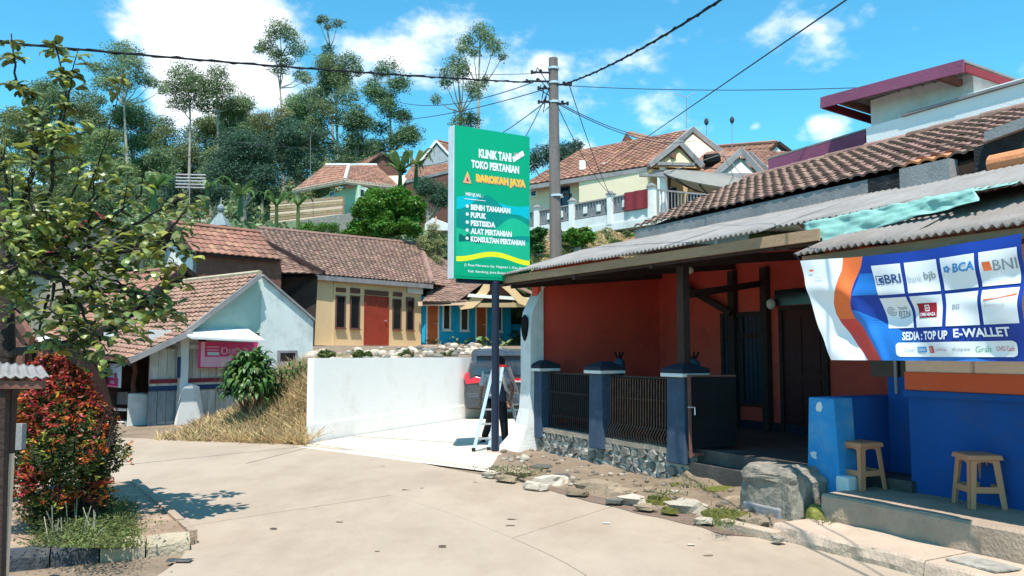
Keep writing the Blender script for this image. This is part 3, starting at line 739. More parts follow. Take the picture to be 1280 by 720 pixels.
def grate(s0, s1, label, wig):
    g = thing('iron_grate', FR((s0 + s1) / 2, .08, .42), label, 'fence', 'iron grates between the pillars'); n = int((s1 - s0) / .055)
    m = MB()
    for z in (.47, .62, .98, 1.27): m.box(s0, s1, .07, .095, z - .012, z + .012, F=FR)
    m.build('rail', 'metal_grate', g)
    for i in range(n + 1):
        s = s0 + (s1 - s0) * i / n; m = MB()
        m.tube([FR(s, .06, .43), FR(s, .06, .6), FR(s, .075, .75), FR(s, .06, 1.25)] if not wig else [FR(s + .03, -.02, .43), FR(s - .02, -.01, .53), FR(s, .05, .64), FR(s, .06, 1.25)], .008, 4)
        m.build('bar', 'rust' if wig else 'metal_grate', g)
    m = MB(); m.box(s0, s1, .105, .112, .64, 1.26, F=FR); m.build('sheet_panel', 'metal_dark', g)
grate(.24, 1.54, 'dark iron grate panel left of the middle blue pillar', False)
grate(1.9, 3.24, 'iron grate with rusty bent bar ends right of the middle blue pillar', True)
# open gate
g = thing('iron_gate', FR(3.7, 0, .4), 'black sheet iron gate leaf standing open beside the porch entrance', 'gate')
ga, gb = FR(3.66, -.06, 0), FR(3.93, .42, 0)
def GP(a, z, o=0): 
    p = ga.lerp(gb, a); nn = V(((gb - ga).y, -(gb - ga).x, 0)).normalized(); return p + nn * o + V((0, 0, z))
m = MB(); m.prism([GP(.06, .46), GP(1, .5), GP(1, 1.31), GP(.06, 1.31)], (0, 0, 0) if 0 else (GP(0, 0, .01) - GP(0, 0))); m.build('sheet_panel', 'metal_dark', g)
m = MB(); m.beam(GP(0, .36), GP(0, 1.33), .035, .035); m.beam(GP(0, .4), GP(.3, .40), .03, .03); m.beam(GP(0, 1.32), GP(1, 1.32), .02, .02); m.build('gate_frame', 'wood_mid', g)
m = MB(); m.tube([GP(-.05, .95, .03), GP(.1, .95, .03), GP(.1, .86, .03)], .01, 5); m.build('latch', 'aluminium', g)
# two made-up stand-ins behind the fence for what look like motorbike parts
def stub(s, label):
    t_ = thing('porch_stand_in', FR(s, .9, FZ), label, 'shape', 'stand-ins behind the porch fence'); m = MB()
    m.tube([FR(s, .9, FZ), FR(s, .9, FZ + .5), FR(s, .9, FZ + .92)], [.09, .07, .07], 8); m.build('stand', 'metal_dark', t_)
    m = MB(); m.ball(FR(s, .9, FZ + .97), .09, .09, .09); m.build('bowl', 'pillar_blue', t_)
    m = MB()
    for a in (0, 2, 4): m.tube([FR(s, .9, FZ + 1.0), FR(s + .1 * math.cos(a), .9 + .05 * math.sin(a), FZ + 1.15)], .014, 4)
    m.build('stem', 'metal_dark', t_)
stub(.95, 'small blue pot on a dark stand behind the left grate, standing in for a motorbike part')
stub(2.65, 'small pot with dark prongs behind the right grate, standing in for a motorbike part')
# ---- blue shop part
PZ = .35
pl = thing('shop_plinth', FR(7.2, -.3, 0), 'long raised concrete step below the blue wall carrying the two tan stools', 'step')
def rough_slab(name, s0, s1, t0, t1, z0, z1, matn, parent, rough=.012, nseg=26, F=FR, slope=0):
    m = MB()
    def f(u, v):
        q = ((t0, z0), (t0, z0 + (z1 - z0) * .5), (t0 + .01, z1 - .02), (t0 + .03, z1), ((t0 + t1) / 2, z1), (t1, z1))[round(v * 5)]; s = s0 + (s1 - s0) * u
        n1 = noise.noise(V((s * 3.1, q[0] * 3, q[1] * 9))); n2 = noise.noise(V((s * 11, q[0] * 7, q[1] * 15 + 4)))
        return F(s, q[0] + (rough * (n1 * 1.5 + n2)) * (v < .7), q[1] + rough * .5 * n1 * (v > .3) + slope * (s - s0))
    m.grid(f, nseg, 5)
    for u in (0, 1): m.poly([f(u, v / 5) for v in range(6)] + [F(s0 + (s1 - s0) * u, t1, z0)])
    return m.build(name, matn, parent)
rough_slab('step_riser', 6.02, 7.75, -.62, .2, -.02, PZ, 'concrete', pl)
rough_slab('step_riser', 7.755, 9.2, -.62, .2, -.02, PZ + .003, 'concrete', pl)
sl_ = thing('kerb_slab', FR(7.2, -.9, 0), 'broad low concrete slab with crumbling edge between the road and the plinth step', 'step')
rough_slab('slab', 5.95, 7.35, -1.16, -.62, -.03, .13, 'concrete_pale', sl_, .02)
rough_slab('slab', 7.36, 9.2, -1.16, -.62, -.03, .125, 'concrete_pale', sl_, .02)
m = MB(); m.prism([FR(7.42, -1.0, .132), FR(7.78, -1.02, .13), FR(7.82, -.78, .13), FR(7.45, -.76, .132)], (0, 0, .012)); m.build('loose_board', 'stone', sl_)
# big worn stone block left of the blue pier
bk = thing('stone_block', FR(5.35, -.5, 0), 'worn knee high stone and concrete block between verge and bright blue pier', 'block')
m = MB()
def blk(u, v):
    a = 2 * math.pi * (u % 1); b = math.pi * (v - .5); d = V((math.cos(a) * math.cos(b), math.sin(a) * math.cos(b), math.sin(b)))
    e = V([math.copysign(abs(q) ** .38, q) for q in d]); n1 = noise.noise(d * 2.3 + V((4, 1, 0))); n2 = noise.noise(e * 6)
    er = .22 * ss(-.1, .3, e.z) * ss(.75, .2, e.z) * ss(0, .5, noise.noise(V((e.x * 2, e.z * 3, 3))) + .3) * (e.y < 0)
    return FR(5.46 + .37 * e.x * (1 + .08 * n1) + .02 * n2, -.48 + .27 * e.y * (1 - er * 1.3 + .1 * n2), .225 + .30 * e.z + .035 * n1 + .02 * n2)
m.grid(blk, 48, 26); m.build('block_body', 'rock_grey', bk)
m = MB(); m.box(5.22, 5.68, -.775, -.735, .0, .17, F=FR); m.build('render_patch', 'fascia_grey', bk, bevel=.015)
m = MB(); m.ball(FR(5.95, -.6, .12), .1, .12, .13); m.build('moss_lump', 'moss', bk)
# low dividing wall; its end has sunlight put into a brighter blue
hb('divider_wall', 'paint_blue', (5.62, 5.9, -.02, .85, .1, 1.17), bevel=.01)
m = MB(); m.taper((5.76, -.15), .12, 1.17, .2, .145, F=FR, d0=.13, d1=.13); m.build('divider_end', 'paint_blue_sunlit', H, bevel=.012)
for cs, cz, w_, h_ in ((5.74, 1.08, .045, .06), (5.66, .63, .05, .045)):
    m = MB(); yy = -.222 - .11 * 0 - (1.17 - cz) * 0
    m.prism([FR(cs + w_ * random.uniform(.5, 1.1) * math.cos(a), -.283, cz + h_ * random.uniform(.5, 1.1) * math.sin(a)) for a in np.arange(0, 6.2, .55)], FR.w * .01); m.build('flaked_paint', 'plaster_white', H)
hb('divider_base', 'plaster_white', (5.91, 6.05, -.3, -.05, .1, .47), bevel=.02)
hb('recess_wall', 'paint_blue', (5.9, 6.36, .5, .6, .1, 1.36))
hb('recess_window', 'glass_dark', (5.7, 6.36, .52, .56, 1.36, 2.4))
hb('recess_bar', 'fascia_grey', (5.98, 6.01, .49, .515, 1.2, 1.62))
WT = .16
hb('shop_wall', 'paint_blue', (6.36, 9.5, WT, .36, 0, 1.26))
hb('ledge', 'paint_blue', (6.33, 9.5, WT - .035, WT + .01, 1.2, 1.255))
hb('orange_band', 'paint_orange', (6.34, 9.5, WT - .02, .35, 1.26, 1.42))
for s in (6.35, 6.95, 7.6, 8.25, 8.9):
    hb('shutter_board', 'cream_board', (s, s + .638, WT - .01, WT + .16, 1.422, 2.46))
hb('shop_lintel', 'wood_mid', (6.3, 9.5, WT - .03, WT + .18, 2.462, 2.62))
hb('rear_walls', 'plaster_white', (1.0, 9.5, 4.9, 5.05, 0, 3.4), (9.45, 9.6, .36, 5.0, 0, 3.2))
# ---- roofs
def corr(name, s0, s1, t0, z0, t1, z1, matn, parent, pitch=.075, amp=.016, F=FR, warp=.02, seed=0, ss0=None, ss1=None):
    """one corrugated sheet; ridges run up the slope; top end may span ss0..ss1"""
    m = MB(); n = max(6, int((s1 - s0) / pitch) * 6); ss0 = s0 if ss0 is None else ss0; ss1 = s1 if ss1 is None else ss1
    def f(u, v):
        s = (s0 + (s1 - s0) * u) * (1 - v) + (ss0 + (ss1 - ss0) * u) * v
        w = warp * noise.noise(V((s * .8 + seed, v * 1.5, seed)))
        e = .012 * noise.noise(V((s * 9, seed, 7))) * (v == 0)
        return F(s, t0 + (t1 - t0) * v + e, z0 + (z1 - z0) * v + amp * math.sin(2 * math.pi * s / pitch) + w)
    m.grid(f, n, 5); o = m.build(name, matn, parent, smooth=True, recalc=False)
    md = o.modifiers.new('thick', 'SOLIDIFY'); md.thickness = .006; return o
sh = [(-.55, .95), (.88, 2.4), (2.32, 3.85), (3.78, 5.3), (5.22, 6.7), (6.62, 8.2), (8.12, 9.4)]
for i, (a, b) in enumerate(sh):
    up = .006 * (i % 2)
    corr('roof_sheet', a, b, -.54 if a < 5 else -.3, (2.835 - .012 * i if a < 5 else 2.86) + up, 1.22, 3.36 + up, 'corrugated', H, seed=i)
m = MB(); m.beam(FR(-.5, -.46, 2.755), FR(5.95, -.46, 2.685), .035, .11); m.build('eave_board', 'wood_raw', H)
m = MB(); m.beam(FR(-.5, -.4, 2.69), FR(5.95, -.4, 2.63), .05, .05); m.build('eave_batten', 'wood_dark', H)
# main tiled roof
sT, zT = 1.15, 3.52; rU = FR.u; tS = 2.35; sl_vec = (FR(0, 3.5, 4.5) - FR(0, 1.12, 3.5)); rW = sl_vec.normalized(); sl_len = sl_vec.length
tu, tv = .165, sl_len / 14
sX = fpx(FR, 1224, 1.1) - .05
tile_parts(FR(1.12, 1.12, 3.52), rU, rW, 54, 14, tu, tv, 'tile_near', H, amp=.03, keep=lambda i, j: 1.12 + i * tu < sX + j * .25,
           near=V((2.5, 4, 3)), odd=(lambda i, j: (j == 0 and i in (28, 29, 30)) or (j == 13 and i in (28, 31, 36)) or (j == 10 and i == 34), 'tile_orange'))
m = MB(); m.prism([FR(1.14, 1.16, 3.47), FR(6.35, 1.16, 3.47), FR(9.5, 3.5, 4.46), FR(1.14, 3.5, 4.46)], (0, 0, -.03)); m.build('roof_deck', 'wood_dark', H)
m = MB(); m.prism([FR(1.14, 5.2, 3.6), FR(9.5, 5.2, 3.6), FR(9.5, 3.52, 4.47), FR(1.14, 3.52, 4.47)], (0, 0, -.03)); m.build('rear_slope', 'tile_near', H)
me = None
mr = MB()
mr.grid(lambda u, v: V(((u) * .36, math.cos(math.pi * v) * .09, math.sin(math.pi * v) * .075 + .01 * (1 - u))), 1, 6)
me = mr.mesh('ridge_tile', 'tile_near')
for i in range(20):
    b = Matrix((rU, -FR.w, V((0, 0, 1)))).transposed().to_4x4()
    link('ridge_tile', me, H, Matrix.Translation(FR(1.1 + i * .34, 3.5, 4.53 + random.uniform(-.006, .01))) @ b)
hb('fascia', 'fascia_grey', (1.12, 5.3, 1.1, 1.135, 3.26, 3.49))
hb('fascia', 'soot', (5.305, 5.72, 1.1, 1.135, 3.2, 3.49), label='blackened stretch of the eave fascia')
hb('fascia_box', 'fascia_grey', (5.76, 6.3, 1.0, 1.14, 3.24, 3.5))
g0, g1 = fpx(FR, 1227, 1.05), fpx(FR, 1242, 1.0); gz = fz(FR, g1, 1.0, 178)
m = MB(); m.prism([FR(g0, 1.05, 3.2), FR(8.6, 1.05, 3.2), FR(8.6, 1.05, gz + .25), FR(g1, 1.05, gz), FR(g0, 1.05, gz - .01)], FR.w * .25); m.build('gable_block', 'soot', H, label='blackened masonry block at the roof end')
m = MB(); m.prism([FR(g1, .99, gz + .003), FR(8.6, .99, gz + .253), FR(8.6, .99, gz + .36), FR(g1, .99, gz + .1)], FR.w * .33); m.build('gable_cap', 'fascia_grey', H)
m = MB()
m.grid(lambda u, v: FR(fpx(FR, 1248, 1.0) + .75 * u, 1.02 - .1 * math.sin(math.pi * v), fz(FR, 6.7, 1.0, 207) + .1 * math.cos(math.pi * v)), 4, 8); m.build('clay_gutter_tile', 'tile_orange', H, solid=.015, label='orange half round clay tile lying at the roof end')
m = MB()
for i in range(3): m.prism([FR(5.8 + i * .35, 3.32 + i * .1, 4.5 + i * .04), FR(6.1 + i * .35, 3.3 + i * .1, 4.52 + i * .04), FR(6.15 + i * .35, 3.5 + i * .1, 4.6 + i * .04), FR(5.85 + i * .35, 3.5 + i * .1, 4.58 + i * .04)], (0, 0, .025))
m.build('loose_ridge_tile', 'tile_orange', H)
# lower corrugated roof over the shop, with mint tarpaulin above its end
cn = thing('canopy', FR(7, -.3, 2.5), 'sagging lower corrugated canopy over the blue shop front, above the bank banner', 'canopy')
for i, (a, b) in enumerate(((6.02, 7.0), (6.93, 7.9), (7.83, 8.8))):
    corr('canopy_sheet', a, b, -.88, 2.47 + .006 * (i % 2), .35, 2.96 + .006 * (i % 2), 'corrugated_rust', cn, seed=i + 20, ss0=a + .25, ss1=b + .25, pitch=.07, warp=.035)
m = MB(); m.beam(FR(6.05, -.78, 2.415), FR(8.8, -.78, 2.415), .05, .07); m.build('canopy_beam', 'wood_raw', cn)
for s in (6.4, 7.6, 8.7):
    m = MB(); m.beam(FR(s, -.8, 2.44), FR(s, .2, 2.8), .05, .07); m.build('canopy_rafter', 'wood_mid', cn)
tp = thing('tarpaulin', FR(6.5, -.6, 2.75), 'crumpled mint green tarpaulin strip hanging over the roof edge above the canopy', 'tarpaulin')
m = MB()
def tarp(u, v):
    px = 1008 + 218 * u; tt = -.34 - .08 * v; a = fpx(FR, px + 5 * v, tt)
    n1 = noise.noise(V((u * 7, v * 2, 0))); n2 = noise.noise(V((u * 16, v * 5, 2)))
    y0 = 279 - 44 * u; y1 = y0 + 28 - 12 * u
    return FR(a, tt - .035 * n1 - .02 * n2, fz(FR, a, tt, y0 + (y1 - y0) * v) + .015 * n2 * (1 - v) + .015 * n1 * v)
m.grid(tarp, 60, 12); m.build('tarp_sheet', 'tarp_mint', tp, smooth=True, solid=.004)
fa = fpx(FR, 1205, -.3); fzz = fz(FR, fa, -.3, 244)
m = MB(); m.grid(lambda u, v: FR(fa + .45 * u, -.36 + .4 * v, fzz + .12 * v + .02 * noise.noise(V((u * 5, v * 5, 1)))), 10, 6); m.build('tarp_flap', 'tarp_mint', tp, smooth=True, solid=.004)

# ---- white upper room behind the roof
UR = thing('upper_room', FR(3.9, 4.6, 4), 'white upper storey room with a purple edged lean-to roof above the tiled roof', 'building')
hb('lower_wall', 'white_wall', (3.3, 6.8, 3.74, 5.0, 3.9, 4.93), parent=UR)
hb('upper_wall', 'plaster_white', (3.12, 4.72, 4.1, 5.9, 4.0, 5.45), parent=UR)
hb('ledge', 'fascia_grey', (3.9, 6.8, 3.70, 3.8, 4.935, 4.97), parent=UR)
hb('parapet', 'white_wall', (4.75, 6.8, 3.9, 4.05, 4.94, 5.05), parent=UR)
m = MB(); m.prism([FR(2.6, 3.66, 5.56), FR(4.86, 3.66, 5.42), FR(5.1, 6.4, 5.12), FR(2.7, 6.4, 5.3)], (0, 0, .03)); m.build('roof_sheet', 'corrugated', UR)
m = MB()
for i in range(12):
    s = 2.66 + i * .19; m.beam(FR(s, 3.68, 5.54 - i * .0116), FR(s + .03, 6.3, 5.3 - i * .015), .02, .012)
m.build('roof_ribs', 'corrugated', UR)
m = MB(); m.beam(FR(2.58, 3.64, 5.49), FR(4.88, 3.64, 5.35), .03, .17); m.build('front_fascia', 'purple', UR)
m = MB(); m.beam(FR(2.6, 3.66, 5.46), FR(2.72, 6.4, 5.2), .03, .13); m.beam(FR(4.88, 3.66, 5.32), FR(5.1, 6.4, 5.06), .03, .1); m.build('side_fascia', 'maroon', UR)
m = MB(); m.beam(FR(4.5, 3.7, 5.33), FR(4.75, 6.3, 5.08), .07, .09); m.beam(FR(2.9, 3.7, 5.43), FR(3.0, 6.3, 5.2), .05, .08); m.build('rafter', 'wood_mid', UR)
AX = thing('rear_annex', FR(2, 4.6, 3.5), 'low beige annex with dark purple roof edge left of the white upper room', 'building')
hb('wall', 'plaster_beige', (1.9, 2.98, 4.5, 6.5, 3.2, 4.68), parent=AX)
m = MB(); m.beam(FR(1.05, 4.1, 4.86), FR(3.02, 4.1, 4.89), .04, .2); m.build('front_fascia', 'purple', AX)
m = MB(); m.prism([FR(1.03, 4.08, 4.97), FR(3.05, 4.08, 5.0), FR(3.05, 6.6, 5.1), FR(1.03, 6.6, 5.08)], (0, 0, .03)); m.build('roof_sheet', 'corrugated', AX)
m = MB(); m.beam(FR(1.85, 4.15, 4.72), FR(1.95, 5.5, 4.8), .06, .1); m.build('bracket', 'maroon', AX)
m = MB()
for (a, b) in ((4.9, 5.0), (5.05, 5.12)):
    m.tube([FR(4.95 + (a - 4.9), 5.2, 5.1), FR(4.95 + (a - 4.9), 5.2, 5.55)], .015, 5)
m.tube([FR(4.9, 5.2, 5.45), FR(5.15, 5.2, 5.5)], .012, 5)
tag(m.build('roof_antenna', 'rust'), 'small red and white antenna behind the purple edged roof', 'antenna')

# ---- stools
def stool(s, t, ang, label):
    T_ = thing('stool', FR(s, t, PZ), label, 'stool', 'tan plastic stools on the plinth')
    T_.rotation_euler = (0, 0, ang); h = .43; w0, w1 = .15, .118
    def lp(m, name, **k):
        me = m.mesh(name, 'plastic_tan'); bm = bmesh.new(); bm.from_mesh(me); bmesh.ops.recalc_face_normals(bm, faces=bm.faces); bm.to_mesh(me); bm.free()
        o = bpy.data.objects.new(name, me); COL.objects.link(o); o.parent = T_
        md = o.modifiers.new('b', 'BEVEL'); md.width = .006; md.segments = 2; return o
    m = MB(); m.taper((0, 0), h - .045, h - .006, w1 + .022, w1 + .012); m.taper((0, 0), h - .006, h, w1 + .012, w1 - .01); lp(m, 'seat')
    for sx in (-1, 1):
        for sy in (-1, 1):
            m = MB(); b = V((sx * w0, sy * w0, 0)); t_ = V((sx * w1, sy * w1, h - .045)); th = .012
            for dx, dy in ((-sx, 0), (0, -sy)):         # L-shaped leg: two plates meeting at the corner
                wd0, wd1 = .048, .058; e0 = V((dx * wd0, dy * wd0, 0)); e1 = V((dx * wd1, dy * wd1, 0)); q = V((0, -sy * th, 0)) if dx else V((-sx * th, 0, 0))
                m.add([b, b + e0, b + e0 + q, b + q, t_, t_ + e1, t_ + e1 + q, t_ + q], [(3, 2, 1, 0), (4, 5, 6, 7), (0, 1, 5, 4), (1, 2, 6, 5), (2, 3, 7, 6), (3, 0, 4, 7)])
            lp(m, 'leg')
    zr = .15; wr = w0 + (w1 - w0) * zr / (h - .045)
    for a in range(4):
        m = MB(); ca, sa = (1, 0, -1, 0)[a], (0, 1, 0, -1)[a]
        m.add([V((ca * (wr - o) - sa * l, sa * (wr - o) + ca * l, z)) for z in (zr - .026, zr + .026) for l, o in ((-wr + .02, 0), (wr - .02, 0), (wr - .02, .012), (-wr + .02, .012))],
              [(3, 2, 1, 0), (4, 5, 6, 7), (0, 1, 5, 4), (1, 2, 6, 5), (2, 3, 7, 6), (3, 0, 4, 7)])
        lp(m, 'rail')
    # apron arches under the seat
    for a in range(4):
        m = MB(); ca, sa = (1, 0, -1, 0)[a], (0, 1, 0, -1)[a]; w = w1 + .002
        for i in range(6):
            l0 = -w + .04 + (2 * w - .08) * i / 6; l1 = -w + .04 + (2 * w - .08) * (i + 1) / 6
            d0 = .018 + .028 * abs(2 * i / 6 - 1) ** 3; d1 = .018 + .028 * abs(2 * (i + 1) / 6 - 1) ** 3
            m.add([V((ca * (w - o) - sa * l, sa * (w - o) + ca * l, z)) for o in (0, .01) for l, z in ((l0, h - .044), (l1, h - .044), (l1, h - .044 - d1), (l0, h - .044 - d0))],
                  [(0, 1, 2, 3), (7, 6, 5, 4), (0, 4, 5, 1), (1, 5, 6, 2), (2, 6, 7, 3), (3, 7, 4, 0)])
        lp(m, 'apron')
p1 = gnd(1078, 610, PZ); p2 = gnd(1224, 633, PZ)
def st(p): 
    r = p - FR.o; return r.dot(FR.u), r.dot(FR.w)
stool(*st(p1), R(21), 'tan plastic stool nearer the bright blue pier, on the plinth')
stool(*st(p2), R(-2), 'tan plastic stool nearest the viewer, at the right end of the plinth')

# ---- bank banner
BN = thing('banner', FR(6.9, -.9, 2), 'large bank and e-wallet vinyl banner in blue, orange and white tied under the canopy', 'banner')
Bt = -.93
def b_s(px, y): 
    return fpx(FR, px, Bt)
sTL, sTR, sBL, sBR = fpx(FR, 1003, Bt), 8.02, fpx(FR, 1038, Bt), 8.0
zTL, zTR = fz(FR, sTL, Bt, 326), fz(FR, 8.02, Bt, 292); zBL, zBR = fz(FR, sBL, Bt, 450), fz(FR, 8.0, Bt, 452)
def bw(u, v, off=0):
    """u 0..1 left to right, v 0..1 top to bottom"""
    s = (sTL + (sTR - sTL) * u) * (1 - v) + (sBL + (sBR - sBL) * u) * v
    z = (zTL + (zTR - zTL) * u) * (1 - v) + (zBL + (zBR - zBL) * u) * v
    z -= .05 * math.sin(math.pi * u) * (1 - v) * .6
    z -= .035 * math.sin(math.pi * min(1, u * 1.05)) * v * 0
    w = .034 * math.sin(7.5 * u + 2.2 * v + .6) * (.35 + .65 * v) + .016 * math.sin(19 * u - 6 * v) * (.4 + v * .6) + .02 * math.exp(-((v - .28 - .25 * u) / .09) ** 2) - .016 * math.exp(-((v - .8 + .5 * u) / .09) ** 2) + .012 * math.sin(4 * v + 9 * u * v)
    w += .035 * math.exp(-((u - .17 - .14 * v) / .035) ** 2) * (.25 + .75 * v)
    return FR(s, Bt - w - off, z)
NV, NU = 34, 90
def strip(m, ua, ub, n, off=0, va=0, vb=1, nv=NV):
    m.grid(lambda a, b: bw(ua(va + (vb - va) * b) * (1 - a) + ub(va + (vb - va) * b) * a, va + (vb - va) * b, off), n, nv)
w0_ = lambda v: 0.0
def c1(v):      # white / orange limit
    return (.235 - .02 * v) if v < .0 else (.225 + .25 * 0 + (-.085 * math.sin(math.pi * min(1, v / .95) * .62) * (v < .55) if v < .55 else -.085 + (v - .55) * .02) + (.0 if v < .55 else .06 * (v - .55) / .45))
def pl_(pts):
    def f(v):
        for (v0, u0), (v1, u1) in zip(pts, pts[1:]):
            if v <= v1: 
                t = (v - v0) / (v1 - v0); return u0 + (u1 - u0) * t
        return pts[-1][1]
    return f
c1 = pl_([(0, .235), (.12, .22), (.3, .175), (.45, .125), (.55, .115), (.66, .125), (.8, .155), (1, .20)])
c2 = pl_([(0, .335), (.1, .315), (.25, .265), (.4, .24), (.5, .215), (.58, .21), (.7, .235), (.85, .265), (1, .30)])
m = MB(); strip(m, w0_, c1, 16)
m.mi = 1; strip(m, c1, c2, 8, vb=.60, nv=20)
m.mi = 2; strip(m, c1, c2, 8, va=.60, nv=14)
m.mi = 3; strip(m, c2, lambda v: 1.0, 66)
m.build('banner_sheet', ['print_white', 'print_orange', 'print_red', 'print_blue'], BN, smooth=True, recalc=False)
def pr(name, matn, fn):
    m = MB(); fn(m); return m.build(name, matn, BN, recalc=False)
EPS = .005
def area(m, pts, off=EPS):       # small flat print, pts in (u,v)
    m.poly([bw(u, v, off) for u, v in pts])
def quad(m, u0, u1, v0, v1, off=EPS, n=8, nv=10): m.grid(lambda a, b: bw(u0 + (u1 - u0) * a, v0 + (v1 - v0) * b, off), n, nv)
def swoosh_reflection(m):
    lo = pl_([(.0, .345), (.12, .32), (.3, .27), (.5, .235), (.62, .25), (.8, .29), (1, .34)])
    strip(m, pl_([(.17, .30), (.3, .268), (.38, .247)]), pl_([(.17, .366), (.38, .366)]), 14, .003, .17, .38, 10)  # upper band: reflection on the vinyl, put into the colour
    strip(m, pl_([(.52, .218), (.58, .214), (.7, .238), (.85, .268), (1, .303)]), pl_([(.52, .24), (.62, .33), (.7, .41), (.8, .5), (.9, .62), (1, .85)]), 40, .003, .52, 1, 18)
pr('swoosh_and_reflection', 'print_reflection_blue', swoosh_reflection)
cols = [(.368, .505), (.522, .665), (.682, .828), (.845, .985)]; rows = [(.10, .385), (.415, .70)]
def cells(m):
    for i, (a, b) in enumerate(cols):
        for j, (c, d) in enumerate(rows): quad(m, a, b, c - .012 * i * 0, d, .006, 16, 14)
pr('white_panels', 'print_white', cells)
def rbox(m):
    pts = []
    for cx, cy, a0 in ((.945, .965 - .035 - .0, 0), (.945, .855, -90), (.405, .855, 180), (.405, .93, 90)): pass
    quad(m, .415, .945, .835, .965, .006, 50, 6)
    for uc, sg in ((.415, -1), (.945, 1)):
        m.grid(lambda a, b: bw(uc + sg * .018 * a * math.sqrt(max(0, 1 - (2 * b - 1) ** 4)), .835 + .13 * b, .006), 3, 10)
pr('white_label', 'print_white', rbox)
def tx(name, matn, s, u0, u1, v0, v1, off=.0085, **k):     # v0 top, v1 bottom
    m = MB(); put_text(m, s, lambda a, b: bw(a, b, off), u0, u1, v1, v0, **k); return m.build(name, matn, BN, recalc=False)
def at_cell(i, j, a, b, c, d):
    (u0, u1), (v0, v1) = cols[i], rows[j]; return u0 + (u1 - u0) * a, u0 + (u1 - u0) * b, v0 + (v1 - v0) * c, v0 + (v1 - v0) * d
def ring(m, u0, u1, v0, v1, w=.2, off=.0085):
    du, dv = (u1 - u0) * w, (v1 - v0) * w
    for q in ((u0, u1, v0, v0 + dv), (u0, u1, v1 - dv, v1), (u0, u0 + du, v0 + dv, v1 - dv), (u1 - du, u1, v0 + dv, v1 - dv)): quad(m, *q, off, 2, 2)
tx('letters', 'print_navy', 'BRI', *at_cell(0, 0, .38, .95, .34, .64), bold=.015)
def bri(m):
    u0, u1, v0, v1 = at_cell(0, 0, .06, .33, .36, .66); ring(m, u0, u1, v0, v1, .1)
    for k in (.25, .5): 
        a = u0 + (u1 - u0) * k; area(m, [(a, v0 + .04), (a + .012, v0 + .015), (a + .016, v0 + .03), (a + .008, (v0 + v1) / 2), (a + .02, v1 - .02), (a + .012, v1 - .015)], .0085)
pr('bank_mark', 'print_navy', bri)
tx('letters', 'print_palegrey', 'bank', *at_cell(1, 0, .06, .5, .42, .66)); tx('letters', 'print_grey', 'bjb', *at_cell(1, 0, .55, .92, .36, .68), bold=.015)
tx('letters', 'print_cyan', 'BCA', *at_cell(2, 0, .34, .98, .22, .50), bold=.03, shear=.15)
def bca(m):
    u0, u1, v0, v1 = at_cell(2, 0, .08, .26, .24, .5); c = ((u0 + u1) / 2, (v0 + v1) / 2)
    for k in range(5):
        a = 2 * math.pi * k / 5; p = (c[0] + .010 * math.cos(a), c[1] + .02 * math.sin(a)); area(m, [(p[0] + .006 * math.cos(q), p[1] + .014 * math.sin(q)) for q in np.arange(0, 6.2, .9)], .0085)
pr('bank_mark', 'print_cyan', bca)
tx('letters', 'print_grey', 'BNI', *at_cell(3, 0, .36, .96, .28, .58))
def bni(m):
    u0, u1, v0, v1 = at_cell(3, 0, .07, .31, .30, .56)
    for k in range(4):
        a = u0 + (u1 - u0) * k / 4.5; area(m, [(a, v0), (a + .008, v0), (a + .014, v1), (a + .006, v1)], .0085)
pr('bank_mark', 'print_orange', bni)
tx('letters', 'print_grey', 'bank', *at_cell(0, 1, .52, .86, .28, .40)); tx('letters', 'print_grey', 'BTN', *at_cell(0, 1, .44, .92, .44, .62), bold=.01, shear=.2)
def btn(m):
    u0, u1, v0, v1 = at_cell(0, 1, .08, .38, .3, .6); c = ((u0 + u1) / 2, (v0 + v1) / 2)
    for r in (1, .6, .25):
        pts = [(c[0] + (u1 - u0) / 2 * r * math.cos(a), c[1] + (v1 - v0) / 2 * r * math.sin(a)) for a in np.arange(0, 6.29, .45)]
        pin = [(c[0] + (u1 - u0) / 2 * (r - .14) * math.cos(a), c[1] + (v1 - v0) / 2 * (r - .14) * math.sin(a)) for a in np.arange(0, 6.29, .45)]
        for k in range(len(pts) - 1): area(m, [pts[k], pts[k + 1], pin[k + 1], pin[k]], .0085)
    u0, u1, v0, v1 = at_cell(0, 1, .46, .86, .66, .69); area(m, [(u0, v0), (u1, v0 - .015), (u1, v0 - .008), (u0, v1)], .0085)
pr('bank_mark', 'print_grey', btn)
pr('red_plate', 'print_maroon', lambda m: quad(m, *at_cell(1, 1, .16, .82, .24, .70), .0085, 6, 4))
def cmb(m):
    u0, u1, v0, v1 = at_cell(1, 1, .41, .57, .30, .50); ring(m, u0, u1, v0, v1, .16, .0125); area(m, [(u0 + .008, v0 + .015), (u0 + .016, (v0 + v1) / 2), (u0 + .008, v1 - .015)], .0125)
pr('bank_mark', 'print_white', cmb)
tx('letters', 'print_white', 'CIMB NIAGA', *at_cell(1, 1, .2, .78, .54, .65), off=.0125, bold=.02)
tx('letters', 'print_grey', 'BSI', *at_cell(2, 1, .18, .42, .34, .5), shear=.2)
def bsi(m):
    u0, u1, v0, v1 = at_cell(2, 1, .44, .9, .46, .48); quad(m, u0, u1, v0, v1, .0055, 3, 1)
pr('bank_mark', 'print_palegrey', bsi)
tx('letters', 'print_palegrey', 'Danamon', *at_cell(3, 1, .1, .68, .40, .50))
def dnm(m):
    u0, u1, v0, v1 = at_cell(3, 1, .08, .97, .2, .32); m.grid(lambda a, b: bw(u0 + (u1 - u0) * a, v1 - (.028 * a) - (.005 + .022 * abs(a - .45)) * b, .0085), 12, 1)
pr('bank_mark', 'print_orange', dnm)
tx('letters', 'print_white', 'SEDIA : TOP UP', .435, .69, .735, .815, bold=.035, shear=.12)
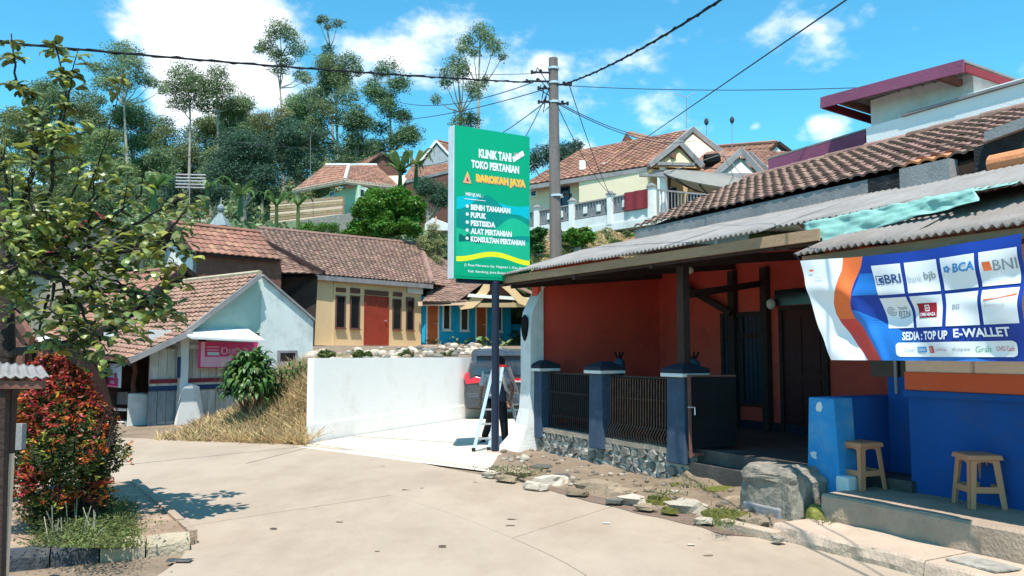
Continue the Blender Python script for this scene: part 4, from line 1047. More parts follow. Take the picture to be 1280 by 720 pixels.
tx('letters', 'print_white', 'E-WALLET', .715, .945, .725, .80, bold=.03)
def dots(m): 
    for u in (.43,): area(m, [(u + .009 * math.cos(a), .90 + .025 * math.sin(a)) for a in np.arange(0, 6.2, .6)], .005)
pr('wallet_mark', 'print_cyan', dots)
tx('letters', 'print_palegrey', 'Gopay', .445, .50, .88, .93); pr('wallet_plate', 'print_cyan', lambda m: quad(m, .515, .565, .875, .925, .0085, 3, 2))
tx('letters', 'print_white', 'DANA', .522, .56, .885, .915, off=.0125); pr('wallet_plate', 'print_red', lambda m: quad(m, .582, .606, .87, .93, .0085, 2, 2))
tx('letters', 'print_white', 'D', .589, .599, .882, .918, off=.0125); tx('letters', 'print_pinkpale', 'LinkAja', .612, .675, .888, .922)
tx('letters', 'print_grey', 'shopee', .70, .775, .885, .918); tx('letters', 'print_green', 'Grab', .795, .855, .875, .925); tx('letters', 'print_red', 'OVO Cash', .875, .95, .878, .918)
tx('letters', 'print_palegrey', 'Agen', .07, .13, .17, .21); pr('small_mark', 'print_orange', lambda m: quad(m, .045, .07, .1, .12, .0085, 2, 2))
m = MB()
m.tube([bw(0, 0), bw(0, 0) + V((-.05, .03, .07))], .004, 4)
m.build('tie_cord', 'wire', BN)
# ================================================================== WHITE WALL
ww = thing('white_wall', WA, 'long blank sunlit white wall behind the driveway, holding back the terrace', 'wall')
m = MB()
for a, b in ((WA, WB), (WB, WC)):
    d = (b - a).normalized(); n_ = V((-d.y, d.x, 0)) * .14
    m.prism([a + V((0, 0, -.1)), b + V((0, 0, -.1)), b + V((0, 0, 1.46)), a + V((0, 0, 1.49))], n_)
m.build('wall_face', 'white_wall', ww)
m = MB(); d = (WB - WA).normalized(); m.prism([WA - d * .06 + V((0, -.05, -.1)), WA + d * 7 + V((0, -.05, -.1)), WA + d * 7 + V((0, -.05, .34)), WA - d * .06 + V((0, -.05, .34))], V((-d.y, d.x, 0)) * .05 + V((0, .02, 0)))
m.build('wall_footing', 'white_wall', ww)

def panel(F, a0, a1, b, z0, z1, th=.1):
    m = MB(); m.box(a0, a1, b, b + th, z0, z1, F=F); return m
def frame_px(pl, Yl, pr_, Yr):
    A = V((at(pl, 440, Yl).x, Yl, 0)); B = V((at(pr_, 440, Yr).x, Yr, 0)); return Frame(A, math.atan2(B.y - A.y, B.x - A.x)), (B - A).length
def far_open(F, T_, px0, px1, py0, py1, pane, frame, name='window', fw=.06, b=0, mull=0, bars=0, handle=False, lab=None):
    a0, a1 = fpx(F, px0, b), fpx(F, px1, b); am = (a0 + a1) / 2; z1, z0 = fz(F, am, b, py0), fz(F, am, b, py1)
    fr = opening(name, F, a0, a1, b, z0, z1, pane, frame, T_, fw=fw, mull=[a0 + (a1 - a0) * (k + 1) / (mull + 1) for k in range(mull)], bars=bars, label=lab)
    if handle:
        m = MB(); m.box(a1 - .16, a1 - .1, b - .09, b - .01, (z0 + z1) / 2 - .02, (z0 + z1) / 2 + .02, F=F); m.build('handle', 'aluminium', fr)
    return fr

# ================================================================== CREAM HOUSE ON THE TERRACE
YF, Yw = frame_px(363, 31, 526, 37)
YH = thing('cream_house', YF(3.5, 1, 1.8), 'cream bungalow with red double door and mossy brown tiled roof above the white wall', 'house')
m = MB(); m.box(-.2, Yw, 0, .18, 1.2, 4.62, F=YF); m.box(-.2, -.02, .18, 6, 1.2, 4.6, F=YF); m.box(Yw - .18, Yw, .18, 6, 1.2, 4.6, F=YF); m.build('wall', 'plaster_cream', YH)
a_ = fpx(YF, 417, 0); m = MB(); m.box(a_ - .04, a_ + .04, -.03, 0, 1.8, 4.55, F=YF); m.build('pilaster', 'plaster_cream', YH)
m = MB(); m.box(-.25, Yw + .1, -.5, .0, 1.5, 1.86, F=YF); m.build('porch_step', 'concrete_pale', YH)
for q in ((372, 384, 371, 389),): far_open(YF, YH, *q, 'glass_dark', 'door_orange')
for q in ((420, 430, 371, 409), (438, 448, 371, 410), (491, 500, 375, 411), (508, 516, 373, 412)): far_open(YF, YH, *q, 'glass_dark', 'wood_mid', fw=.045)
for q in ((372, 385, 361.5, 365.5), (419.5, 430.5, 360.5, 364.5), (437.5, 448.5, 361, 366), (455.5, 484, 364, 368.5), (491, 501, 366, 370)): far_open(YF, YH, *q, 'wood_mid', 'wood_mid', name='vent', fw=.02)
far_open(YF, YH, 456, 484, 372, 429.5, 'door_red', 'door_red', name='door_frame', mull=1, handle=True)
eL, eR = at(352, 339, 30.4), at(541, 355, 37.2); rL, rR = at(322, 286, 37.5), at(526, 306, 43.2)
tile_patch(eL, eR, rR, rL, .24, .3, 'roof_tiles', 'tile_far', YH, amp=.04, step=.035)
m = MB(); m.prism([eL - V((0, 0, .12)), eR - V((0, 0, .12)), rR - V((0, 0, .6)), rL - V((0, 0, .6))], (0, 0, -.08)); m.build('roof_deck', 'wood_dark', YH)
hp = eR + V((2.4, 3.4, .1)); tile_patch(eR, hp + V((.6, 4.5, -.1)), rR + V((.05, .05, 0)), rR, .26, .3, 'roof_tiles', 'tile_far', YH)
m = MB(); m.prism([rL, rR, rR + V((-3, 5, -2)), rL + V((-3, 5, -2))], (0, 0, -.1)); m.build('rear_slope', 'tile_far', YH)
m = MB(); m.tube([rL + V((0, 0, .05)), rR + V((0, 0, .05))], .11, 6); m.tube([eR + V((0, 0, .05)), rR + V((0, 0, .06))], .1, 6); m.build('ridge_cap', 'tile_far', YH)
m = MB(); m.beam(eL + V((0, 0, -.12)), eR + V((0, 0, -.12)), .05, .2); m.build('fascia', 'fascia_grey', YH)
m = MB(); m.beam(fp0 := YF(fpx(YF, 508), -.05, 4.42), YF(fpx(YF, 527), -.05, 4.40), .04, .28); m.build('fascia_end', 'plaster_white', YH)
# gabled porch at its left end
gA, gB, gC = at(250, 345, 29.8), at(311, 291, 32), at(405, 341, 29.6)
gA2, gB2, gC2 = gA + V((-1.5, 4.5, 0)), gB + V((-1.5, 4.5, 0)), gC + V((-1.5, 4.5, 0))
m = MB(); m.prism([gA + V((.2, .3, -.1)), gB + V((0, .3, -.2)), gC + V((-.3, .3, -.1)), V((gC.x - .4, gC.y + .3, 1.2)), V((gA.x + .2, gA.y + .3, 1.2))], (-.05, .15, 0)); m.build('gable_wall', 'wood_dark', YH)
tile_patch(gA, gA2, gB2, gB, .26, .3, 'roof_tiles', 'tile_far', YH)
i1 = at(395, 335, 29.9); m = MB()
m.beam(gA, gB, .1, .16); m.beam(gB, gC, .1, .16); m.build('rake_board', 'wood_dark', YH)
lowL, lowR = at(320, 318, 30.2), at(402, 342, 29.5)
tile_patch(at(345, 341, 29.2), lowR, at(398, 338, 30.5), at(322, 306, 31), .26, .3, 'roof_tiles', 'tile_far', YH)
m = MB(); m.box(fpx(YF, 350), fpx(YF, 366), -.1, 0, fz(YF, 0, 0, 348), fz(YF, 0, 0, 336), F=YF); m.build('gable_patch', 'house_blue', YH)

# ================================================================== BLUE HOUSE
BF, Bw = frame_px(526, 37.3, 644, 39.8)
BH = thing('blue_house', BF(2, 1, 1.8), 'bright blue bungalow with orange doors and white framed windows right of the cream house', 'house')
m = MB(); m.box(0, Bw - .25, 0, .18, 1.2, 4.2, F=BF); m.box(Bw - .43, Bw - .25, .18, 5, 1.2, 4.2, F=BF); m.box(0, .18, .18, 5, 1.2, 4.2, F=BF); m.build('wall', 'house_blue', BH)
m = MB(); m.box(-.1, Bw + .3, -.7, 0, 1.4, 1.93, F=BF); m.build('porch_step', 'cream_board', BH)
m = MB(); m.box(Bw - .25, Bw + 2.5, .3, .5, 1.2, fz(BF, Bw, 0, 405), F=BF); tag(m.build('low_wall', 'house_blue', BH))
far_open(BF, BH, 534, 547, 379, 430, 'door_orange', 'frame_white', name='door_frame', mull=0, handle=True)
far_open(BF, BH, 595.5, 607, 380, 431, 'door_orange', 'frame_white', name='door_frame', handle=True)
for q in ((554.5, 561.5, 379, 411), (576.5, 584, 379, 412), (620, 626, 382, 413)): far_open(BF, BH, *q, 'glass_dark', 'frame_white', fw=.07)
for px in (568, 590, 613):
    a = fpx(BF, px); m = MB(); m.box(a - .03, a + .03, -.03, 0, 1.9, 4.0, F=BF); m.build('pilaster', 'house_blue', BH)
bL, bR, tL, tR = at(528, 377, 36.4), at(572, 379, 36.6), at(549, 338, 40.5), at(606, 348, 40.5)
tile_patch(bL, at(590, 377, 37), tR, tL, .25, .3, 'roof_tiles', 'tile_far', BH)
m = MB(); m.prism([bL - V((0, 0, .05)), at(590, 378, 37), tR - V((0, 0, .05)), tL - V((0, 0, .05))], (0, 0, -.08)); m.build('roof_deck', 'wood_dark', BH)
m = MB(); m.prism([bL + V((-.2, 0, -.2)), at(594, 381, 37), V((at(594, 381, 37).x, 37, at(590, 376, 37).z)), bL + V((-.2, 0, 0))], (0, .1, 0)); m.build('fascia', 'cream_board', BH)
# gable on the right with curved cream rake
gp = [(570, 378), (585, 376), (597, 366), (606, 353), (616, 346), (628, 347), (640, 357), (652, 370), (672, 378)]
up_ = [at(x, y, 36.9) for x, y in gp]; dn = [at(x + (6 if x < 610 else -4), y + 9, 36.9) for x, y in gp]
m = MB()
for i in range(8): m.prism([up_[i], up_[i + 1], dn[i + 1], dn[i]], (.02, .1, 0))
m.build('rake_board', 'plaster_cream', BH)
m = MB(); m.prism([at(582, 376, 37.3), at(612, 352, 37.3), at(634, 352, 37.3), at(668, 377, 37.3)], (.03, .1, 0)); m.build('gable_panel', 'wood_mid', BH)
m = MB(); m.prism([at(584, 371, 36.8), at(690, 378, 37), at(690, 374, 37), at(586, 367, 36.8)], (0, .2, 0)); m.build('eave_trim', 'frame_white', BH)
m = MB(); m.prism([at(570, 378, 36.9), at(616, 346, 36.9), at(616, 345, 42), at(575, 372, 42)], (0, 0, .05)); m.prism([at(616, 346, 36.9), at(690, 380, 36.9), at(690, 375, 42), at(616, 345, 42)], (0, 0, .05)); m.build('gable_roof', 'tile_far', BH)
m = MB(); m.prism([at(584, 384, 36.95), at(690, 384, 37.05), at(690, 378, 37), at(570, 379, 36.9)], (0, .12, 0)); m.build('eave_beam', 'plaster_cream', BH)

# ================================================================== LEFT SHACK (warung)
AL, AR = V((at(228, 440, 18).x, 18, 0)), V((at(390, 440, 20.7).x, 20.7, 0))
AF = Frame(AL, math.atan2(AR.y - AL.y, AR.x - AL.x)); Aw = (AR - AL).length
SH = thing('stall_house', AF(1.5, 1, 0), 'small plank fronted shack with mint gable left of the dry grass bank', 'house')
apz = fz(AF, Aw / 2, 0, 345); ezL = fz(AF, 0, 0, 412); ezR = fz(AF, Aw, 0, 402)
am_ = Aw * .56; z_sill = fz(AF, .5, 0, 412)
m = MB(); m.prism([AF(.12, .0, z_sill - .05), AF(am_, 0, z_sill - .05), AF(am_, 0, apz - .12), AF(Aw / 2, 0, apz - .12)], AF.w * .12); m.build('gable_wall', 'plaster_mint', SH)
m = MB(); m.prism([AF(am_, -.03, -.1), AF(Aw, -.03, -.1), AF(Aw, -.03, ezR), AF(Aw * .96, -.03, ezR + .12), AF(am_ + .02, -.03, apz - .02), AF(am_, -.03, apz)], AF.w * .18); m.build('pale_wall', 'plaster_pale', SH)
m = MB(); m.beam(AF(am_, .02, apz + .03), AF(Aw + .03, .02, ezR + .03), .24, .05); m.build('parapet_cap', 'fascia_grey', SH)
far_open(AF, SH, 350, 369, 441, 452, 'glass_dark', 'fascia_grey', b=-.03)
m = MB(); m.box(Aw - .15, Aw, .15, 4, -.1, ezR, F=AF); m.box(0, .12, .1, 4, -.1, ezL, F=AF); m.build('side_wall', 'plaster_white', SH)
# roof, ridge running back
slo = (AF(Aw / 2, -.25, apz + .03) - AF(-.05, -.25, ezL - .03)); slU = AF.w.copy(); slW = slo.normalized(); ns = 13; L_ = slo.length
tile_parts(AF(-.05, -.25, ezL - .03), slU, slW, 17, ns, .21, L_ / ns, 'tile_left', SH, amp=.03, near=V((0, 0, 1.6)))
m = MB(); m.prism([AF(-.05, -.22, ezL - .05), AF(-.05, 3.3, ezL - .05), AF(Aw / 2, 3.3, apz + .01), AF(Aw / 2, -.22, apz + .01)], (0, 0, -.05)); m.prism([AF(Aw, .2, ezR - .05), AF(Aw, 3.3, ezR - .05), AF(Aw / 2, 3.3, apz + .02), AF(Aw / 2, .2, apz + .02)], (0, 0, -.05)); m.build('roof_deck', 'wood_dark', SH)
m = MB(); m.tube([AF(Aw / 2, -.27, apz + .06), AF(Aw / 2, 3.3, apz + .06)], .07, 6); m.build('ridge_cap', 'kerb_yellow', SH)
m = MB(); m.beam(AF(-.1, -.28, ezL - .08), AF(Aw / 2, -.28, apz - .02), .05, .11); m.build('rake_board', 'fascia_grey', SH)
m = MB(); m.beam(AF(-.1, -.24, ezL - .11), AF(Aw / 2, -.24, apz - .07), .04, .05); m.build('rake_trim', 'plaster_white', SH)
# lower lean-to roof
lo1, lo2 = AF(.0, -.35, fz(AF, 0, 0, 413)), at(161, 449, 16.9); d_lo = (lo2 - lo1); wl = (-d_lo).normalized(); ul = (AF.w - wl * AF.w.dot(wl)).normalized()
tile_parts(lo2, ul, wl, 15, 8, .21, d_lo.length / 8, 'tile_left', SH, amp=.03, limit=200)
m = MB(); m.prism([lo2 + V((0, 0, -.03)), lo2 + ul * 3.1 + V((0, 0, -.03)), lo1 + ul * 3.1 + V((0, 0, -.03)), lo1 + V((0, 0, -.03))], (0, 0, -.05)); m.build('lean_deck', 'wood_dark', SH)
m = MB(); m.beam(lo2 + V((.03, -.05, -.04)), lo1 + V((.05, -.05, -.04)), .05, .12); m.build('lean_rake', 'fascia_grey', SH)
m = MB(); m.beam(lo2 + ul * -.05 + V((-.03, 0, -.05)), lo2 + ul * 3.1 + V((-.03, 0, -.05)), .04, .09); m.build('lean_eave', 'wood_mid', SH)
# plank front below the gable
a0p = fpx(AF, 188, .25); npk = 13; zt = z_sill - .02; a1p = am_
for i in range(npk):
    x0 = a0p + (a1p - a0p) * i / npk; x1 = a0p + (a1p - a0p) * (i + 1) / npk - .012
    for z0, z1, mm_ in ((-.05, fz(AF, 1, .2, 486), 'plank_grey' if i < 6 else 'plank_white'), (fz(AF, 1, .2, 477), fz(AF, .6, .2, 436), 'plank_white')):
        m = MB(); m.box(x0, x1, .2 + random.uniform(-.008, .008), .24, z0, z1, F=AF); m.build('plank', mm_, SH)
hb('rail_maroon', 'maroon', (a0p, a1p, .16, .2, fz(AF, 1, .2, 477), fz(AF, 1, .2, 472)), F=AF, parent=SH)
hb('rail_navy', 'navy', (a0p, a1p, .17, .23, fz(AF, 1, .2, 486), fz(AF, 1, .2, 480)), F=AF, parent=SH)
hb('sill_band', 'plank_white', (a0p, a1p, .18, .22, fz(AF, 1, .2, 480.3), fz(AF, 1, .2, 476.8)), F=AF, parent=SH)
hb('top_beam', 'plaster_white', (0, a1p, .15, .26, fz(AF, .6, .2, 436.5), fz(AF, .6, .2, 431)), F=AF, parent=SH)
hb('back_dark', 'wood_dark', (a0p - .95, a1p, 1.5, 1.6, 0, 1.6), F=AF, parent=SH)
for px in (206, 219, 250):
    a = fpx(AF, px, .2); hb('vent_hole', 'wood_dark', (a, a + .16, .19, .23, fz(AF, a, .2, 429), fz(AF, a, .2, 419)), F=AF, parent=SH)
hb('front_post', 'plaster_white', (fpx(AF, 226, .1), fpx(AF, 236, .1), .05, .16, 0, zt), F=AF, parent=SH)
hb('painted_post', 'navy', (fpx(AF, 223.5, .05), fpx(AF, 227, .05), .02, .05, fz(AF, .3, 0, 472), fz(AF, .3, 0, 446)), F=AF, parent=SH)
hb('upper_boards', 'plaster_white', (a0p, a1p, .24, .3, fz(AF, .6, .2, 431), zt), F=AF, parent=SH)
m = MB(); m.prism([AF(fpx(AF, 227, -.1), -.02, -.02), AF(fpx(AF, 262, -.1), -.02, -.02), AF(fpx(AF, 254, -.1), -.02, fz(AF, 1, 0, 482)), AF(fpx(AF, 243, -.1), -.02, fz(AF, 1, 0, 478)), AF(fpx(AF, 234, -.1), -.02, fz(AF, 1, 0, 483))], AF.w * .1); m.build('white_screen', 'plaster_white', SH)
# little awning
m = MB(); q0, q1 = fpx(AF, 240, -.6), fpx(AF, 331, -.6)
m.prism([AF(q0, -.62, fz(AF, q0, -.6, 421)), AF(q1, -.62, fz(AF, q1, -.6, 425)), AF(q1 - .1, .0, fz(AF, q1, 0, 410)), AF(q0 - .02, 0, fz(AF, q0, 0, 411))], (0, 0, -.05)); m.build('awning', 'plaster_white', SH)
# porch post, low wall, counter
pbase = gnd(171, 528); lw = thing('low_wall', pbase, 'stained white low wall carrying a crooked wooden post at the shack porch', 'wall')
m = MB(); pb = gnd(158, 530), gnd(186, 524); dd = pb[1] - pb[0]
a_, b_ = at(158, 532, 17.6), at(184, 528, 17.9); m.prism([V((a_.x, a_.y, -.03)), V((b_.x, b_.y, -.03)), V((b_.x, b_.y, .66)), V((a_.x, a_.y, .70))], (.12, .4, 0)); m.build('wall_block', 'plaster_white', lw, bevel=.02)
m = MB(); m.tube([at(168, 493, 18), at(166, 480, 18), at(169, 465, 18), at(167, 448, 18)], [.06, .05, .055, .05], 7); m.build('post', 'wood_mid', lw)
m = MB(); m.prism([at(182, 495, 18.3), at(190, 490, 18.6), at(190, 506, 18.6), at(182, 508, 18.3)], (0, .1, 0)); m.build('cut_board', 'plaster_white', lw)
m = MB(); m.box(-.0, .0, 0, 0, 0, 0); ct = thing('counter', at(140, 500, 18.6), 'low grey counter with white rail under the left posters', 'counter')
c0, c1_ = at(120, 490, 18.8), at(160, 490, 18.2)
m = MB(); m.prism([c0, c1_, c1_ + V((0, 0, -.28)), c0 + V((0, 0, -.28))], (-.1, .5, 0)); m.build('apron', 'plank_grey', ct)
m = MB(); m.prism([at(118, 509, 18.6), at(158, 511, 18.1), at(158, 514, 18.1), at(118, 512, 18.6)], (0, .1, 0)); m.build('rail', 'plaster_white', ct)
m = MB(); m.prism([at(110, 524, 18.4), at(158, 528, 17.9), at(158, 536, 17.9), at(110, 533, 18.4)], (0, .6, 0)); m.build('base_slab', 'plaster_white', ct)
m = MB(); m.prism([at(118, 511, 19), at(160, 513, 18.6), at(160, 528, 18.6), at(118, 526, 19)], (0, .05, 0)); m.build('back_board', 'wood_dark', ct)
# wooden bench
bn = thing('bench', gnd(202, 523), 'small brown wooden bench beside the plank front', 'bench')
m = MB(); p = at(202, 505, 18.7); m.box(p.x - .28, p.x + .22, p.y, p.y + .28, p.z - .03, p.z + .02); m.build('seat', 'wood_raw', bn)
for dx, dy in ((-.05, .03), (.2, .03), (-.05, .25), (.2, .25)):
    m = MB(); m.box(p.x + dx - .02, p.x + dx + .02, p.y + dy - .02, p.y + dy + .02, .0, p.z - .03); m.build('leg', 'wood_raw', bn)
m = MB(); m.beam(V((p.x - .04, p.y + .05, .1)), V((p.x + .2, p.y + .25, .1)), .05, .06); m.build('stretcher', 'wood_mid', bn)
# posters
def poster(name, P3, parts, label, texts=()):
    """P3(u,v) v up; parts = [(mat,u0,u1,v0,v1)]"""
    t_ = thing(name, P3(.5, .5), label, 'banner')
    for k, (mm_, u0, u1, v0, v1) in enumerate(parts):
        m = MB(); m.grid(lambda a, b: P3(u0 + (u1 - u0) * a, v0 + (v1 - v0) * b, .003 * k), 6, 3); m.build('sheet' if k == 0 else 'print_field', mm_, t_, recalc=False)
    for mm_, s, u0, u1, v0, v1 in texts:
        m = MB(); put_text(m, s, lambda a, b: P3(a, b, .03), u0, u1, v0, v1, bold=.02); m.build('letters', mm_, t_, recalc=False)
def P_pink(u, v, o=0):
    a0, a1 = fpx(AF, 249, -.1), fpx(AF, 322, -.1); z1 = fz(AF, a0, -.1, 427); z0 = fz(AF, a0, -.1, 460)
    return AF(a0 + (a1 - a0) * u, -.1 - o - .02 * math.sin(u * 9), z0 + (z1 - z0) * v + .03 * u * 0)
poster('shop_banner', P_pink, [('print_pink', 0, 1, 0, 1), ('print_pinkpale', .04, .1, .04, 1), ('print_pinkpale', .1, .56, .03, .42), ('print_palegrey', .14, .34, .48, .60),
    ('print_pinkpale', .13, .33, .66, .70), ('print_pinkpale', .13, .33, .78, .82), ('print_pinkpale', .37, .40, .54, .78), ('print_pinkpale', .40, .46, .74, .78), ('print_pinkpale', .40, .46, .52, .56), ('print_pinkpale', .46, .49, .56, .74), ('print_pinkpale', .51, .53, .54, .72), ('print_pinkpale', .55, .57, .54, .72), ('print_pinkpale', .59, .61, .54, .72), ('print_pinkpale', .57, .64, .68, .72)], 'crimson and pink banner under the small awning of the shack')
def P_left(u, v, o=0):
    A = at(104, 453, 19.6); B = at(153, 455, 17.6); p = A.lerp(B, u); zt_ = p.z; n_ = V(((B - A).y, -(B - A).x, 0)).normalized()
    return V((p.x, p.y, zt_ - .52 + .52 * v)) + n_ * (o + .01)
poster('shop_banner', P_left, [('print_white', 0, 1, 0, 1), ('print_pink', .06, .6, .35, .62), ('print_pinkpale', .1, .6, .60, .8), ('print_maroon', .35, .6, .82, .98), ('print_pinkpale', .61, .63, .03, .97), ('print_pink', .70, .93, .03, .40), ('print_pinkpale', .76, .86, .14, .28), ('print_pink', .85, .9, .42, .62), ('print_palegrey', .74, .82, .5, .62)], 'white poster with pink blocks under the lean-to eave left of the shack')

# ================================================================== OTHER HOUSES BEHIND THE SHACK
def gable_house(label, A, Bp, apex, eA, eB, back, base, wallm, tilem, depth_tile=.3, edge='wood_dark', name='hillside_house', wins=(), side=None):
    """gable front A-B (ground xy implied), apex and eaves as points; roof runs back by vector back"""
    back = V(back); T_ = thing(name, V((apex.x, apex.y, base)), label, 'house')
    ea, eb = V(eA), V(eB); ins = (eb - ea).normalized() * .18; bi = back.normalized() * .15
    m = MB(); m.prism([ea + ins + bi, apex + bi - V((0, 0, .1)), eb - ins + bi, V((eb.x, eb.y, base)) - ins + bi, V((ea.x, ea.y, base)) + ins + bi], back.normalized() * .1)
    m.build('gable_wall', wallm, T_)
    m = MB()
    for e, s in ((ea, 1), (eb, -1)):
        p = e + ins * s + bi; m.prism([p, p + back, V((p.x + back.x, p.y + back.y, base)), V((p.x, p.y, base))], ins * s * .4)
    m.build('side_wall', side or wallm, T_)
    for e in (ea, eb): tile_patch(e, e + back, apex + back, apex, .25, depth_tile, 'roof_tiles', tilem, T_)
    m = MB()
    for e in (ea, eb): m.prism([e - V((0, 0, .05)), e + back - V((0, 0, .05)), apex + back - V((0, 0, .05)), apex - V((0, 0, .05))], (0, 0, -.06))
    m.build('roof_deck', 'wood_dark', T_)
    m = MB(); m.tube([apex + V((0, 0, .04)), apex + back + V((0, 0, .04))], .09, 6); m.build('ridge_cap', tilem, T_)
    m = MB(); m.beam(ea - bi * .3, apex - bi * .3, .08, .16); m.beam(apex - bi * .3, eb - bi * .3, .08, .16); m.build('rake_board', edge, T_)
    return T_
gable_house('white gabled house with orange tiled roof left of the cream house', 0, 0, at(214, 279, 27.5), at(197, 318, 28.4), at(240, 314, 26.6), (2.3, 2.3, 0), 0, 'white_wall', 'tile_red', side='wood_mid')
gable_house('rough grey gabled house with red ridge tiles behind the leafy tree', 0, 0, at(118, 268, 25.5), at(55, 322, 25), at(190, 306, 27), (-3.5, 5, 0), 0, 'concrete', 'tile_red', edge='maroon')
gable_house('low brown tiled house with dark rake boards directly behind the shack', 0, 0, at(230, 336, 22.6), at(105, 428, 20.2), at(272, 368, 24), (-2.6, 2.2, 0), 0, 'wood_dark', 'tile_red', edge='wood_dark')
gable_house('dark timber cottage with small tiled gable at the far left behind the kiosk', 0, 0, at(14, 388, 13.4), at(-16, 425, 13.4), at(40, 426, 12.8), (-1.8, 3.2, .0), 0, 'wood_mid', 'tile_left', edge='wood_mid')
tcot = thing('timber_porch', gnd(30, 520), 'dark red timber porch frame of the cottage at the far left', 'porch')
m = MB()
for px in (18, 35, 52): m.beam(at(px, 430, 13.2), V((at(px, 430, 13.2).x, 13.2, 0)), .1, .1)
m.beam(at(0, 431, 13.2), at(56, 431, 13.2), .12, .1); m.beam(at(0, 458, 13.3), at(56, 458, 13.3), .08, .08); m.build('timber_frame', 'wood_mid', tcot)
m = MB(); m.prism([at(-30, 434, 13.6), at(60, 434, 13.8), at(60, 500, 13.8), at(-30, 500, 13.6)], (0, .1, 0)); m.build('dark_wall', 'wood_dark', tcot)
m = MB(); m.prism([at(38, 424, 14.2), at(55, 420, 14.4), at(62, 430, 14.4), at(42, 433, 14.2)], (0, .5, .0)); m.build('white_sheet', 'plaster_white', tcot)

# ================================================================== HILL HOUSE (pale green, hipped red roof) y 190-285
HF, Hw = frame_px(380, 56, 444, 50)
HH = thing('hill_house', HF(3, 2, 9), 'pale green hillside house with weathered red hipped roof above the round green bush', 'house')
zb = 8.3
m = MB(); zH = fz(HF, Hw, 0, 231)
RF, Rw = frame_px(444, 50, 494, 53)
m.box(-.5, Hw, 0, .2, zb, zH, F=HF); m.box(0, Rw, 0, .2, zb, zH - .05, F=RF); m.build('wall', 'plaster_green', HH)
C0, C1, C2 = at(366, 238, 57), at(431, 226, 49.2), at(500, 234, 53); P1, P2 = at(408, 206, 58), at(470, 206, 57)
tile_patch(C0, C1, at(436, 207, 54), P1, .3, .38, 'roof_tiles', 'tile_red', HH); tile_patch(C1, C2, P2, at(436, 207, 54), .3, .38, 'roof_tiles', 'tile_red', HH)
m = MB(); m.prism([C0 - V((0, 0, .1)), C1 - V((0, 0, .1)), C2 - V((0, 0, .1)), P2 + V((2, 3, -.1)), P1 + V((-2, 4, -.1))], (0, 0, -.1)); m.build('soffit', 'cream_board', HH)
m = MB(); m.beam(C0, C1, .1, .2); m.beam(C1, C2, .1, .2); m.build('fascia', 'cream_board', HH)
m = MB(); m.tube([C1 + V((0, 0, .1)), at(436, 206, 54), P2], .12, 5); m.tube([at(436, 206, 54), P1], .12, 5); m.build('ridge_cap', 'plaster_white', HH)
m = MB(); m.box(-.8, Hw * .4, -.1, 0, zb + 2.2, zb + 2.7, F=HF)
far_open(RF, HH, 446, 452, 237, 246, 'glass_dark', 'frame_white'); far_open(RF, HH, 455, 460, 237, 246, 'glass_dark', 'frame_white')
far_open(HF, HH, 410, 416, 240, 245, 'glass_dark', 'frame_white')
FP, Fw_ = frame_px(334, 51, 425, 47.5)
bfence = thing('bamboo_fence', FP(2, 0, 9), 'woven bamboo fence on the slope below the pale green house', 'fence')
for r in range(8):
    m = MB()
    z0 = fz(FP, 0, 0, 278 - 5 * r * 0.68); z1 = fz(FP, Fw_, 0, 268 - 3.0 * r)
    m.beam(FP(0, .0, z0), FP(Fw_, 0, z1), .05, .16 if r % 2 else .10); m.build('bamboo_slat', ['cream_board', 'wood_raw', 'grass_dry'][r % 3], bfence)
m = MB()
for i in range(6): a = Fw_ * i / 5; m.box(a - .05, a + .05, .04, .12, 7.5, fz(FP, a, 0, 250 - i), F=FP)
m.build('fence_post', 'wood_raw', bfence)
m = MB(); m.prism([FP(Fw_ * .3, -.1, 7), FP(Fw_ * 1.3, -.6, 7), FP(Fw_ * 1.3, -.6, fz(FP, Fw_ * 1.2, 0, 268)), FP(Fw_ * .3, -.1, fz(FP, Fw_ * .3, 0, 277))], (0, .3, 0)); tag(m.build('stone_terrace', 'stone', None, origin=FP(1, 0, 8)), 'dark stone terrace wall under the bamboo fence', 'wall')
# roofs right of it with white gable rake, y 175-235
HG = gable_house('distant house with grey gable and white rake boards left of the green sign', 0, 0, at(546, 176, 62), at(522, 206, 61), at(574, 206, 62), (5, 5, 0), 9, 'plank_grey', 'tile_red', edge='frame_white')
m = MB(); e1, e2, e3, e4 = at(500, 229, 57), at(566, 213, 60), at(552, 195, 64), at(520, 200, 64)
tile_patch(e1, e2, e3, e4, .3, .4, 'roof_tiles', 'tile_red', HG); m.prism([e1 - V((0, 0, .1)), e2 - V((0, 0, .1)), V((e2.x, e2.y, 9)), V((e1.x, e1.y, 9))], (0, .2, 0)); m.build('front_wall', 'wood_mid', HG)
m = MB(); m.beam(e1, e2, .1, .2); m.build('fascia', 'fascia_grey', HG)
gable_house('distant red roof peeping out behind the hipped roof of the green house', 0, 0, at(478, 192, 66), at(462, 203, 66), at(508, 214, 66), (-3, 4, 0), 9, 'wood_mid', 'tile_red')
# small things on the slope under the sign
m = MB(); m.prism([at(531, 280, 45), at(541, 272, 45), at(560, 280, 45), at(560, 288, 45), at(531, 288, 45)], (.5, 1.5, 0)); tag(m.build('rubble_hut', 'plaster_white', None, origin=at(545, 280, 45)), 'tiny whitewashed hut end with terracotta patch left of the sign', 'hut')
m = MB(); m.tube([at(545, 325, 44), at(545, 271, 44)], .05, 5); tag(m.build('bamboo_pole', 'cream_board', None, origin=at(545, 325, 44)), 'thin upright bamboo pole on the slope left of the sign', 'pole')

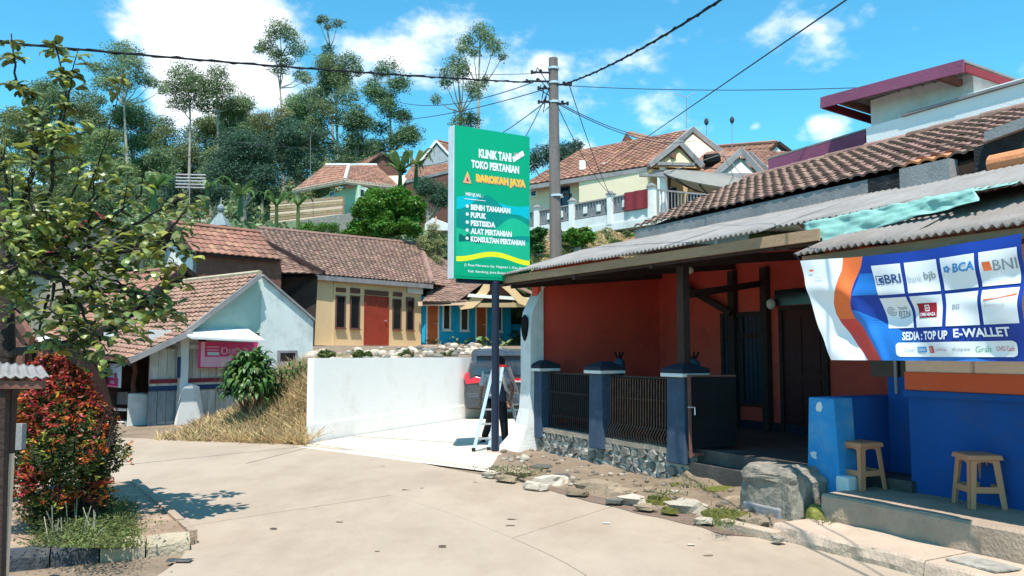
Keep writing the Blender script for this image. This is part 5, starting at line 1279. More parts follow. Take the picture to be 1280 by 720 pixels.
# ================================================================== BEIGE HOUSE ON THE HILL, RIGHT
EF, Ew = frame_px(640, 31.3, 822, 28)
EH = thing('beige_house', EF(3, 1, 6), 'beige hilltop house with several red tiled gables and a walled terrace behind the utility pole', 'house')
ez = 8.05
m = MB(); m.box(-1, Ew, 0, .2, 5.8, ez, F=EF); m.build('wall', 'plaster_beige', EH)
a = fpx(EF, 733); m = MB(); m.box(a, Ew, -.5, 0, 5.8, ez, F=EF); m.build('bay_wall', 'plaster_beige', EH)
far_open(EF, EH, 703, 712, 235, 256, 'glass_dark', 'navy', fw=.05); far_open(EF, EH, 665, 671, 239, 245, 'glass_dark', 'frame_white', fw=.04)
m = MB(); m.box(Ew, Ew + 3.8, 1.5, 1.7, 5.8, ez, F=EF); m.build('porch_wall', 'plaster_cream', EH)
for pxa in (808, 832): 
    a = fpx(EF, pxa, -.3); m = MB(); m.box(a - .1, a + .1, -.4, -.2, 5.9, ez, F=EF); m.build('column', 'frame_white', EH)
far_open(EF, EH, 834, 846, 238, 257, 'glass_blue', 'navy', fw=.08, b=1.5, mull=1); far_open(EF, EH, 864, 876, 246, 258, 'glass_blue', 'navy', fw=.08, b=1.5)
rA, rB, rC, rD = at(652, 232, 30.4), at(812, 207, 27.6), at(866, 161, 31.5), at(724, 188, 35)
tile_patch(rA, rB, rC, rD, .25, .32, 'roof_tiles', 'tile_red', EH)
m = MB(); m.prism([rA - V((0, 0, .06)), rB - V((0, 0, .06)), rC - V((0, 0, .06)), rD - V((0, 0, .06))], (0, 0, -.08)); m.build('roof_deck', 'wood_dark', EH)
m = MB(); m.beam(rA + V((0, -.02, -.12)), rB + V((0, -.02, -.12)), .05, .16); m.build('gutter', 'fascia_grey', EH)
rE = at(905, 192, 30.5)
m = MB(); m.prism([rC, rE, rE + V((-2, 4, 0)), rC + V((-3, 4, 0))], (0, 0, -.06)); m.build('rear_slope', 'tile_red', EH)
m = MB(); m.prism([at(816, 207, 28.2), at(866, 166, 31.6), at(901, 192, 30.8), at(890, 212, 30.6)], (.1, .15, 0)); m.build('gable_wall', 'cream_board', EH)
m = MB(); m.beam(rB, rC, .08, .18); m.beam(rC, rE, .08, .18); m.build('rake_board', 'fascia_grey', EH)
# front gable
fA, fB, fC = at(812, 207, 27.3), at(850, 177, 27.6), at(879, 208, 27.0)
m = MB(); m.prism([fA + V((.15, .2, 0)), fB + V((0, .2, -.15)), fC + V((-.15, .2, 0))], (.02, .12, 0)); m.build('front_gable', 'plaster_cream', EH)
m = MB(); m.prism([fB, fC, fC + V((-.5, 3.5, 0)), fB + V((-.5, 3.5, 0))], (0, 0, -.06)); m.prism([fB, fA, fA + V((-.5, 3.5, .6)), fB + V((-.5, 3.5, 0))], (0, 0, -.06)); m.build('front_roof', 'tile_red', EH)
m = MB(); m.beam(fA, fB, .07, .16); m.beam(fB, fC, .07, .16); m.beam(fA + V((.3, .0, .05)), fC + V((-.3, 0, .05)), .3, .1); m.beam(fA + V((.1, 0, -.25)), fC + V((0, 0, -.25)), .12, .14); m.build('rake_board', 'fascia_grey', EH)
m = MB(); p = at(844, 192, 27.2); m.prism([p + V((.1 * math.cos(k), .35, .1 * math.sin(k))) for k in np.arange(0, 6.2, .8)], (0, -.12, 0)); m.build('round_vent', 'wood_mid', EH)
m = MB(); m.prism([at(812, 212, 27.2), at(880, 213, 27), at(880, 237, 27.6), at(866, 237, 27.6), at(842, 214, 27.4), at(812, 214, 27.4)], (0, .2, 0)); m.build('porch_arch', 'plaster_cream', EH)
# right gable
hA, hB, hC = at(893, 219, 26.5), at(927, 188, 26.8), at(955, 219, 26.2); hD, hE = at(872, 204, 30), at(900, 190, 31)
m = MB(); m.prism([hA + V((.15, .2, 0)), hB + V((0, .2, -.15)), hC + V((-.15, .2, 0))], (.02, .12, 0)); m.build('right_gable', 'plank_white', EH)
tile_patch(hA, at(858, 216, 28.2), at(882, 190, 31), hB, .25, .32, 'roof_tiles', 'tile_red', EH)
m = MB(); m.prism([hB, at(975, 229, 26), at(985, 222, 30), at(930, 190, 31)], (0, 0, -.06)); m.build('right_roof', 'tile_red', EH)
m = MB(); m.beam(hA, hB, .09, .18); m.beam(hB, hC, .09, .18); m.beam(hB + V((.3, .1, -.05)), at(978, 229, 26), .07, .12); m.beam(hA, hC, .1, .12); m.build('rake_board', 'fascia_grey', EH)
m = MB(); m.prism([at(800, 217, 27), at(960, 221, 26.4), at(960, 224, 26.4), at(800, 220, 27)], (0, .15, 0)); m.build('porch_beam', 'fascia_grey', EH)
m = MB(); m.prism([at(880, 222, 27.0), at(965, 224, 26.6), at(965, 262, 26.6), at(880, 262, 27)], (0, .15, 0)); m.build('side_wall', 'plaster_beige', EH)
sgb = MB(); sgb.prism([at(776, 180, 36), at(783, 169, 36), at(800, 182, 36)], (.1, .1, 0)); sgb.build('dormer_gable', 'wood_mid', EH)
m = MB(); m.prism([at(783, 167, 36), at(776, 180, 35.9), at(779, 176, 39), at(787, 165, 39)], (0, 0, .06)); m.prism([at(783, 167, 36), at(812, 180, 36), at(816, 172, 39), at(787, 165, 39)], (0, 0, .06)); m.build('dormer_roof', 'tile_red', EH)
for px, py in ((728, 207), (757, 210)):
    p = at(px, py, 30); m = MB(); m.box(p.x - .12, p.x + .12, p.y - .05, p.y + .2, p.z - .25, p.z + .2); m.build('roof_vent', 'ceramic', EH)
p = at(890, 201, 27.4); m = MB(); m.tube([p + V((-.25, 0, 0)), p + V((.25, 0, .05))], .22, 10); tag(m.build('water_drum', 'metal_dark', None, origin=p), 'black water drum lying on the red roof right of the gables', 'water tank')
# far roofs right
gable_house('farther red roofed house beyond the beige hilltop house', 0, 0, at(972, 178, 40), at(955, 196, 40), at(988, 190, 40), (-6, 2, 0), 6, 'plaster_white', 'tile_red')
tile_patch(at(930, 214, 33), at(1000, 226, 30), at(985, 190, 37), at(940, 188, 38), .28, .35, 'roof_tiles', 'tile_red', EH)
tile_patch(at(955, 225, 22), at(1015, 215, 20), at(1010, 200, 22), at(965, 208, 24), .26, .3, 'roof_tiles', 'tile_red', AX)
# terrace slab, balustrade
TF, Tw = frame_px(655, 30.4, 817, 26)
TE = thing('terrace_rail', TF(3, 0, 6), 'white posted terrace balustrade with dark grilles and a maroon cloth panel below the beige house', 'balustrade')
m = MB(); m.box(-2, Tw, -.1, 4, 5.75, 5.98, F=TF); m.box(Tw - .1, Tw + 4, .2, 6, 5.75, 5.98, F=TF); m.build('terrace_floor', 'plaster_white', TE)
m = MB(); m.box(-2, Tw, -.05, .1, 5.98, 6.32, F=TF); m.build('kerb_wall', 'plaster_white', TE)
posts = [fpx(TF, p_) for p_ in (672, 716.5, 765, 817)]
for a in posts + [-1.6]:
    m = MB(); m.box(a - .1, a + .1, -.1, .12, 5.9, 7.0, F=TF); m.build('post', 'frame_white', TE)
    m = MB(); m.box(a - .13, a + .13, -.13, .15, 7.0, 7.05, F=TF); m.taper((a, 0), 7.05, 7.14, .11, .04, F=TF); m.build('post_cap', 'fascia_grey', TE)
for a, b in zip([-1.6] + posts, posts):
    m = MB(); n = int((b - a) / .13)
    for k in range(1, n): m.box(a + (b - a) * k / n - .012, a + (b - a) * k / n + .012, 0, .03, 6.32, 6.92, F=TF)
    m.box(a, b, -.01, .04, 6.88, 6.93, F=TF); m.box(a, b, -.01, .04, 6.36, 6.4, F=TF); m.build('grille', 'fascia_grey', TE)
    m = MB(); m.box(a + .1, b - .1, .05, .06, 6.34, 6.9, F=TF); m.build('mesh_screen', 'plank_grey', TE)
    for f_ in (.35, .7):
        c = a + (b - a) * f_; m = MB(); m.box(c - .09, c + .09, -.03, -.01, 6.5, 6.74, F=TF); m.build('plaque', 'ceramic', TE)
a0, a1 = fpx(TF, 785), fpx(TF, 815); m = MB(); m.grid(lambda u, v: TF(a0 + (a1 - a0) * u, -.13 - .02 * math.sin(u * 14), 6.33 + .62 * v), 14, 3); tag(m.build('hanging_cloth', 'maroon', None, origin=TF(a1, -.1, 6.5), solid=.01), 'maroon cloth hung over the terrace balustrade near its corner post', 'cloth')
GF = Frame(TF(Tw, 0, 0), math.atan2(.45, 1))
m = MB()
for k in range(28): m.box(.15 + k * .13, .17 + k * .13, 0, .03, 6.1, 6.95, F=GF)
m.box(0, 3.8, -.01, .04, 6.92, 6.97, F=GF); m.box(0, 3.8, -.05, .08, 5.98, 6.2, F=GF); m.build('side_grille', 'fascia_grey', TE)
# retaining wall under the terrace
m = MB(); a0, a1 = fpx(TF, 735), fpx(TF, 822)
m.box(a0, a1 + 3, .3, .6, 4.6, 5.74, F=TF); rw_ = tag(m.build('retaining_wall', 'stone', None, origin=TF(a0, 0, 4.8)), 'dark retaining wall under the hill terrace beside the tile roof', 'wall')
rw2 = thing('concrete_frame', TF(Tw, -.3, 4.8), 'grey concrete posts and ledge under the hill terrace', 'structure')
for p_ in (768, 800): a = fpx(TF, p_); m = MB(); m.box(a - .09, a + .09, .1, .3, 4.4, 5.74, F=TF); m.build('post', 'fascia_grey', rw2)
m = MB(); m.box(fpx(TF, 758), fpx(TF, 795), -.2, .2, 4.95, 5.1, F=TF); m.build('ledge', 'concrete', rw2)
m = MB(); m.prism([at(786, 300, 25), at(800, 292, 25), at(812, 300, 25), at(806, 305, 25)], (0, .4, 0)); tag(m.build('clay_heap', 'tile_orange', None, origin=at(800, 300, 25)), 'small heap of orange clay tiles beside the roof edge below the terrace', 'tiles')
# satellite dish (mesh) facing up, seen from below
DS = thing('satellite_dish', at(900, 245, 23.5), 'large upturned mesh satellite dish in front of the beige house', 'satellite dish')
dc = at(896, 232, 23.5); ax = V((.12, -.35, .93)).normalized(); dx = ax.cross(V((0, 1, 0))).normalized(); dy = ax.cross(dx)
m = MB(); Rr = 1.62
m.grid(lambda u, v: dc + dx * (Rr * v * math.cos(2 * math.pi * u)) + dy * (Rr * v * math.sin(2 * math.pi * u)) + ax * (.42 * v * v - .25), 24, 6); m.build('dish_bowl', 'mesh_dish', DS, smooth=True, solid=.02)
m = MB()
for k in range(12):
    a = 2 * math.pi * k / 12; m.tube([dc + dx * (Rr * v * math.cos(a)) + dy * (Rr * v * math.sin(a)) + ax * (.42 * v * v - .28) for v in (0, .5, 1)], .018, 4)
m.build('dish_rib', 'metal_dark', DS)
m = MB(); m.tube([dc + ax * -.3, dc + ax * -.3 - V((0, 0, 1.6))], .05, 6); m.build('mast', 'fascia_grey', DS)
m = MB()
for k in (0, 2.1, 4.2): m.tube([dc + dx * (Rr * math.cos(k)) + dy * (Rr * math.sin(k)) + ax * .15, dc + ax * .95], .012, 4)
m.build('feed_arm', 'fascia_grey', DS)
p = FR(2.62, 3.1, 4.45); m = MB(); p = at(955, 238, 12.9); m.tube([p + V((0, 0, -.4)), p + V((0, 0, .15))], .05, 8); m.tube([p + V((0, 0, .1)), p + V((.2, 0, .1)), p + V((.2, 0, .02))], .06, 8); tag(m.build('vent_pipe', 'ceramic', None, origin=p), 'white plastic elbow pipe sticking up from the brown tiled roof', 'pipe')
for (px, y0, y1, Yy, lab) in ((858, 122, 160, 33, 'tall thin television antenna above the main gable of the beige house'), (883, 152, 170, 34, 'short dark topped antenna right of the main gable'), (915, 150, 185, 34, 'antenna over the far right roofs of the beige house'), (388, 170, 240, 48, 'slim antenna mast in front of the pale green hill house'), (237, 218, 285, 29, 'flat multi bar television antenna above the orange tiled roof')):
    p0, p1 = at(px, y1, Yy), at(px, y0, Yy); t_ = thing('antenna', p0, lab, 'antenna')
    m = MB(); m.tube([p0, p1], .016, 5); m.build('mast', 'fascia_grey', t_)
    if px == 237:
        for k in range(5): m = MB(); q = p1 + V((0, 0, -.12 * k)); m.tube([q - V((.5, 0, 0)), q + V((.55, .1, 0))], .025, 4); m.build('element', 'aluminium', t_)
    else:
        m = MB(); m.ball(p1, .1, .1, .16) if px in (883, 915) else m.tube([p1 + V((-.4, 0, .15)), p1, p1 + V((.35, 0, .22))], .02, 4); m.build('head', 'wire_thin' if px != 858 else 'aluminium', t_)
p = at(276, 268, 33); m = MB(); m.taper((p.x, p.y), p.z - .5, p.z + .1, .35, .05); m.ball(p + V((0, 0, .25)), .15, .15, .18); m.tube([p + V((0, 0, .3)), p + V((0, 0, .7))], .03, 5); tag(m.build('roof_finial', 'plank_grey', None, origin=p), 'small grey prayer house finial above the orange tiled roof', 'finial')
# ================================================================== GREEN SIGN
p0, p1 = V((at(566.5, 440, 12.3).x, 12.3, 0)), V((at(662.5, 440, 13.0).x, 13.0, 0))
GS = Frame(p0, math.atan2(p1.y - p0.y, p1.x - p0.x)); Gw = (p1 - p0).length; z0g, z1g = fz(GS, 0, 0, 347.5), fz(GS, 0, 0, 156)
base = GS(Gw * .53, .1, 0); base = gnd(619, 568)
SG = thing('shop_sign', base, 'tall green farm supply shop sign board on a dark single post beside the driveway', 'sign')
m = MB(); m.box(0, Gw, 0, .19, z0g, z1g, F=GS); m.build('sign_box', 'sign_green', SG)
m = MB(); m.box(-.012, -.001, .0, .075, z0g, z1g, F=GS); m.box(-.012, -.001, .1, .19, z0g, z1g, F=GS); m.build('side_trim', 'sign_edge', SG)
def gf(u, v, off=.003): return GS(u * Gw, -off * .3, z1g + (z0g - z1g) * v)
def gprint(name, matn, pts, off=.003):
    m = MB(); m.poly([gf(u, v, off) for u, v in pts]); return m.build(name, matn, SG, recalc=False)
def bandg(name, matn, top, bot, off, n=24, u0=.0, u1=1.0):
    m = MB(); m.grid(lambda a, b: gf(u0 + (u1 - u0) * a, top(u0 + (u1 - u0) * a) * (1 - b) + bot(u0 + (u1 - u0) * a) * b, off), n, 1); return m.build(name, matn, SG, recalc=False)
bandg('print_sky', 'sign_cyan', lambda u: .475 - .02 * math.sin(u * 6), lambda u: .80, .003, u0=.03, u1=.995)
bandg('print_mountain', 'sign_teal', lambda u: .56 - .12 * math.exp(-((u - .42) / .23) ** 2) + .03 * math.sin(u * 20) * (u > .6) * .3 + .05 * (u > .8) * (u - .8), lambda u: .80, .005, u0=.03, u1=.995)
bandg('print_field', 'sign_field', lambda u: .665 + .03 * math.sin(u * 5) - .07 * math.exp(-((u - .75) / .2) ** 2), lambda u: .87, .007, u0=.03, u1=.995)
bandg('print_field', 'sign_deep', lambda u: .745 - .03 * math.sin(u * 7 + .4) + .008 * math.sin(u * 60), lambda u: .772 - .015 * math.sin(u * 9), .009, 50, .06, .45)
bandg('print_field', 'sign_teal', lambda u: .70 - .01 * math.sin(u * 8), lambda u: .73, .009, u0=.5, u1=.99)
bandg('print_field', 'sign_field', lambda u: .815 - .06 * math.sin(u * 3.1), lambda u: .88, .011, u0=.03, u1=.995)
bandg('print_field', 'sign_green', lambda u: .855 + .012 * math.sin(u * 7.5 - .9), lambda u: .985, .013, u0=.0, u1=.999)
bandg('yellow_wave', 'sign_yellow', lambda u: .835 + .022 * math.sin(u * 6.6 + 1.3 + .0), lambda u: .868 + .022 * math.sin(u * 6.6 + 1.3), .016, 40, .03, .995)
def gtx(matn, s, u0, u1, v0, v1, off=.018, slope=0, **k):
    m = MB(); put_text(m, s, lambda a, b: gf(a, b + slope * (a - u0), off), u0, u1, v1, v0, **k); m.build('letters', matn, SG, recalc=False)
gtx('print_white', 'KLINIK TANI', .31, .745, .135, .195, bold=.05); gtx('print_white', 'TOKO PERTANIAN', .215, .85, .215, .27, bold=.05)
gtx('sign_orange', 'BAROKAH JAYA', .285, .945, .31, .375, off=.017, bold=.07); gtx('sign_gold', 'BAROKAH JAYA', .275, .935, .305, .37, off=.02, bold=.05)
gprint('tag_label', 'print_white', [(.755, .16), (.90, .105), (.925, .135), (.775, .195)], .018)
gtx('print_pinkpale', 'BUKA', .785, .895, .125, .155, off=.02)
gprint('shop_mark', 'sign_orange', [(.11, .375), (.145, .32), (.185, .32), (.215, .375)], .018); gprint('shop_mark', 'sign_gold', [(.145, .325), (.165, .295), (.185, .325)], .019); gprint('shop_mark', 'print_maroon', [(.15, .36), (.165, .335), (.185, .365)], .0205)
gtx('print_white', 'MENJUAL :', .145, .37, .435, .465, bold=.02); gprint('underline', 'print_white', [(.13, .477), (.40, .477), (.40, .481), (.13, .481)], .018)
for i, s in enumerate(('BENIH TANAMAN', 'PUPUK', 'PESTISIDA', 'ALAT PERTANIAN', 'KONSULTAN PERTANIAN')):
    v = .51 + i * .0525; gtx('print_white', s, .21, .21 + (.52, .2, .32, .54, .72)[i], v, v + .038, bold=.05)
    gprint('bullet', 'print_white', [(.165 + .02 * math.cos(a), v + .016 + .011 * math.sin(a)) for a in np.arange(0, 6.2, .5)], .018)
gtx('print_white', 'Jl. Raya Pilarwaru, Kp. Negasari 1, Des. Batu', .13, .93, .902, .922, bold=.01); gtx('print_white', 'Kab. Bandung, Jawa Barat, Indonesia', .18, .86, .942, .962, bold=.01)
m = MB(); m.tube([V((base.x, base.y + .0, -.05)), V((base.x, base.y, z0g - .0))], .062, 14); m.build('post', 'pole_navy', SG, smooth=False)
m = MB(); m.beam(GS(.1, .1, z0g - .03), GS(Gw - .1, .1, z0g - .03), .06, .06); m.build('post_bracket', 'pole_navy', SG)
m = MB(); m.box(base.x - .14, base.x + .14, base.y - .14, base.y + .14, -.02, .05); m.build('footing', 'concrete_pale', SG, bevel=.02)

# ================================================================== UTILITY POLE AND WIRES
ub = V((at(697, 440, 15).x, 15, 0)); utop = at(691.5, 73, 15)
UP = thing('utility_pole', ub, 'weathered round concrete utility pole rising behind the red porch roof', 'pole')
m = MB(); m.tube([ub, ub.lerp(utop, .5), utop], [.135, .115, .09], 16); m.build('shaft', 'concrete_pole', UP, smooth=False)
up = lambda y, dx=0, dy=0: at(691.5 + (y - 73) * .025, y, 15) + V((dx, dy, 0))
for y in (86, 104, 128, 245):
    m = MB(); p = up(y); m.tube([p - V((0, 0, .02)), p + V((0, 0, .02))], .135 if y > 200 else .112, 14); m.build('band', 'aluminium', UP)
for y, l, sgn in ((92, .32, -1), (103, .42, -1), (112, .2, -1), (129, .2, -1), (107, .22, 1), (131, .15, 1), (245, .16, 1)):
    m = MB(); p = up(y); q = p + V((sgn * (l + .1), -.08, 0)); m.beam(p + V((sgn * .05, -.05, 0)), q, .03, .03); m.tube([q - V((0, 0, .035)), q + V((0, 0, .035))], .022, 6)
    m.ball(p.lerp(q, .6) + V((0, 0, .04)), .032, .03, .032, 6, 4); m.build('insulator', 'wire', UP)
for k in range(5):
    a, b = up(92 + k * 7, -.35 + .05 * k), up(108 + k * 6, -.08); m = MB(); c = a.lerp(b, .5) + V((-.1, 0, .25 - .12 * k)); m.tube([a, a.lerp(c, .6), c, b.lerp(c, .5), b], .009, 4); m.build('jumper_cable', 'wire', UP)
def wire(label, a, b, r, sag, matn='wire', nn=26, twist=False, ext=1.0):
    m = MB(); pts = [a.lerp(b, i / nn) - V((0, 0, sag * 4 * (i / nn) * (1 - i / nn))) for i in range(int(nn * ext) + 1)]
    m.tube(pts, r, 5)
    if twist: m.tube([p + V((0, r * 1.2 * math.cos(i * 1.9), r * 1.5 * math.sin(i * 1.9))) for i, p in enumerate(pts)], r * .6, 4)
    tag(m.build('overhead_wire', matn, None, origin=a), label, 'wire', 'overhead wires at the utility pole')
wire('thick twisted black cable running from the pole to the upper left corner', up(103, -.45), at(-60, 47, 8.5), .014, .05, nn=60, twist=True, ext=2.2)
wire('thick twisted black cable rising from the pole towards the top centre right', up(106, .15), at(960, -40, 6.5), .014, .12, nn=60, twist=True, ext=1.7)
wire('long thin wire crossing the upper right sky in front of the beige gables', at(745, 215, 26), at(1130, -50, 5.2), .008, .0, 'wire_thin', ext=1.5)
wire('thin wire running level from the pole to the right edge', up(107, .2), at(1330, 95, 11), .007, .14, 'wire_thin', ext=2)
wire('upper thin wire leaving the pole head to the left', up(92, -.35), at(470, 93, 16), .006, .02, 'wire_thin')
wire('thin cable from the pole down to the left behind the sign, upper', up(103, -.4), at(500, 128, 26), .010, .25, 'wire_thin')
wire('thin cable from the pole down to the left behind the sign, lower', up(112, -.2), at(500, 150, 24), .010, .1, 'wire_thin')
wire('slack wire from the pole passing behind the sign top', up(129, -.2), at(500, 205, 30), .010, .5, 'wire_thin')
wire('steep drop wire from the pole to the houses left', up(112, -.1), at(625, 215, 24), .009, .2, 'wire_thin')
wire('service wire from the pole to the gutter of the beige house', up(129, .1), at(845, 172, 27), .010, .25, 'wire_thin')
wire('second service wire from the pole to the beige gables', up(131, .1), at(870, 175, 27), .010, .35, 'wire_thin')
wire('drop wire from the pole head slanting down to the hill terrace', up(107, .3), at(770, 258, 25), .009, .2, 'wire_thin')
wire('drop wire from the pole middle slanting down in front of the beige wall', up(131, .05), at(760, 240, 27), .009, .2, 'wire_thin')
wire('faint wire crossing the trees at the left, upper', at(-40, 130, 18), at(520, 190, 30), .006, .3, 'wire_thin')
wire('faint wire crossing the trees at the left, lower', at(-40, 195, 18), at(330, 180, 34), .006, .2, 'wire_thin')

# ================================================================== CAR
CX, CY = at(627.5, 440, 18.9).x, 18.9
CR = thing('parked_car', (CX, CY, .03), 'dark grey people carrier parked tail out on the driveway behind the sign post', 'car')
CR.rotation_euler = (0, 0, R(5))
# stations along the length y (0 = rear bumper): per station a half profile (x,z)
def station(y, w, zb, zw, wt, zt):      # bottom, waist, roof
    return [(w * .86, zb, y), (w * .98, zb + .12, y), (w, (zb + zw) * .5, y), (w * .985, zw - .1, y), (w * .93, zw, y), (wt * 1.03, (zw + zt) * .55, y), (wt, zt - .10, y), (wt * .82, zt - .02, y), (0, zt, y)]
sts = [station(0.0, .80, .32, .98, .70, 1.30), station(.06, .86, .26, 1.0, .70, 1.46), station(.25, .885, .22, 1.0, .68, 1.60), station(.9, .9, .2, .98, .67, 1.66), station(2.0, .9, .2, .96, .67, 1.67),
       station(2.9, .9, .2, .95, .66, 1.58), station(3.35, .89, .2, .96, .60, 1.15), station(3.6, .88, .22, .95, .70, 1.0), station(4.2, .84, .25, .85, .6, .9), station(4.45, .7, .32, .7, .5, .76)]
def fixcar(m, name, matn, bevel=0, smooth=True):
    me = m.mesh(name, matn, smooth=smooth); bm = bmesh.new(); bm.from_mesh(me); bmesh.ops.remove_doubles(bm, verts=bm.verts, dist=.0005); bmesh.ops.recalc_face_normals(bm, faces=bm.faces); bm.to_mesh(me); bm.free()
    o = bpy.data.objects.new(name, me); COL.objects.link(o); o.parent = CR
    if bevel: md = o.modifiers.new('b', 'BEVEL'); md.width = bevel; md.segments = 2; md.limit_method = 'ANGLE'
    return o
m = MB(); rings = []
for s in sts:
    r = [(x, y, z) for x, z, y in s] + [(-x, y, z) for x, z, y in s[-2::-1]]; rings.append(r)
n = len(rings[0]); vs = [p for r in rings for p in r]
fs = [(i * n + k, i * n + k + 1, (i + 1) * n + k + 1, (i + 1) * n + k) for i in range(len(rings) - 1) for k in range(n - 1)]
fs += [(i * n + n - 1, i * n, (i + 1) * n, (i + 1) * n + n - 1) for i in range(len(rings) - 1)] + [tuple(range(n)), tuple(range((len(rings) - 1) * n, len(rings) * n))]
m.add(vs, fs); o = fixcar(m, 'body', 'car_paint'); md = o.modifiers.new('e', 'EDGE_SPLIT'); md.split_angle = R(38)
m = MB(); m.add([(-.64, -.022, 1.04), (.64, -.022, 1.04), (.60, .028, 1.46), (-.60, .028, 1.46), (-.64, .01, 1.04), (.64, .01, 1.04), (.60, .06, 1.46), (-.60, .06, 1.46)], [(0, 1, 2, 3), (0, 4, 5, 1), (2, 6, 7, 3), (0, 3, 7, 4), (1, 5, 6, 2)]); fixcar(m, 'rear_window', 'glass_blue', 0, False)
m = MB(); m.add([(-.60, -.04, 1.50), (.60, -.04, 1.50), (.58, .2, 1.60), (-.58, .2, 1.60), (-.6, -.03, 1.47), (.6, -.03, 1.47), (.58, .2, 1.56), (-.58, .2, 1.56)], [(0, 1, 2, 3), (7, 6, 5, 4), (0, 4, 5, 1), (1, 5, 6, 2), (3, 7, 4, 0)]); fixcar(m, 'spoiler', 'car_paint', .01, False)
for sx in (-1, 1):
    m = MB(); m.add([(sx * x, y, z) for x, y, z in ((.48, -.03, .86), (.84, -.015, .82), (.87, .03, .98), (.80, .05, 1.10), (.62, -.0, 1.0), (.48, -.03, .96), (.48, .03, .86), (.84, .06, .82), (.895, .2, .98), (.84, .2, 1.10), (.62, .06, 1.0), (.48, .03, .96))], [(0, 1, 2, 3, 4, 5)] + [(k, 6 + k, 6 + (k + 1) % 6, (k + 1) % 6) for k in range(6)]); fixcar(m, 'tail_light', 'tail_red', .01, False)
    m = MB(); m.add([(sx * x, -.03, z) for x, z in ((.3, .88), (.46, .87), (.46, .95), (.3, .96))], [(0, 1, 2, 3)]); fixcar(m, 'light_strip', 'tail_red', 0, False)
    m = MB(); m.box(sx * .895 - .012, sx * .895 + .012, .5, 2.7, 1.04, 1.38); o = fixcar(m, 'side_window', 'glass_dark', 0, False); o.scale = (.86, 1, 1)
    m = MB(); m.box(min(sx * .5, sx * .78), max(sx * .5, sx * .78), -.045, -.0, .42, .50); fixcar(m, 'reflector', 'car_black', .01, False)
    for y in (.85, 3.45):
        m = MB(); m.tube([(sx * .70, y, .31), (sx * .90, y, .31)], .31, 20); fixcar(m, 'wheel', 'rubber', .03, False)
        m = MB(); m.tube([(sx * .885, y, .31), (sx * .91, y, .31)], .19, 12); fixcar(m, 'wheel_rim', 'aluminium', 0, False)
m = MB(); m.box(-.84, .84, -.06, .14, .26, .56); m.box(-.86, .86, -.03, .3, .30, .62); fixcar(m, 'rear_bumper', 'car_paint', .04, False)
m = MB(); m.box(-.55, .55, -.065, -.03, .24, .34); fixcar(m, 'bumper_trim', 'car_black', .01, False)
m = MB(); m.box(-.22, .22, -.035, -.02, .72, .84); fixcar(m, 'number_plate', 'car_black', 0, False)
m = MB(); m.box(-.45, .45, -.04, -.015, .865, .895); fixcar(m, 'chrome_strip', 'aluminium', .005, False)
m = MB(); m.tube([(0, -.03, 1.07), (.3, -.045, 1.12)], .012, 4); fixcar(m, 'wiper', 'car_black', 0, False)

# ================================================================== STEP LADDER
LD = thing('step_ladder', (-.1, 13.0, 0), 'open aluminium step ladder standing astride the sign post', 'ladder')
fL = [gnd(592, 567), gnd(611, 566)]; tL_ = [at(617, 458, 13.0), at(628, 459, 13.15)]
fR = [gnd(652, 549), gnd(663, 545)]; tR_ = [at(624, 458, 13.2), at(636, 459, 13.3)]
for (f, t_) in ((fL, tL_), (fR, tR_)):
    for a, b in zip(f, t_): m = MB(); m.beam(V((a.x, a.y, .04)), b, .05, .028); m.build('rail', 'aluminium', LD)
    for k in range(1, 6):
        a = f[0].lerp(t_[0], k / 6); b = f[1].lerp(t_[1], k / 6); m = MB(); m.beam(a, b, .05, .025); m.build('rung', 'aluminium', LD)
m = MB(); m.prism([tL_[0], tL_[1], tR_[1], tR_[0]], (0, 0, .03)); m.build('top_cap', 'tail_red', LD)
for a in fL + fR: m = MB(); m.box(a.x - .03, a.x + .03, a.y - .03, a.y + .03, .032, .09); m.build('rubber_foot', 'rubber', LD)

# ================================================================== PERSON behind the post
PS = thing('person', (-.25, 13.9, .03), 'person in grey top and black trousers stepping behind the ladder and sign post', 'person')
def skin_obj(name, verts, edges, radii, matn, root=0, sub=1):
    me = bpy.data.meshes.new(name); O = wloc(PS); me.from_pydata([V(v) - O for v in verts], edges, []); me.materials.append(MT[matn])
    o = bpy.data.objects.new(name, me); COL.objects.link(o); o.parent = PS
    sk = o.modifiers.new('skin', 'SKIN'); sk.use_smooth_shade = True
    if not me.skin_vertices: 
        bm = bmesh.new(); bm.from_mesh(me); bm.verts.layers.skin.verify(); bm.to_mesh(me); bm.free()
    for i, r in enumerate(radii): me.skin_vertices[0].data[i].radius = (r, r) if not isinstance(r, tuple) else r
    me.skin_vertices[0].data[root].use_root = True
    s = o.modifiers.new('sub', 'SUBSURF'); s.levels = s.render_levels = sub
    return o
px_ = lambda x, y, Y: at(x, y, Y)
hipc = px_(621, 503, 13.9); chest = px_(618, 475, 13.85); neck = px_(622, 464, 13.78); headc = px_(625, 455.5, 13.68)
lh, rh = hipc + V((-.09, 0, -.03)), hipc + V((.09, 0, -.03))
lk, la, lt = px_(612, 528, 13.95), px_(604, 550, 14.15), px_(600, 554, 14.05)
rk, ra, rt = px_(630, 529, 13.8), px_(632, 555, 13.9), px_(634, 559, 13.75)
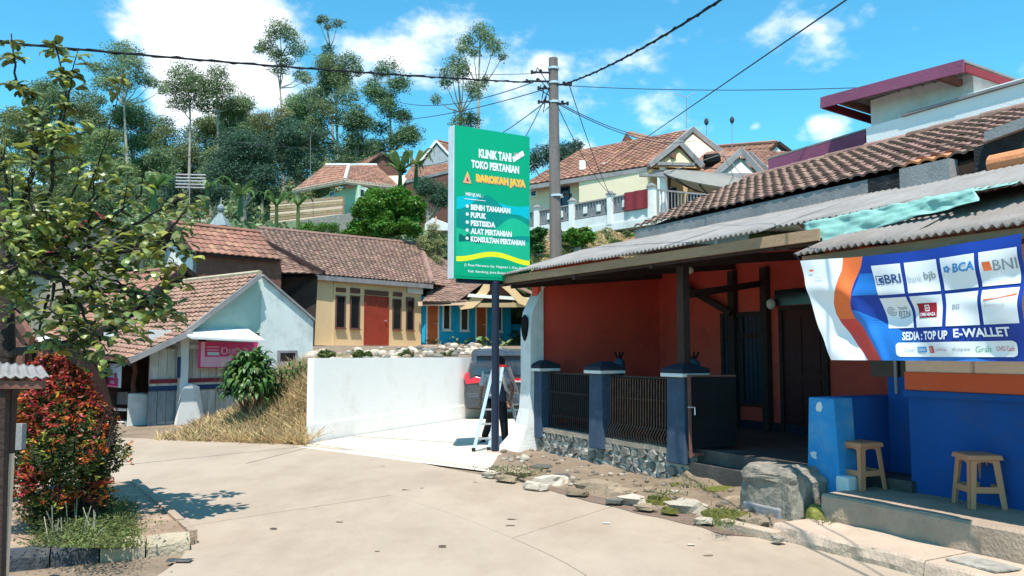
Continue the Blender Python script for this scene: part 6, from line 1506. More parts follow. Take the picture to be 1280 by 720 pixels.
# body: one skin surface, clothes over it
lsh, rsh = px_(606, 470, 13.85), px_(632, 470, 13.8); lel, lwr = px_(601, 488, 13.8), px_(600, 504, 13.6); rel, rwr = px_(641, 485, 13.75), px_(638, 500, 13.55)
bv = [hipc, chest, neck, headc - V((0, 0, .05)), headc + V((0, 0, .05)), lsh, lel, lwr, rsh, rel, rwr, lh, lk, la, rh, rk, ra]
be = [(0, 1), (1, 2), (2, 3), (3, 4), (1, 5), (5, 6), (6, 7), (1, 8), (8, 9), (9, 10), (0, 11), (11, 12), (12, 13), (0, 14), (14, 15), (15, 16)]
skin_obj('body', bv, be, [.10, .11, .05, .07, .075, .05, .038, .028, .05, .038, .028, .075, .055, .04, .075, .055, .04], 'skin', 0, 1)
for (w, e, sg) in ((lwr, lel, -1), (rwr, rel, 1)):     # hands with five fingers
    d = (w - e).normalized(); sd = V((sg * .25, -1, .1)).cross(d).normalized(); verts = [w, w + d * .045, w + d * .085]; ed = [(0, 1), (1, 2)]; rad = [.024, .032, .03]
    for k, (o_, ln) in enumerate(((-.028, .06), (-.009, .072), (.009, .068), (.027, .052))):
        b0 = len(verts); verts += [w + d * .1 + sd * o_, w + d * (.1 + ln * .5) + sd * o_ + V((0, -.012, 0)), w + d * (.1 + ln) + sd * o_ + V((0, -.03, 0))]; ed += [(2, b0), (b0, b0 + 1), (b0 + 1, b0 + 2)]; rad += [.010, .009, .008]
    b0 = len(verts); verts += [w + d * .05 + sd * -.04, w + d * .09 + sd * -.06]; ed += [(1, b0), (b0, b0 + 1)]; rad += [.011, .009]
    skin_obj('hand', verts, ed, rad, 'skin', 0, 1)
m = MB(); m.ball(headc + V((0, .015, .045)), .088, .098, .10, 12, 8); m.build('hair', 'hair', PS, smooth=True)
m = MB(); m.ball(headc + V((0, -.095, -.02)), .014, .02, .02, 6, 4); m.ball(headc + V((-.085, .0, -.01)), .012, .02, .03, 6, 4); m.ball(headc + V((.085, .0, -.01)), .012, .02, .03, 6, 4); m.build('nose_and_ears', 'skin', PS, smooth=True)
skin_obj('shirt', [hipc + V((0, 0, -.02)), hipc.lerp(chest, .5), chest, chest.lerp(neck, .6), lsh, lsh.lerp(lel, .75), rsh, rsh.lerp(rel, .75)], [(0, 1), (1, 2), (2, 3), (2, 4), (4, 5), (2, 6), (6, 7)], [(.17, .12), (.165, .12), (.175, .13), .075, .085, .062, .085, .062], 'cloth_grey', 0, 2)
m = MB(); m.grid(lambda u, v: chest.lerp(hipc, v * .95) + V(((u - .5) * .26 + .05, -.14 - .02 * math.sin(u * 3.1), 0)), 6, 6); m.build('dark_front', 'cloth_navy', PS, smooth=True, solid=.01)
skin_obj('trousers', [hipc, lh, lk, lk.lerp(la, .9), rh, rk, rk.lerp(ra, .92)], [(0, 1), (1, 2), (2, 3), (0, 4), (4, 5), (5, 6)], [(.14, .12), .098, .075, .062, .098, .075, .062], 'cloth_black', 0, 2)
for a, t_ in ((la, lt), (ra, rt)):
    m = MB(); d = (V((t_.x, t_.y, 0)) - V((a.x, a.y, 0))).normalized(); z_ = a.z - .055
    m.ball(V((a.x, a.y, z_)) + d * .06, .05, .05, .04, 10, 6); m.ball(V((a.x, a.y, z_ - .005)) + d * .13, .048, .07, .034, 10, 6); m.ball(V((a.x, a.y, z_ + .02)), .045, .05, .05, 8, 6); m.build('shoe', 'cloth_black', PS, smooth=True)

# ================================================================== KIOSK at the left edge
KO = thing('roadside_kiosk', V((-2.4, 3.3, 0)), 'edge of a small dark wooden kiosk with grey corrugated roof at the far left', 'kiosk')
KF = Frame((at(62, 471, 3.5).x, 3.5, 0), math.pi)      # a runs to the left
kz = at(62, 471, 3.5).z
m = MB()
m.grid(lambda u, v: V((KF.o.x - 1.5 * u - .56 * v, 3.5 + .9 * v, kz + .03 * v + .12 * v * u + .005 * math.sin(2 * math.pi * u * 1.5 / .045) + .02 * u)), 420, 6)
m.build('roof_sheet', 'corrugated', KO, smooth=True, solid=.006)
m = MB(); m.beam(V((KF.o.x - .04, 3.53, kz - .035)), V((KF.o.x - 1.5, 3.53, kz - .035)), .03, .035); m.beam(V((KF.o.x - .45, 4.1, kz - .02)), V((KF.o.x - 1.9, 4.1, kz + .05)), .03, .04); m.build('roof_batten', 'wood_mid', KO)
m = MB(); m.beam(V((at(5, 700, 3.55).x, 3.55, -.02)), V((at(5, 480, 3.55).x, 3.55, kz - .03)), .035, .035); m.build('corner_post', 'wood_dark', KO)
m = MB(); m.beam(at(14, 492, 3.7) , at(26, 477, 3.7), .03, .04); m.build('brace', 'wood_dark', KO)
m = MB(); m.box(at(9, 600, 3.6).x, at(13.5, 600, 3.6).x, 3.6, 3.62, .15, 1.15); m.build('side_board', 'cream_board', KO)
m = MB(); m.box(at(-80, 600, 3.5).x, at(-8, 600, 3.5).x, 3.6, 3.64, .1, kz - .04); m.build('back_board', 'wood_dark', KO)
m = MB(); m.box(at(14, 530, 5.4).x, at(28, 530, 5.4).x, 5.4, 5.45, .95, 1.12); tag(m.build('small_box', 'fascia_grey', None, origin=at(20, 535, 5.4)), 'small pale grey box between the kiosk post and the red leaved shrub', 'box')

# litter on the road and verge
for i, (px, py, mm_, lab) in enumerate(((758, 654, 'print_palegrey', 'pale crumpled wrapper on the road right of centre'), (225, 701, 'kerb_dark', 'flat dark stone chip in front of the kerb end'), (864, 681, 'rock_pale', 'pale pebble on the road below the gutter'), (540, 549, 'rock_pale', 'small stone on the driveway lip'), (478, 582, 'rock_warm', 'brown leaf scrap at the road joint'),
                                 (342, 661, 'wood_dark', 'dark dry leaf left of the road centre'), (553, 683, 'wood_dark', 'dark dry leaf on the road below the joint'), (1013, 661, 'print_cyan', 'bluish scrap beside the kerb stones near the block'))):
    p = gnd(px, py, .02); m = MB(); r = .03 if i != 1 else .09
    m.grid(lambda u, v: p + V(((u - .5) * 2 * r, (v - .5) * r, .005 + .3 * r * abs(noise.noise(V((u * 5 + i, v * 5, i)))))), 5, 4); tag(m.build('litter', mm_, None, origin=p, solid=.003), lab, 'litter')
# ================================================================== VEGETATION
def far_tree(label, Y, trunk, clumps, matn='leaf_far', dens=1.0, leaf=None, r0=.22, group=None, name='tree', barkm='bark_pale', cat='tree', ragged=.3, limbs=True, dy=1.2):
    """trunk: pixel path bottom->top at depth Y; clumps: (px,py,rx,ry) in pixels"""
    sc = Y / 1000.0
    tp_ = [at(x, y, Y + .2 * i) for i, (x, y) in enumerate(trunk)]; b = V((tp_[0].x, tp_[0].y, min(tp_[0].z, hgt(tp_[0].x, tp_[0].y)) - .1))
    T_ = thing(name, b, label, cat, group); m = MB(); path = [b] + tp_; n_ = len(path)
    m.tube(path, [r0 * (1 - .75 * i / (n_ - 1)) for i in range(n_)], 7)
    if leaf is None: leaf = 2.3 * sc
    P_ = []
    for (x, y, rx, ry) in clumps:
        c = at(x, y, Y + random.uniform(-dy, dy) * rx * sc); rx *= 1.12; ry *= 1.15; n = int(dens * (rx * ry) * 7.2 + 30)
        P_.append(ball_pts(c, (rx * sc, rx * sc * .9, ry * sc), n, .3, ragged))
        if limbs:
            k = min(range(1, n_), key=lambda i: (path[i] - c).length + (0 if path[i].z < c.z else 3)); a = path[k] if path[k].z < c.z + .5 else path[max(1, k - 1)]
            m.tube([a, a.lerp(c, .5) + V((0, 0, -.1 * (c - a).length)), c], [r0 * .4, r0 * .22, r0 * .08], 5)
    m.build('trunk', barkm, T_, recalc=False)
    v = leaf_quads(np.concatenate(P_), leaf, asp=.5, up=.2)
    o = link('crown', np_mesh('crown', v, 4, matn, b), T_); return T_
def rc(cx, cy, w, h, n, r0, r1, flat=.72):
    o = []
    for _ in range(n):
        a = random.uniform(0, 6.28); q = random.random() ** .5; r = random.uniform(r0, r1); o.append((cx + w * q * math.cos(a), cy + h * q * math.sin(a), r, r * flat))
    return o
random.seed(21)
TG = 'tall slender trees along the ridge'
far_tree('very tall slim tree with layered tufts standing against the white cloud', 85, [(354, 235), (353, 190), (353, 150), (350, 110), (352, 70)],
         [(350, 35, 15, 10), (332, 57, 11, 9), (372, 62, 13, 10), (345, 68, 12, 8), (362, 45, 12, 9), (348, 88, 12, 6), (377, 94, 11, 8), (340, 44, 9, 7), (356, 78, 11, 6), (324, 62, 7, 5), (383, 100, 8, 5)], 'leaf_far', .95, ragged=.35)
far_tree('thin high tree with two tiny top tufts left of the dense dark crowns', 88, [(418, 230), (415, 150), (413, 100), (413, 60), (407, 30)], [(404, 24, 8, 5), (422, 29, 9, 5), (410, 34, 6, 4), (410, 64, 8, 9), (409, 76, 9, 8), (399, 27, 4, 3)], 'leaf_far', 1)
far_tree('tall broad crowned tree right of the thin tree, above the hill house', 82, [(425, 240), (422, 180), (420, 130), (425, 85)], rc(413, 110, 22, 36, 13, 12, 19) + [(437, 76, 14, 10), (405, 80, 12, 10), (446, 88, 10, 8)] + rc(405, 165, 26, 30, 8, 12, 18), 'leaf_far', 1)
far_tree('tall dark tree with ragged outline just left of the green sign', 78, [(490, 245), (489, 190), (487, 130), (487, 95)], [(486, 84, 15, 9), (474, 92, 10, 8)] + rc(483, 118, 22, 24, 9, 10, 15) + rc(490, 165, 27, 32, 11, 10, 16), 'leaf_far', 1, ragged=.4)
far_tree('open crowned tree with pale trunk rising behind the top of the green sign', 64, [(598, 235), (598, 170), (598, 110), (600, 60)], [(600, 38, 14, 8), (583, 52, 12, 9), (618, 58, 13, 10), (592, 66, 10, 6), (628, 72, 6, 5), (608, 46, 12, 8), (578, 62, 9, 7), (606, 102, 5, 10)], 'leaf_far_olive', .9, ragged=.4)
far_tree('smaller leaning tree beside the pale trunk tree above the sign', 62, [(575, 235), (575, 180), (576, 140), (572, 90)], [(572, 78, 14, 9), (564, 92, 16, 10), (580, 88, 9, 9), (557, 104, 9, 6), (590, 108, 12, 9), (594, 118, 10, 7), (545, 124, 7, 6), (582, 146, 15, 8), (590, 152, 12, 8), (572, 152, 10, 6)], 'leaf_far', .9)
far_tree('broad grey green tree highest at the left end of the ridge', 80, [(160, 250), (158, 190), (155, 130), (153, 80)], [(153, 66, 20, 14), (165, 80, 18, 12), (140, 90, 18, 12), (178, 98, 13, 9), (190, 104, 10, 6), (128, 104, 14, 9), (150, 104, 20, 10), (118, 84, 9, 7), (205, 112, 8, 6)], 'leaf_far', .95, group=TG)
far_tree('round crowned tree left of the pair under the cloud', 84, [(236, 250), (237, 190), (238, 150), (235, 110)], [(230, 94, 21, 13), (245, 104, 18, 12), (215, 108, 14, 9), (238, 118, 22, 10), (226, 130, 18, 9)], 'leaf_far', 1, group=TG)
far_tree('round crowned tree right of the pair under the cloud', 84, [(275, 250), (273, 190), (272, 140), (271, 105)], [(272, 92, 14, 10), (262, 108, 16, 11), (282, 110, 14, 9), (270, 124, 20, 10), (292, 132, 10, 8), (255, 134, 14, 8)], 'leaf_far', 1, group=TG)
lab = ['pale olive ridge tree {}', 'slim ridge tree {}', 'dense ridge tree {}']
spots = [(75, 215, 'far', 'low at left below the leafy shoots'), (182, 218, 'far', 'low between the left crowns'), (268, 205, 'olive', 'low below the round pair, right side'), (312, 158, 'far', 'close left of the tall slim trunk'), (398, 215, 'olive', 'just left above the red hipped roof'), (470, 212, 'far', 'low at the foot of the ragged dark tree'), (130, 178, 'olive', 'under the high crown at left'), (205, 205, 'far', 'under the pair, left side'), (20, 150, 'olive', 'above the topmost leaves at the left edge'), (55, 165, 'far', 'left of the leafy shoot'), (95, 190, 'olive', 'behind the leafy shoot'), (115, 130, 'far', 'left below the highest crown'), (165, 150, 'far', 'directly below the highest left crown'), (150, 205, 'olive', 'low behind the leafy tree top'),
         (195, 160, 'olive', 'right of the highest left crown'), (220, 185, 'far', 'below the round crowned pair at left'), (255, 160, 'olive', 'between the round crowned pair'), (285, 165, 'far', 'right below the round crowned pair'), (300, 130, 'far', 'with rounded top left of the tall slim tree'), (325, 185, 'dark', 'left beside the slim tree trunk'),
         (340, 150, 'olive', 'behind the base of the tall slim tree'), (378, 130, 'far', 'right of the tall slim trunk'), (380, 190, 'olive', 'left above the hill house'), (445, 150, 'far', 'between the broad crown and the ragged dark tree'), (455, 190, 'olive', 'just above the red hipped roof'), (515, 170, 'far', 'right of the ragged dark tree'), (60, 120, 'far', 'high at left behind the thick cable'), (5, 200, 'far', 'lowest at the far left edge')]
for i, (x, y, k, w) in enumerate(spots):
    Y = random.uniform(72, 98); mm_ = {'olive': 'leaf_far_olive', 'far': 'leaf_far', 'dark': 'leaf_far_dark'}[k]
    if x == 515: continue
    far_tree({'olive': 'olive green ridge tree ', 'far': 'slim ridge tree ', 'dark': 'dark ridge tree '}[k] + w, Y, [(x + random.uniform(-4, 4), 250), (x, y + 50), (x + random.uniform(-3, 3), y)],
             rc(x, y + 5, 20, 18, 9, 9, 17) + rc(x + random.uniform(-6, 6), y + 42, 24, 26, 9, 9, 16), mm_, .9, group=TG, r0=.16)
far_tree('dense dark evergreen left of the hill house', 66, [(305, 260), (304, 220), (303, 180)], rc(303, 205, 34, 34, 18, 12, 19) + [(305, 172, 16, 10)], 'leaf_far_dark', 1.1, r0=.3)
far_tree('dense dark evergreen directly behind the hill house roof', 68, [(372, 250), (372, 210), (372, 180)], rc(372, 190, 34, 34, 18, 11, 18), 'leaf_far_dark', 1.1, r0=.3)
far_tree('dark undergrowth tree below the ridge at the left', 60, [(262, 280), (262, 240)], rc(240, 240, 46, 18, 14, 10, 15), 'leaf_far_dark', 1)
far_tree('mixed green thicket tree behind the grey gabled house', 56, [(150, 290), (150, 250)], rc(140, 245, 62, 20, 18, 10, 15), 'leaf_far', 1)
far_tree('mixed green thicket tree behind the timber cottage', 54, [(50, 290), (50, 250)], rc(40, 240, 60, 30, 18, 10, 16), 'leaf_far_olive', 1)
far_tree('dark round topped tree behind the utility pole', 48, [(690, 235), (690, 200)], [(676, 196, 16, 12), (712, 188, 14, 10), (700, 196, 18, 13), (722, 182, 8, 7), (664, 204, 12, 10), (690, 188, 12, 9), (715, 200, 16, 12)], 'leaf_far_dark', 1.2)
far_tree('green tree low between the hill houses and the sign', 52, [(535, 275), (535, 245)], rc(540, 243, 22, 20, 10, 9, 13), 'leaf_far_dark', 1.1)
far_tree('bright tree between the blue house and the pale end pillar', 43, [(652, 425), (652, 395)], rc(652, 388, 16, 28, 12, 8, 13), 'leaf_bright', 1.1, r0=.12)
far_tree('large round bright green bush on the slope above the cream house', 43, [(484, 300), (484, 270)], rc(482, 268, 34, 24, 26, 10, 15) + [(450, 285, 14, 10), (520, 262, 12, 16), (515, 285, 12, 10), (470, 245, 14, 9), (498, 242, 14, 8), (438, 292, 9, 6)], 'leaf_bright', 1.5, name='bush', cat='bush', leaf=.17, limbs=False, ragged=.2)
far_tree('pale yellow green shrub left below the round bush', 44, [(400, 300), (400, 290)], rc(398, 286, 28, 9, 9, 6, 9), 'leaf_bright', 1, name='bush', cat='bush', limbs=False)
far_tree('straw and green scrub on the slope left of the sign', 42, [(545, 340), (545, 320)], rc(542, 305, 17, 22, 12, 7, 10), 'leaf_far_olive', 1, name='bush', cat='bush', limbs=False)
# hillside cover
def cover(n, name, px0, px1, Y0, Y1, matn, size, label):
    c = []
    while len(c) < n:
        Y = random.uniform(Y0, Y1); X = (random.uniform(px0, px1) - 640) / 1000 * Y; c.append((X, Y, hgt(X, Y) + random.uniform(0, size * 2.4)))
    tag(link(name, np_mesh(name, leaf_quads(np.array(c), size, asp=.5, up=.1), 4, matn)), label, 'plants', kind='stuff')
cover(42000, 'undergrowth', -120, 760, 40, 105, 'leaf_far', .55, 'mixed green undergrowth covering the wooded hillside')
cover(9000, 'hill_scrub', -60, 640, 37, 52, 'leaf_far_olive', .26, 'olive scrub on the slope above the cream house')
# slope right of the sign under the terrace
c = []; c2 = []
for i in range(9000):
    px = random.uniform(655, 835); py = random.uniform(284, 330); Y = 26.2 - (py - 284) / 46 * 2.6
    p = at(px, py + 4 + 6 * noise.noise(V((px * .06, py * .06, 3))), Y); (c if noise.noise(V((px * .05, py * .08, 9))) > -.02 else c2).append(p)
tag(link('slope_scrub', np_mesh('slope_scrub', leaf_quads(np.array(c), .12, asp=.45), 4, 'grass_green')), 'green scrub on the slope between the utility pole and the hill terrace', 'plants', kind='stuff')
tag(link('dry_scrub', np_mesh('dry_scrub', leaf_quads(np.array(c2), .13, asp=.35), 4, 'grass_dry')), 'dry straw scrub on the slope under the hill terrace', 'plants', kind='stuff')
far_tree('leafy green bush on the slope just right of the utility pole', 24.6, [(722, 312), (722, 300)], rc(722, 296, 16, 9, 9, 6, 9), 'leaf_bright', 1.6, name='bush', cat='bush', limbs=False, leaf=.12)
far_tree('leafy green bush on the slope left of the utility pole', 24.6, [(672, 318), (672, 300)], rc(670, 298, 10, 14, 8, 5, 8), 'leaf_green', 1.6, name='bush', cat='bush', limbs=False, leaf=.12)

# banana plants: arching leaves as parts
def arch_leaf(m, base, ang, L_, rise, wd, droop, n=7, fold=.25, tear=0):
    d = V((math.cos(ang), math.sin(ang), 0)); s = V((-d.y, d.x, 0)); L0, R0, C0 = [], [], []
    for i in range(n + 1):
        t = i / n; c = base + d * (L_ * math.sin(t * 1.35) * .8) + V((0, 0, rise * math.sin(t * 1.9) - droop * t * t * t)); w = wd * math.sin(math.pi * min(.98, t * .86 + .12)) ** .7
        C0.append(c); L0.append(c + s * w + V((0, 0, -fold * w))); R0.append(c - s * w + V((0, 0, -fold * w)))
    k = n + 1; m.add(C0 + L0 + R0, [(i, i + 1, k + i + 1, k + i) for i in range(n)] + [(i, 2 * k + i, 2 * k + i + 1, i + 1) for i in range(n)])
def banana(label, px, py, Y, h, nl, L_, matn='leaf_banana', name='banana_plant', wd=.22, seed=0):
    random.seed(seed + int(px)); b = at(px, py, Y); b.z = min(b.z, hgt(b.x, b.y)) if hgt(b.x, b.y) > b.z - 3 else b.z
    top = at(px, py, Y) + V((0, 0, h)); T_ = thing(name, b, label, 'plant'); m = MB(); m.tube([b, top], [.16, .09], 7); m.build('stem', 'leaf_banana' if name == 'banana_plant' else 'bark', T_)
    for k in range(nl):
        m = MB(); a = 2 * math.pi * k / nl + random.uniform(-.4, .4); arch_leaf(m, top, a, L_ * random.uniform(.75, 1.1), L_ * random.uniform(.35, .8), wd * random.uniform(.8, 1.15), L_ * random.uniform(.1, .6)); m.build('leaf', matn, T_, smooth=False, recalc=False)
banana('tall banana plant between the hill house and the ragged dark tree', 500, 236, 45, 1.0, 9, 1.9, seed=1, wd=.2)
banana('banana plant with pale stem at the left end of the bamboo fence', 345, 292, 46, 1.6, 8, 1.5, seed=2, wd=.14)
banana('banana plant beside the bamboo fence, second from its left end', 372, 290, 45, 1.5, 7, 1.2, seed=3, wd=.12)
banana('banana plant standing above the orange tiled roof', 300, 270, 40, 1.0, 8, 1.3, seed=4, wd=.14)
banana('banana plant left of the finial above the orange tiled roof', 258, 268, 41, 1.3, 7, 1.2, seed=5, wd=.12)
banana('papaya like plant rising right of the ragged dark tree', 520, 236, 46, 1.5, 9, 1.6, seed=6, wd=.14, matn='leaf_far_olive')
banana('banana plant peeping behind the grey gabled house', 192, 262, 38, 1.0, 8, 1.4, seed=7)

# dracaena like bush on the grass bank
random.seed(5)
DB = thing('leafy_bush', gnd(305, 520) * 1.0, 'big glossy leaved green bush on the dry grass bank before the shack', 'bush'); o_ = at(306, 512, 15.2)
DB.location = (o_.x, 15.6, .3)
m = MB()
for k in range(7): m.tube([V((o_.x + random.uniform(-.08, .08), 15.5, .3)), V((o_.x + random.uniform(-.35, .35), 15.4 + random.uniform(-.2, .2), 1.0))], [.035, .02], 5)
m.build('stem', 'bark', DB)
m = MB()
arch_leaf(m, V((0, 0, 0)), 0, .30, .10, .042, .16, 5, .3); lm = m.mesh('leaf', 'leaf_green'); rest = MB()
cc = V((o_.x, 15.45, 1.0)); cells = []
for i in range(560):
    a = random.uniform(0, 6.28); e = math.asin(random.uniform(-.55, 1)); q = random.uniform(.55, 1)
    p = cc + V((math.cos(a) * math.cos(e) * .42 * q, math.sin(a) * math.cos(e) * .4 * q, math.sin(e) * .55 * q))
    Mw = Matrix.Translation(p) @ Matrix.Rotation(a + random.uniform(-.5, .5), 4, 'Z') @ Matrix.Rotation(random.uniform(-.6, .5) - max(0, e) * .5, 4, 'Y') @ Matrix.Scale(random.uniform(.7, 1.15), 4); cells.append((p.y - abs(p.z) * .01, Mw))
cells.sort(key=lambda c: c[0])
for _, Mw in cells[:300]: link('leaf', lm, DB, Mw)
for _, Mw in cells[300:]: rest.add([Mw @ V(v) for v in m.v], m.f)
rest.build('foliage', 'leaf_green', DB, kind='stuff', recalc=False)
for j, (px, py, Yy, w) in enumerate(((352, 470, 15.8, 'beside the big bush'), (366, 464, 16.2, 'under the small window of the pale wall'), (379, 462, 16.6, 'near the corner of the pale wall'), (394, 458, 16.4, 'at the left end of the white wall'), (400, 462, 16.0, 'touching the end of the white wall'))):
    p = at(px, py, Yy); b = V((p.x, p.y, p.z - .35)); T_ = thing('young_plant', b, 'young broad leaved plant ' + w, 'plant', 'young plants along the pale wall'); m = MB(); m.tube([b, p + V((0, 0, .1))], [.02, .012], 5); m.build('stem', 'bark', T_)
    for k in range(15):
        mw = Matrix.Translation(b.lerp(p + V((0, 0, .14)), .35 + .65 * k / 15)) @ Matrix.Rotation(k * 2.4, 4, 'Z') @ Matrix.Rotation(random.uniform(-.2, .5), 4, 'Y') @ Matrix.Scale(random.uniform(.6, .95), 4); link('leaf', lm, T_, mw)
for k in range(14):
    px = 405 + k * 17 + random.uniform(-5, 5); p = at(px, 446, 16.5 + k * .35); 
    if k % 3 == 0: far_tree('low weed clump on the terrace edge behind the white wall, %s' % ('at its left end', 'left of its middle', 'near its middle', 'right of its middle', 'near its right end')[k // 3], p.y, [(px, 447), (px, 445)], rc(px, 443, 9, 3, 5, 3, 5), 'grass_green', 3, name='weed_clump', cat='weeds', limbs=False, leaf=.07, r0=.01, group='weed clumps along the white wall')

# ================================================================== RED LEAVED SHRUB
random.seed(9)
sb = gnd(88, 668, .1); RS = thing('red_leaved_shrub', sb, 'conical shrub with fiery red young leaves over dark green in the kerbed bed', 'shrub'); Ys = 7.0
sc = Ys / 1000; P_ = []; PR = []; PL = []
def prof_r(t): return [(.0, .45), (.12, .7), (.3, .92), (.45, .93), (.6, .83), (.73, .68), (.87, .46), (.95, .28), (1, .08)]
def rr(t):
    q = prof_r(t)
    for (a, b), (c, d) in zip(q, q[1:]):
        if t <= c: return b + (d - b) * (t - a) / (c - a)
    return .1
zb0, zt0 = .14, at(80, 446, Ys).z
for i in range(26000):
    t = random.random(); a = random.uniform(0, 6.28); q = random.random() ** .35; cxp = 84 - 14 * t + 5 * math.sin(t * 5); R_ = rr(t) * 66 * sc
    R_ *= 1 + .15 * math.sin(a * 3 + t * 9) + .12 * math.sin(a * 7 - t * 15) + .4 * noise.noise(V((math.cos(a) * 2.2, math.sin(a) * 2.2, t * 6)))
    c = at(cxp, 440, Ys); p = (c.x + R_ * q * math.cos(a), Ys + R_ * q * math.sin(a), zb0 + (zt0 - zb0) * t)
    nz_ = noise.noise(V(p) * 5.5) + .25 * noise.noise(V(p) * 14)
    if t < .25 and random.random() < .45: continue
    P_.append(p)
PO = []
for k in range(1250):     # rosettes of young leaves on the outside of the crown
    t = random.random() ** .8 * .97 + .03; a = random.uniform(0, 6.28); R_ = rr(t) * 66 * sc
    R_ *= 1 + .15 * math.sin(a * 3 + t * 9) + .12 * math.sin(a * 7 - t * 15) + .4 * noise.noise(V((math.cos(a) * 2.2, math.sin(a) * 2.2, t * 6)))
    c = at(84 - 14 * t + 5 * math.sin(t * 5), 440, Ys); R_ *= random.uniform(.9, 1.06)
    b = V((c.x + R_ * math.cos(a), Ys + R_ * math.sin(a), zb0 + (zt0 - zb0) * t)); nz_ = noise.noise(b * 3.2) + .35 * random.uniform(-1, 1) + 1.15 * (t - .55)
    lst = PR if nz_ > .12 else PO if nz_ > -.1 else PL if nz_ > -.22 else P_
    for j in range(9): lst.append(tuple(b + V((random.gauss(0, .02), random.gauss(0, .02), random.gauss(0, .018)))))
for nm, pp, mm_, sz in (('foliage', P_, 'leaf_shrub', .042), ('new_leaves', PR, 'leaf_shrub_red', .044), ('orange_leaves', PO, 'leaf_shrub_orange', .044), ('lime_leaves', PL, 'leaf_shrub_lime', .044)):
    o = link(nm, np_mesh(nm, leaf_quads(np.array(pp), sz, asp=.42, up=.2), 4, mm_, sb), RS); o['kind'] = 'stuff'
m = MB()
for k in range(14):
    a = random.uniform(0, 6.28); t0 = V((sb.x + random.uniform(-.12, .12), Ys + random.uniform(-.15, .15), .08)); e = V((sb.x + .2 * math.cos(a), Ys + .2 * math.sin(a), random.uniform(.7, 1.2))); m.tube([t0, t0.lerp(e, .5) + V((0, 0, .08)), e], [.018, .012, .006], 5)
m.build('stem', 'bark_dark', RS)
m = MB()
for k in range(26):
    p = gnd(random.uniform(60, 120), random.uniform(650, 685), .12); m.tube([p, p + V((random.uniform(-.15, .15), random.uniform(-.1, .1), random.uniform(.08, .3)))], .004, 4)
tag(m.build('dead_twigs', 'bark_pale'), 'pale dead twigs sticking up below the red leaved shrub', 'twigs', kind='stuff')

# ================================================================== BIG LEAVED TREE AT THE LEFT
random.seed(3)
TR = thing('leafy_tree', V((-5.2, 7.8, 0)), 'broad leaved young tree with dark trunk arching in from the left edge', 'tree')
m = MB(); lm_ = MB()
arch_leaf(lm_, V((0, 0, 0)), 0, .16, .028, .036, .05, 4, .3); leafm = lm_.mesh('leaf', 'leaf_tree'); leafy = lm_.mesh('leaf_young', 'leaf_young')
t0 = V((-5.15, 7.9, 0)); t1 = at(6, 445, 7.9); t2 = at(4, 330, 7.9); t3 = at(-6, 230, 8.0)
m.tube([t0, t1, t2, t3], [.11, .10, .085, .05], 9)
cells = []
def branch(pts, r, nleaf, spread=.10, tipden=1.6, young=.12, lf=1.0):
    whorl = spread <= .08
    pts = [V(p) for p in pts]; seg = []
    for i in range(len(pts) - 1):
        for j in range(6): seg.append(pts[i].lerp(pts[i + 1], j / 6) + V((0, random.uniform(-.02, .02), random.uniform(-.015, .015))))
    seg.append(pts[-1]); n = len(seg); m.tube(seg, [r * (1 - .8 * i / n) for i in range(n)], 5)
    for k in range(nleaf):
        t = 1 - (random.random() ** tipden) * .85; i = min(n - 2, int(t * (n - 1))); p = seg[i].lerp(seg[i + 1], random.random()); ax_ = (seg[i + 1] - seg[i]).normalized()
        a = math.atan2(ax_.y, ax_.x) + random.choice((-1, 1)) * random.uniform(.3, 1.9); sp = random.uniform(0, spread)
        if whorl: a = random.uniform(0, 6.28); t = round(t * 9) / 9; i = min(n - 2, int(t * (n - 1))); p = seg[i]; sp = random.uniform(0, .04)
        p = p + V((math.cos(a) * sp, math.sin(a) * sp, random.uniform(-.6, .5) * spread))
        Mw = Matrix.Translation(p) @ Matrix.Rotation(a, 4, 'Z') @ Matrix.Rotation(random.uniform(-.5, .75), 4, 'Y') @ Matrix.Rotation(random.uniform(-.5, .5), 4, 'X') @ Matrix.Scale(random.uniform(.6, 1.15) * lf, 4)
        cells.append((p.y, Mw, random.random() < young))
A = lambda x, y, Y=7.6: at(x, y, Y)
# upright shoots against the sky
branch([t2, A(40, 215, 7.9), A(50, 150, 7.8), A(20, 100, 7.7), A(14, 42, 7.7)], .028, 105, .06, 1.0, .2)
branch([t2, A(35, 300, 7.7), A(66, 230, 7.6), A(66, 185, 7.5), A(84, 120, 7.5), A(68, 48, 7.5)], .028, 110, .07, 1.6, .2)
branch([A(66, 185, 7.5), A(84, 130, 7.5), A(98, 60, 7.5)], .014, 45, .08, 1.2, .2)
branch([A(66, 185, 7.5), A(82, 165, 7.4), A(100, 150, 7.4)], .014, 48, .12, .8, .35)
branch([A(66, 185, 7.5), A(60, 168, 7.4), A(48, 160, 7.4)], .014, 30, .1, .8, .35)
branch([A(40, 215, 7.9), A(42, 130, 7.8), A(36, 110, 7.8)], .014, 30, .06, .8)
branch([A(110, 240, 7.4), A(135, 170, 7.3), A(155, 88, 7.2)], .010, 26, .05, 3.2, .1)
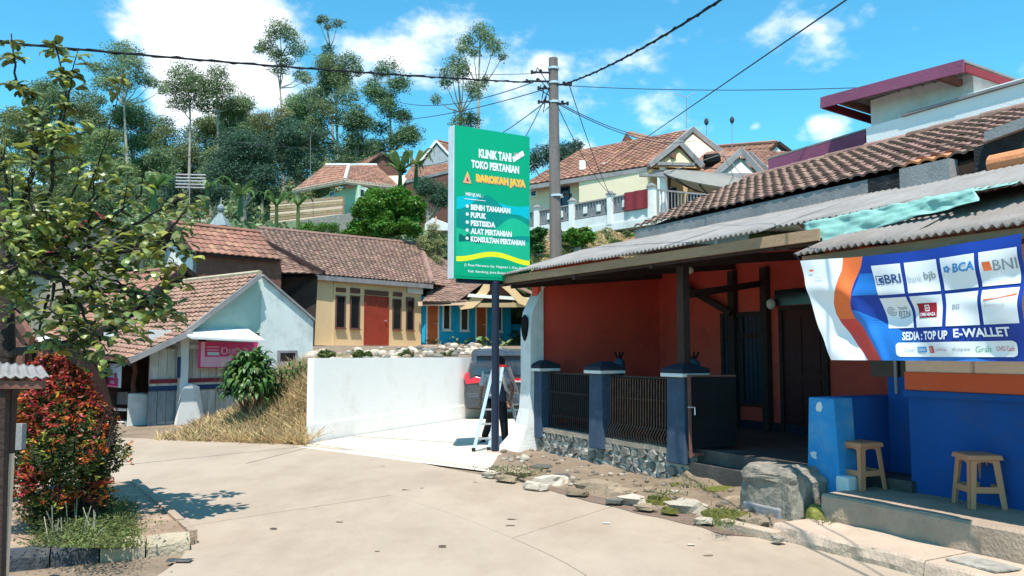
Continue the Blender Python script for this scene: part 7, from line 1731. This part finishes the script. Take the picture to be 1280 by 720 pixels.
for x, y in ((5, 165), (18, 210), (40, 195), (12, 260), (35, 245), (100, 205), (60, 262), (120, 215), (8, 175), (90, 250), (135, 205), (158, 232), (180, 215)):
    branch([A(20 + x * .4, 300, 7.8), A(x - 4, y + 30, 7.6), A(x, y, 7.4 + random.uniform(-.3, .3))], .014, 22, .11, 1.4, .4)
# the drooping mass on the left and the long limbs to the right
mass = [(10, 290), (40, 285), (75, 280), (105, 290), (130, 275), (20, 330), (55, 325), (90, 320), (125, 315), (160, 300), (25, 365), (80, 350), (115, 345), (150, 335), (185, 320), (95, 385), (130, 375), (165, 365), (205, 350), (60, 300), (15, 310), (0, 350), (188, 285), (50, 265), (95, 262),
        (210, 300), (238, 258), (228, 312), (196, 385), (205, 395), (110, 415), (130, 432), (75, 395), (90, 425), (165, 400), (148, 412), (120, 455), (100, 440), (60, 425), (140, 395), (30, 395)]
lim1 = [t1, A(60, 430, 7.8), A(105, 418, 7.6)]
branch([t1, A(50, 432, 7.7), A(90, 425, 7.5), A(120, 400, 7.4)], .045, 12, .05)
branch([t2, A(60, 320, 7.6), A(120, 320, 7.4), A(200, 300, 7.2), A(240, 254, 7.1)], .035, 52, .13, 2.0)
branch([t2, A(40, 340, 7.5), A(110, 360, 7.3), A(180, 370, 7.2), A(212, 392, 7.1)], .035, 52, .13, 2.0)
for i, (x, y) in enumerate(mass):
    hub = A(30 + x * .5, 320 + (y - 320) * .45, 7.7); Y = 7.4 + random.uniform(-.55, .5)
    branch([hub, A(x - 12, y - 10, Y), A(x + 5, y + 8, Y)], .016, 32, .15, 1.2, .25)
print('tree leaves', len(cells))
m.build('trunk', 'bark_dark', TR, recalc=False)
cells.sort(key=lambda c: c[0]); r1, r2 = MB(), MB()
for _, Mw, yg in cells[:300]: link('leaf', leafy if yg else leafm, TR, Mw)
for _, Mw, yg in cells[300:]: (r2 if yg else r1).add([Mw @ V(v) for v in lm_.v], lm_.f)
r1.build('foliage', 'leaf_tree', TR, kind='stuff', recalc=False); r2.build('young_foliage', 'leaf_young', TR, kind='stuff', recalc=False)
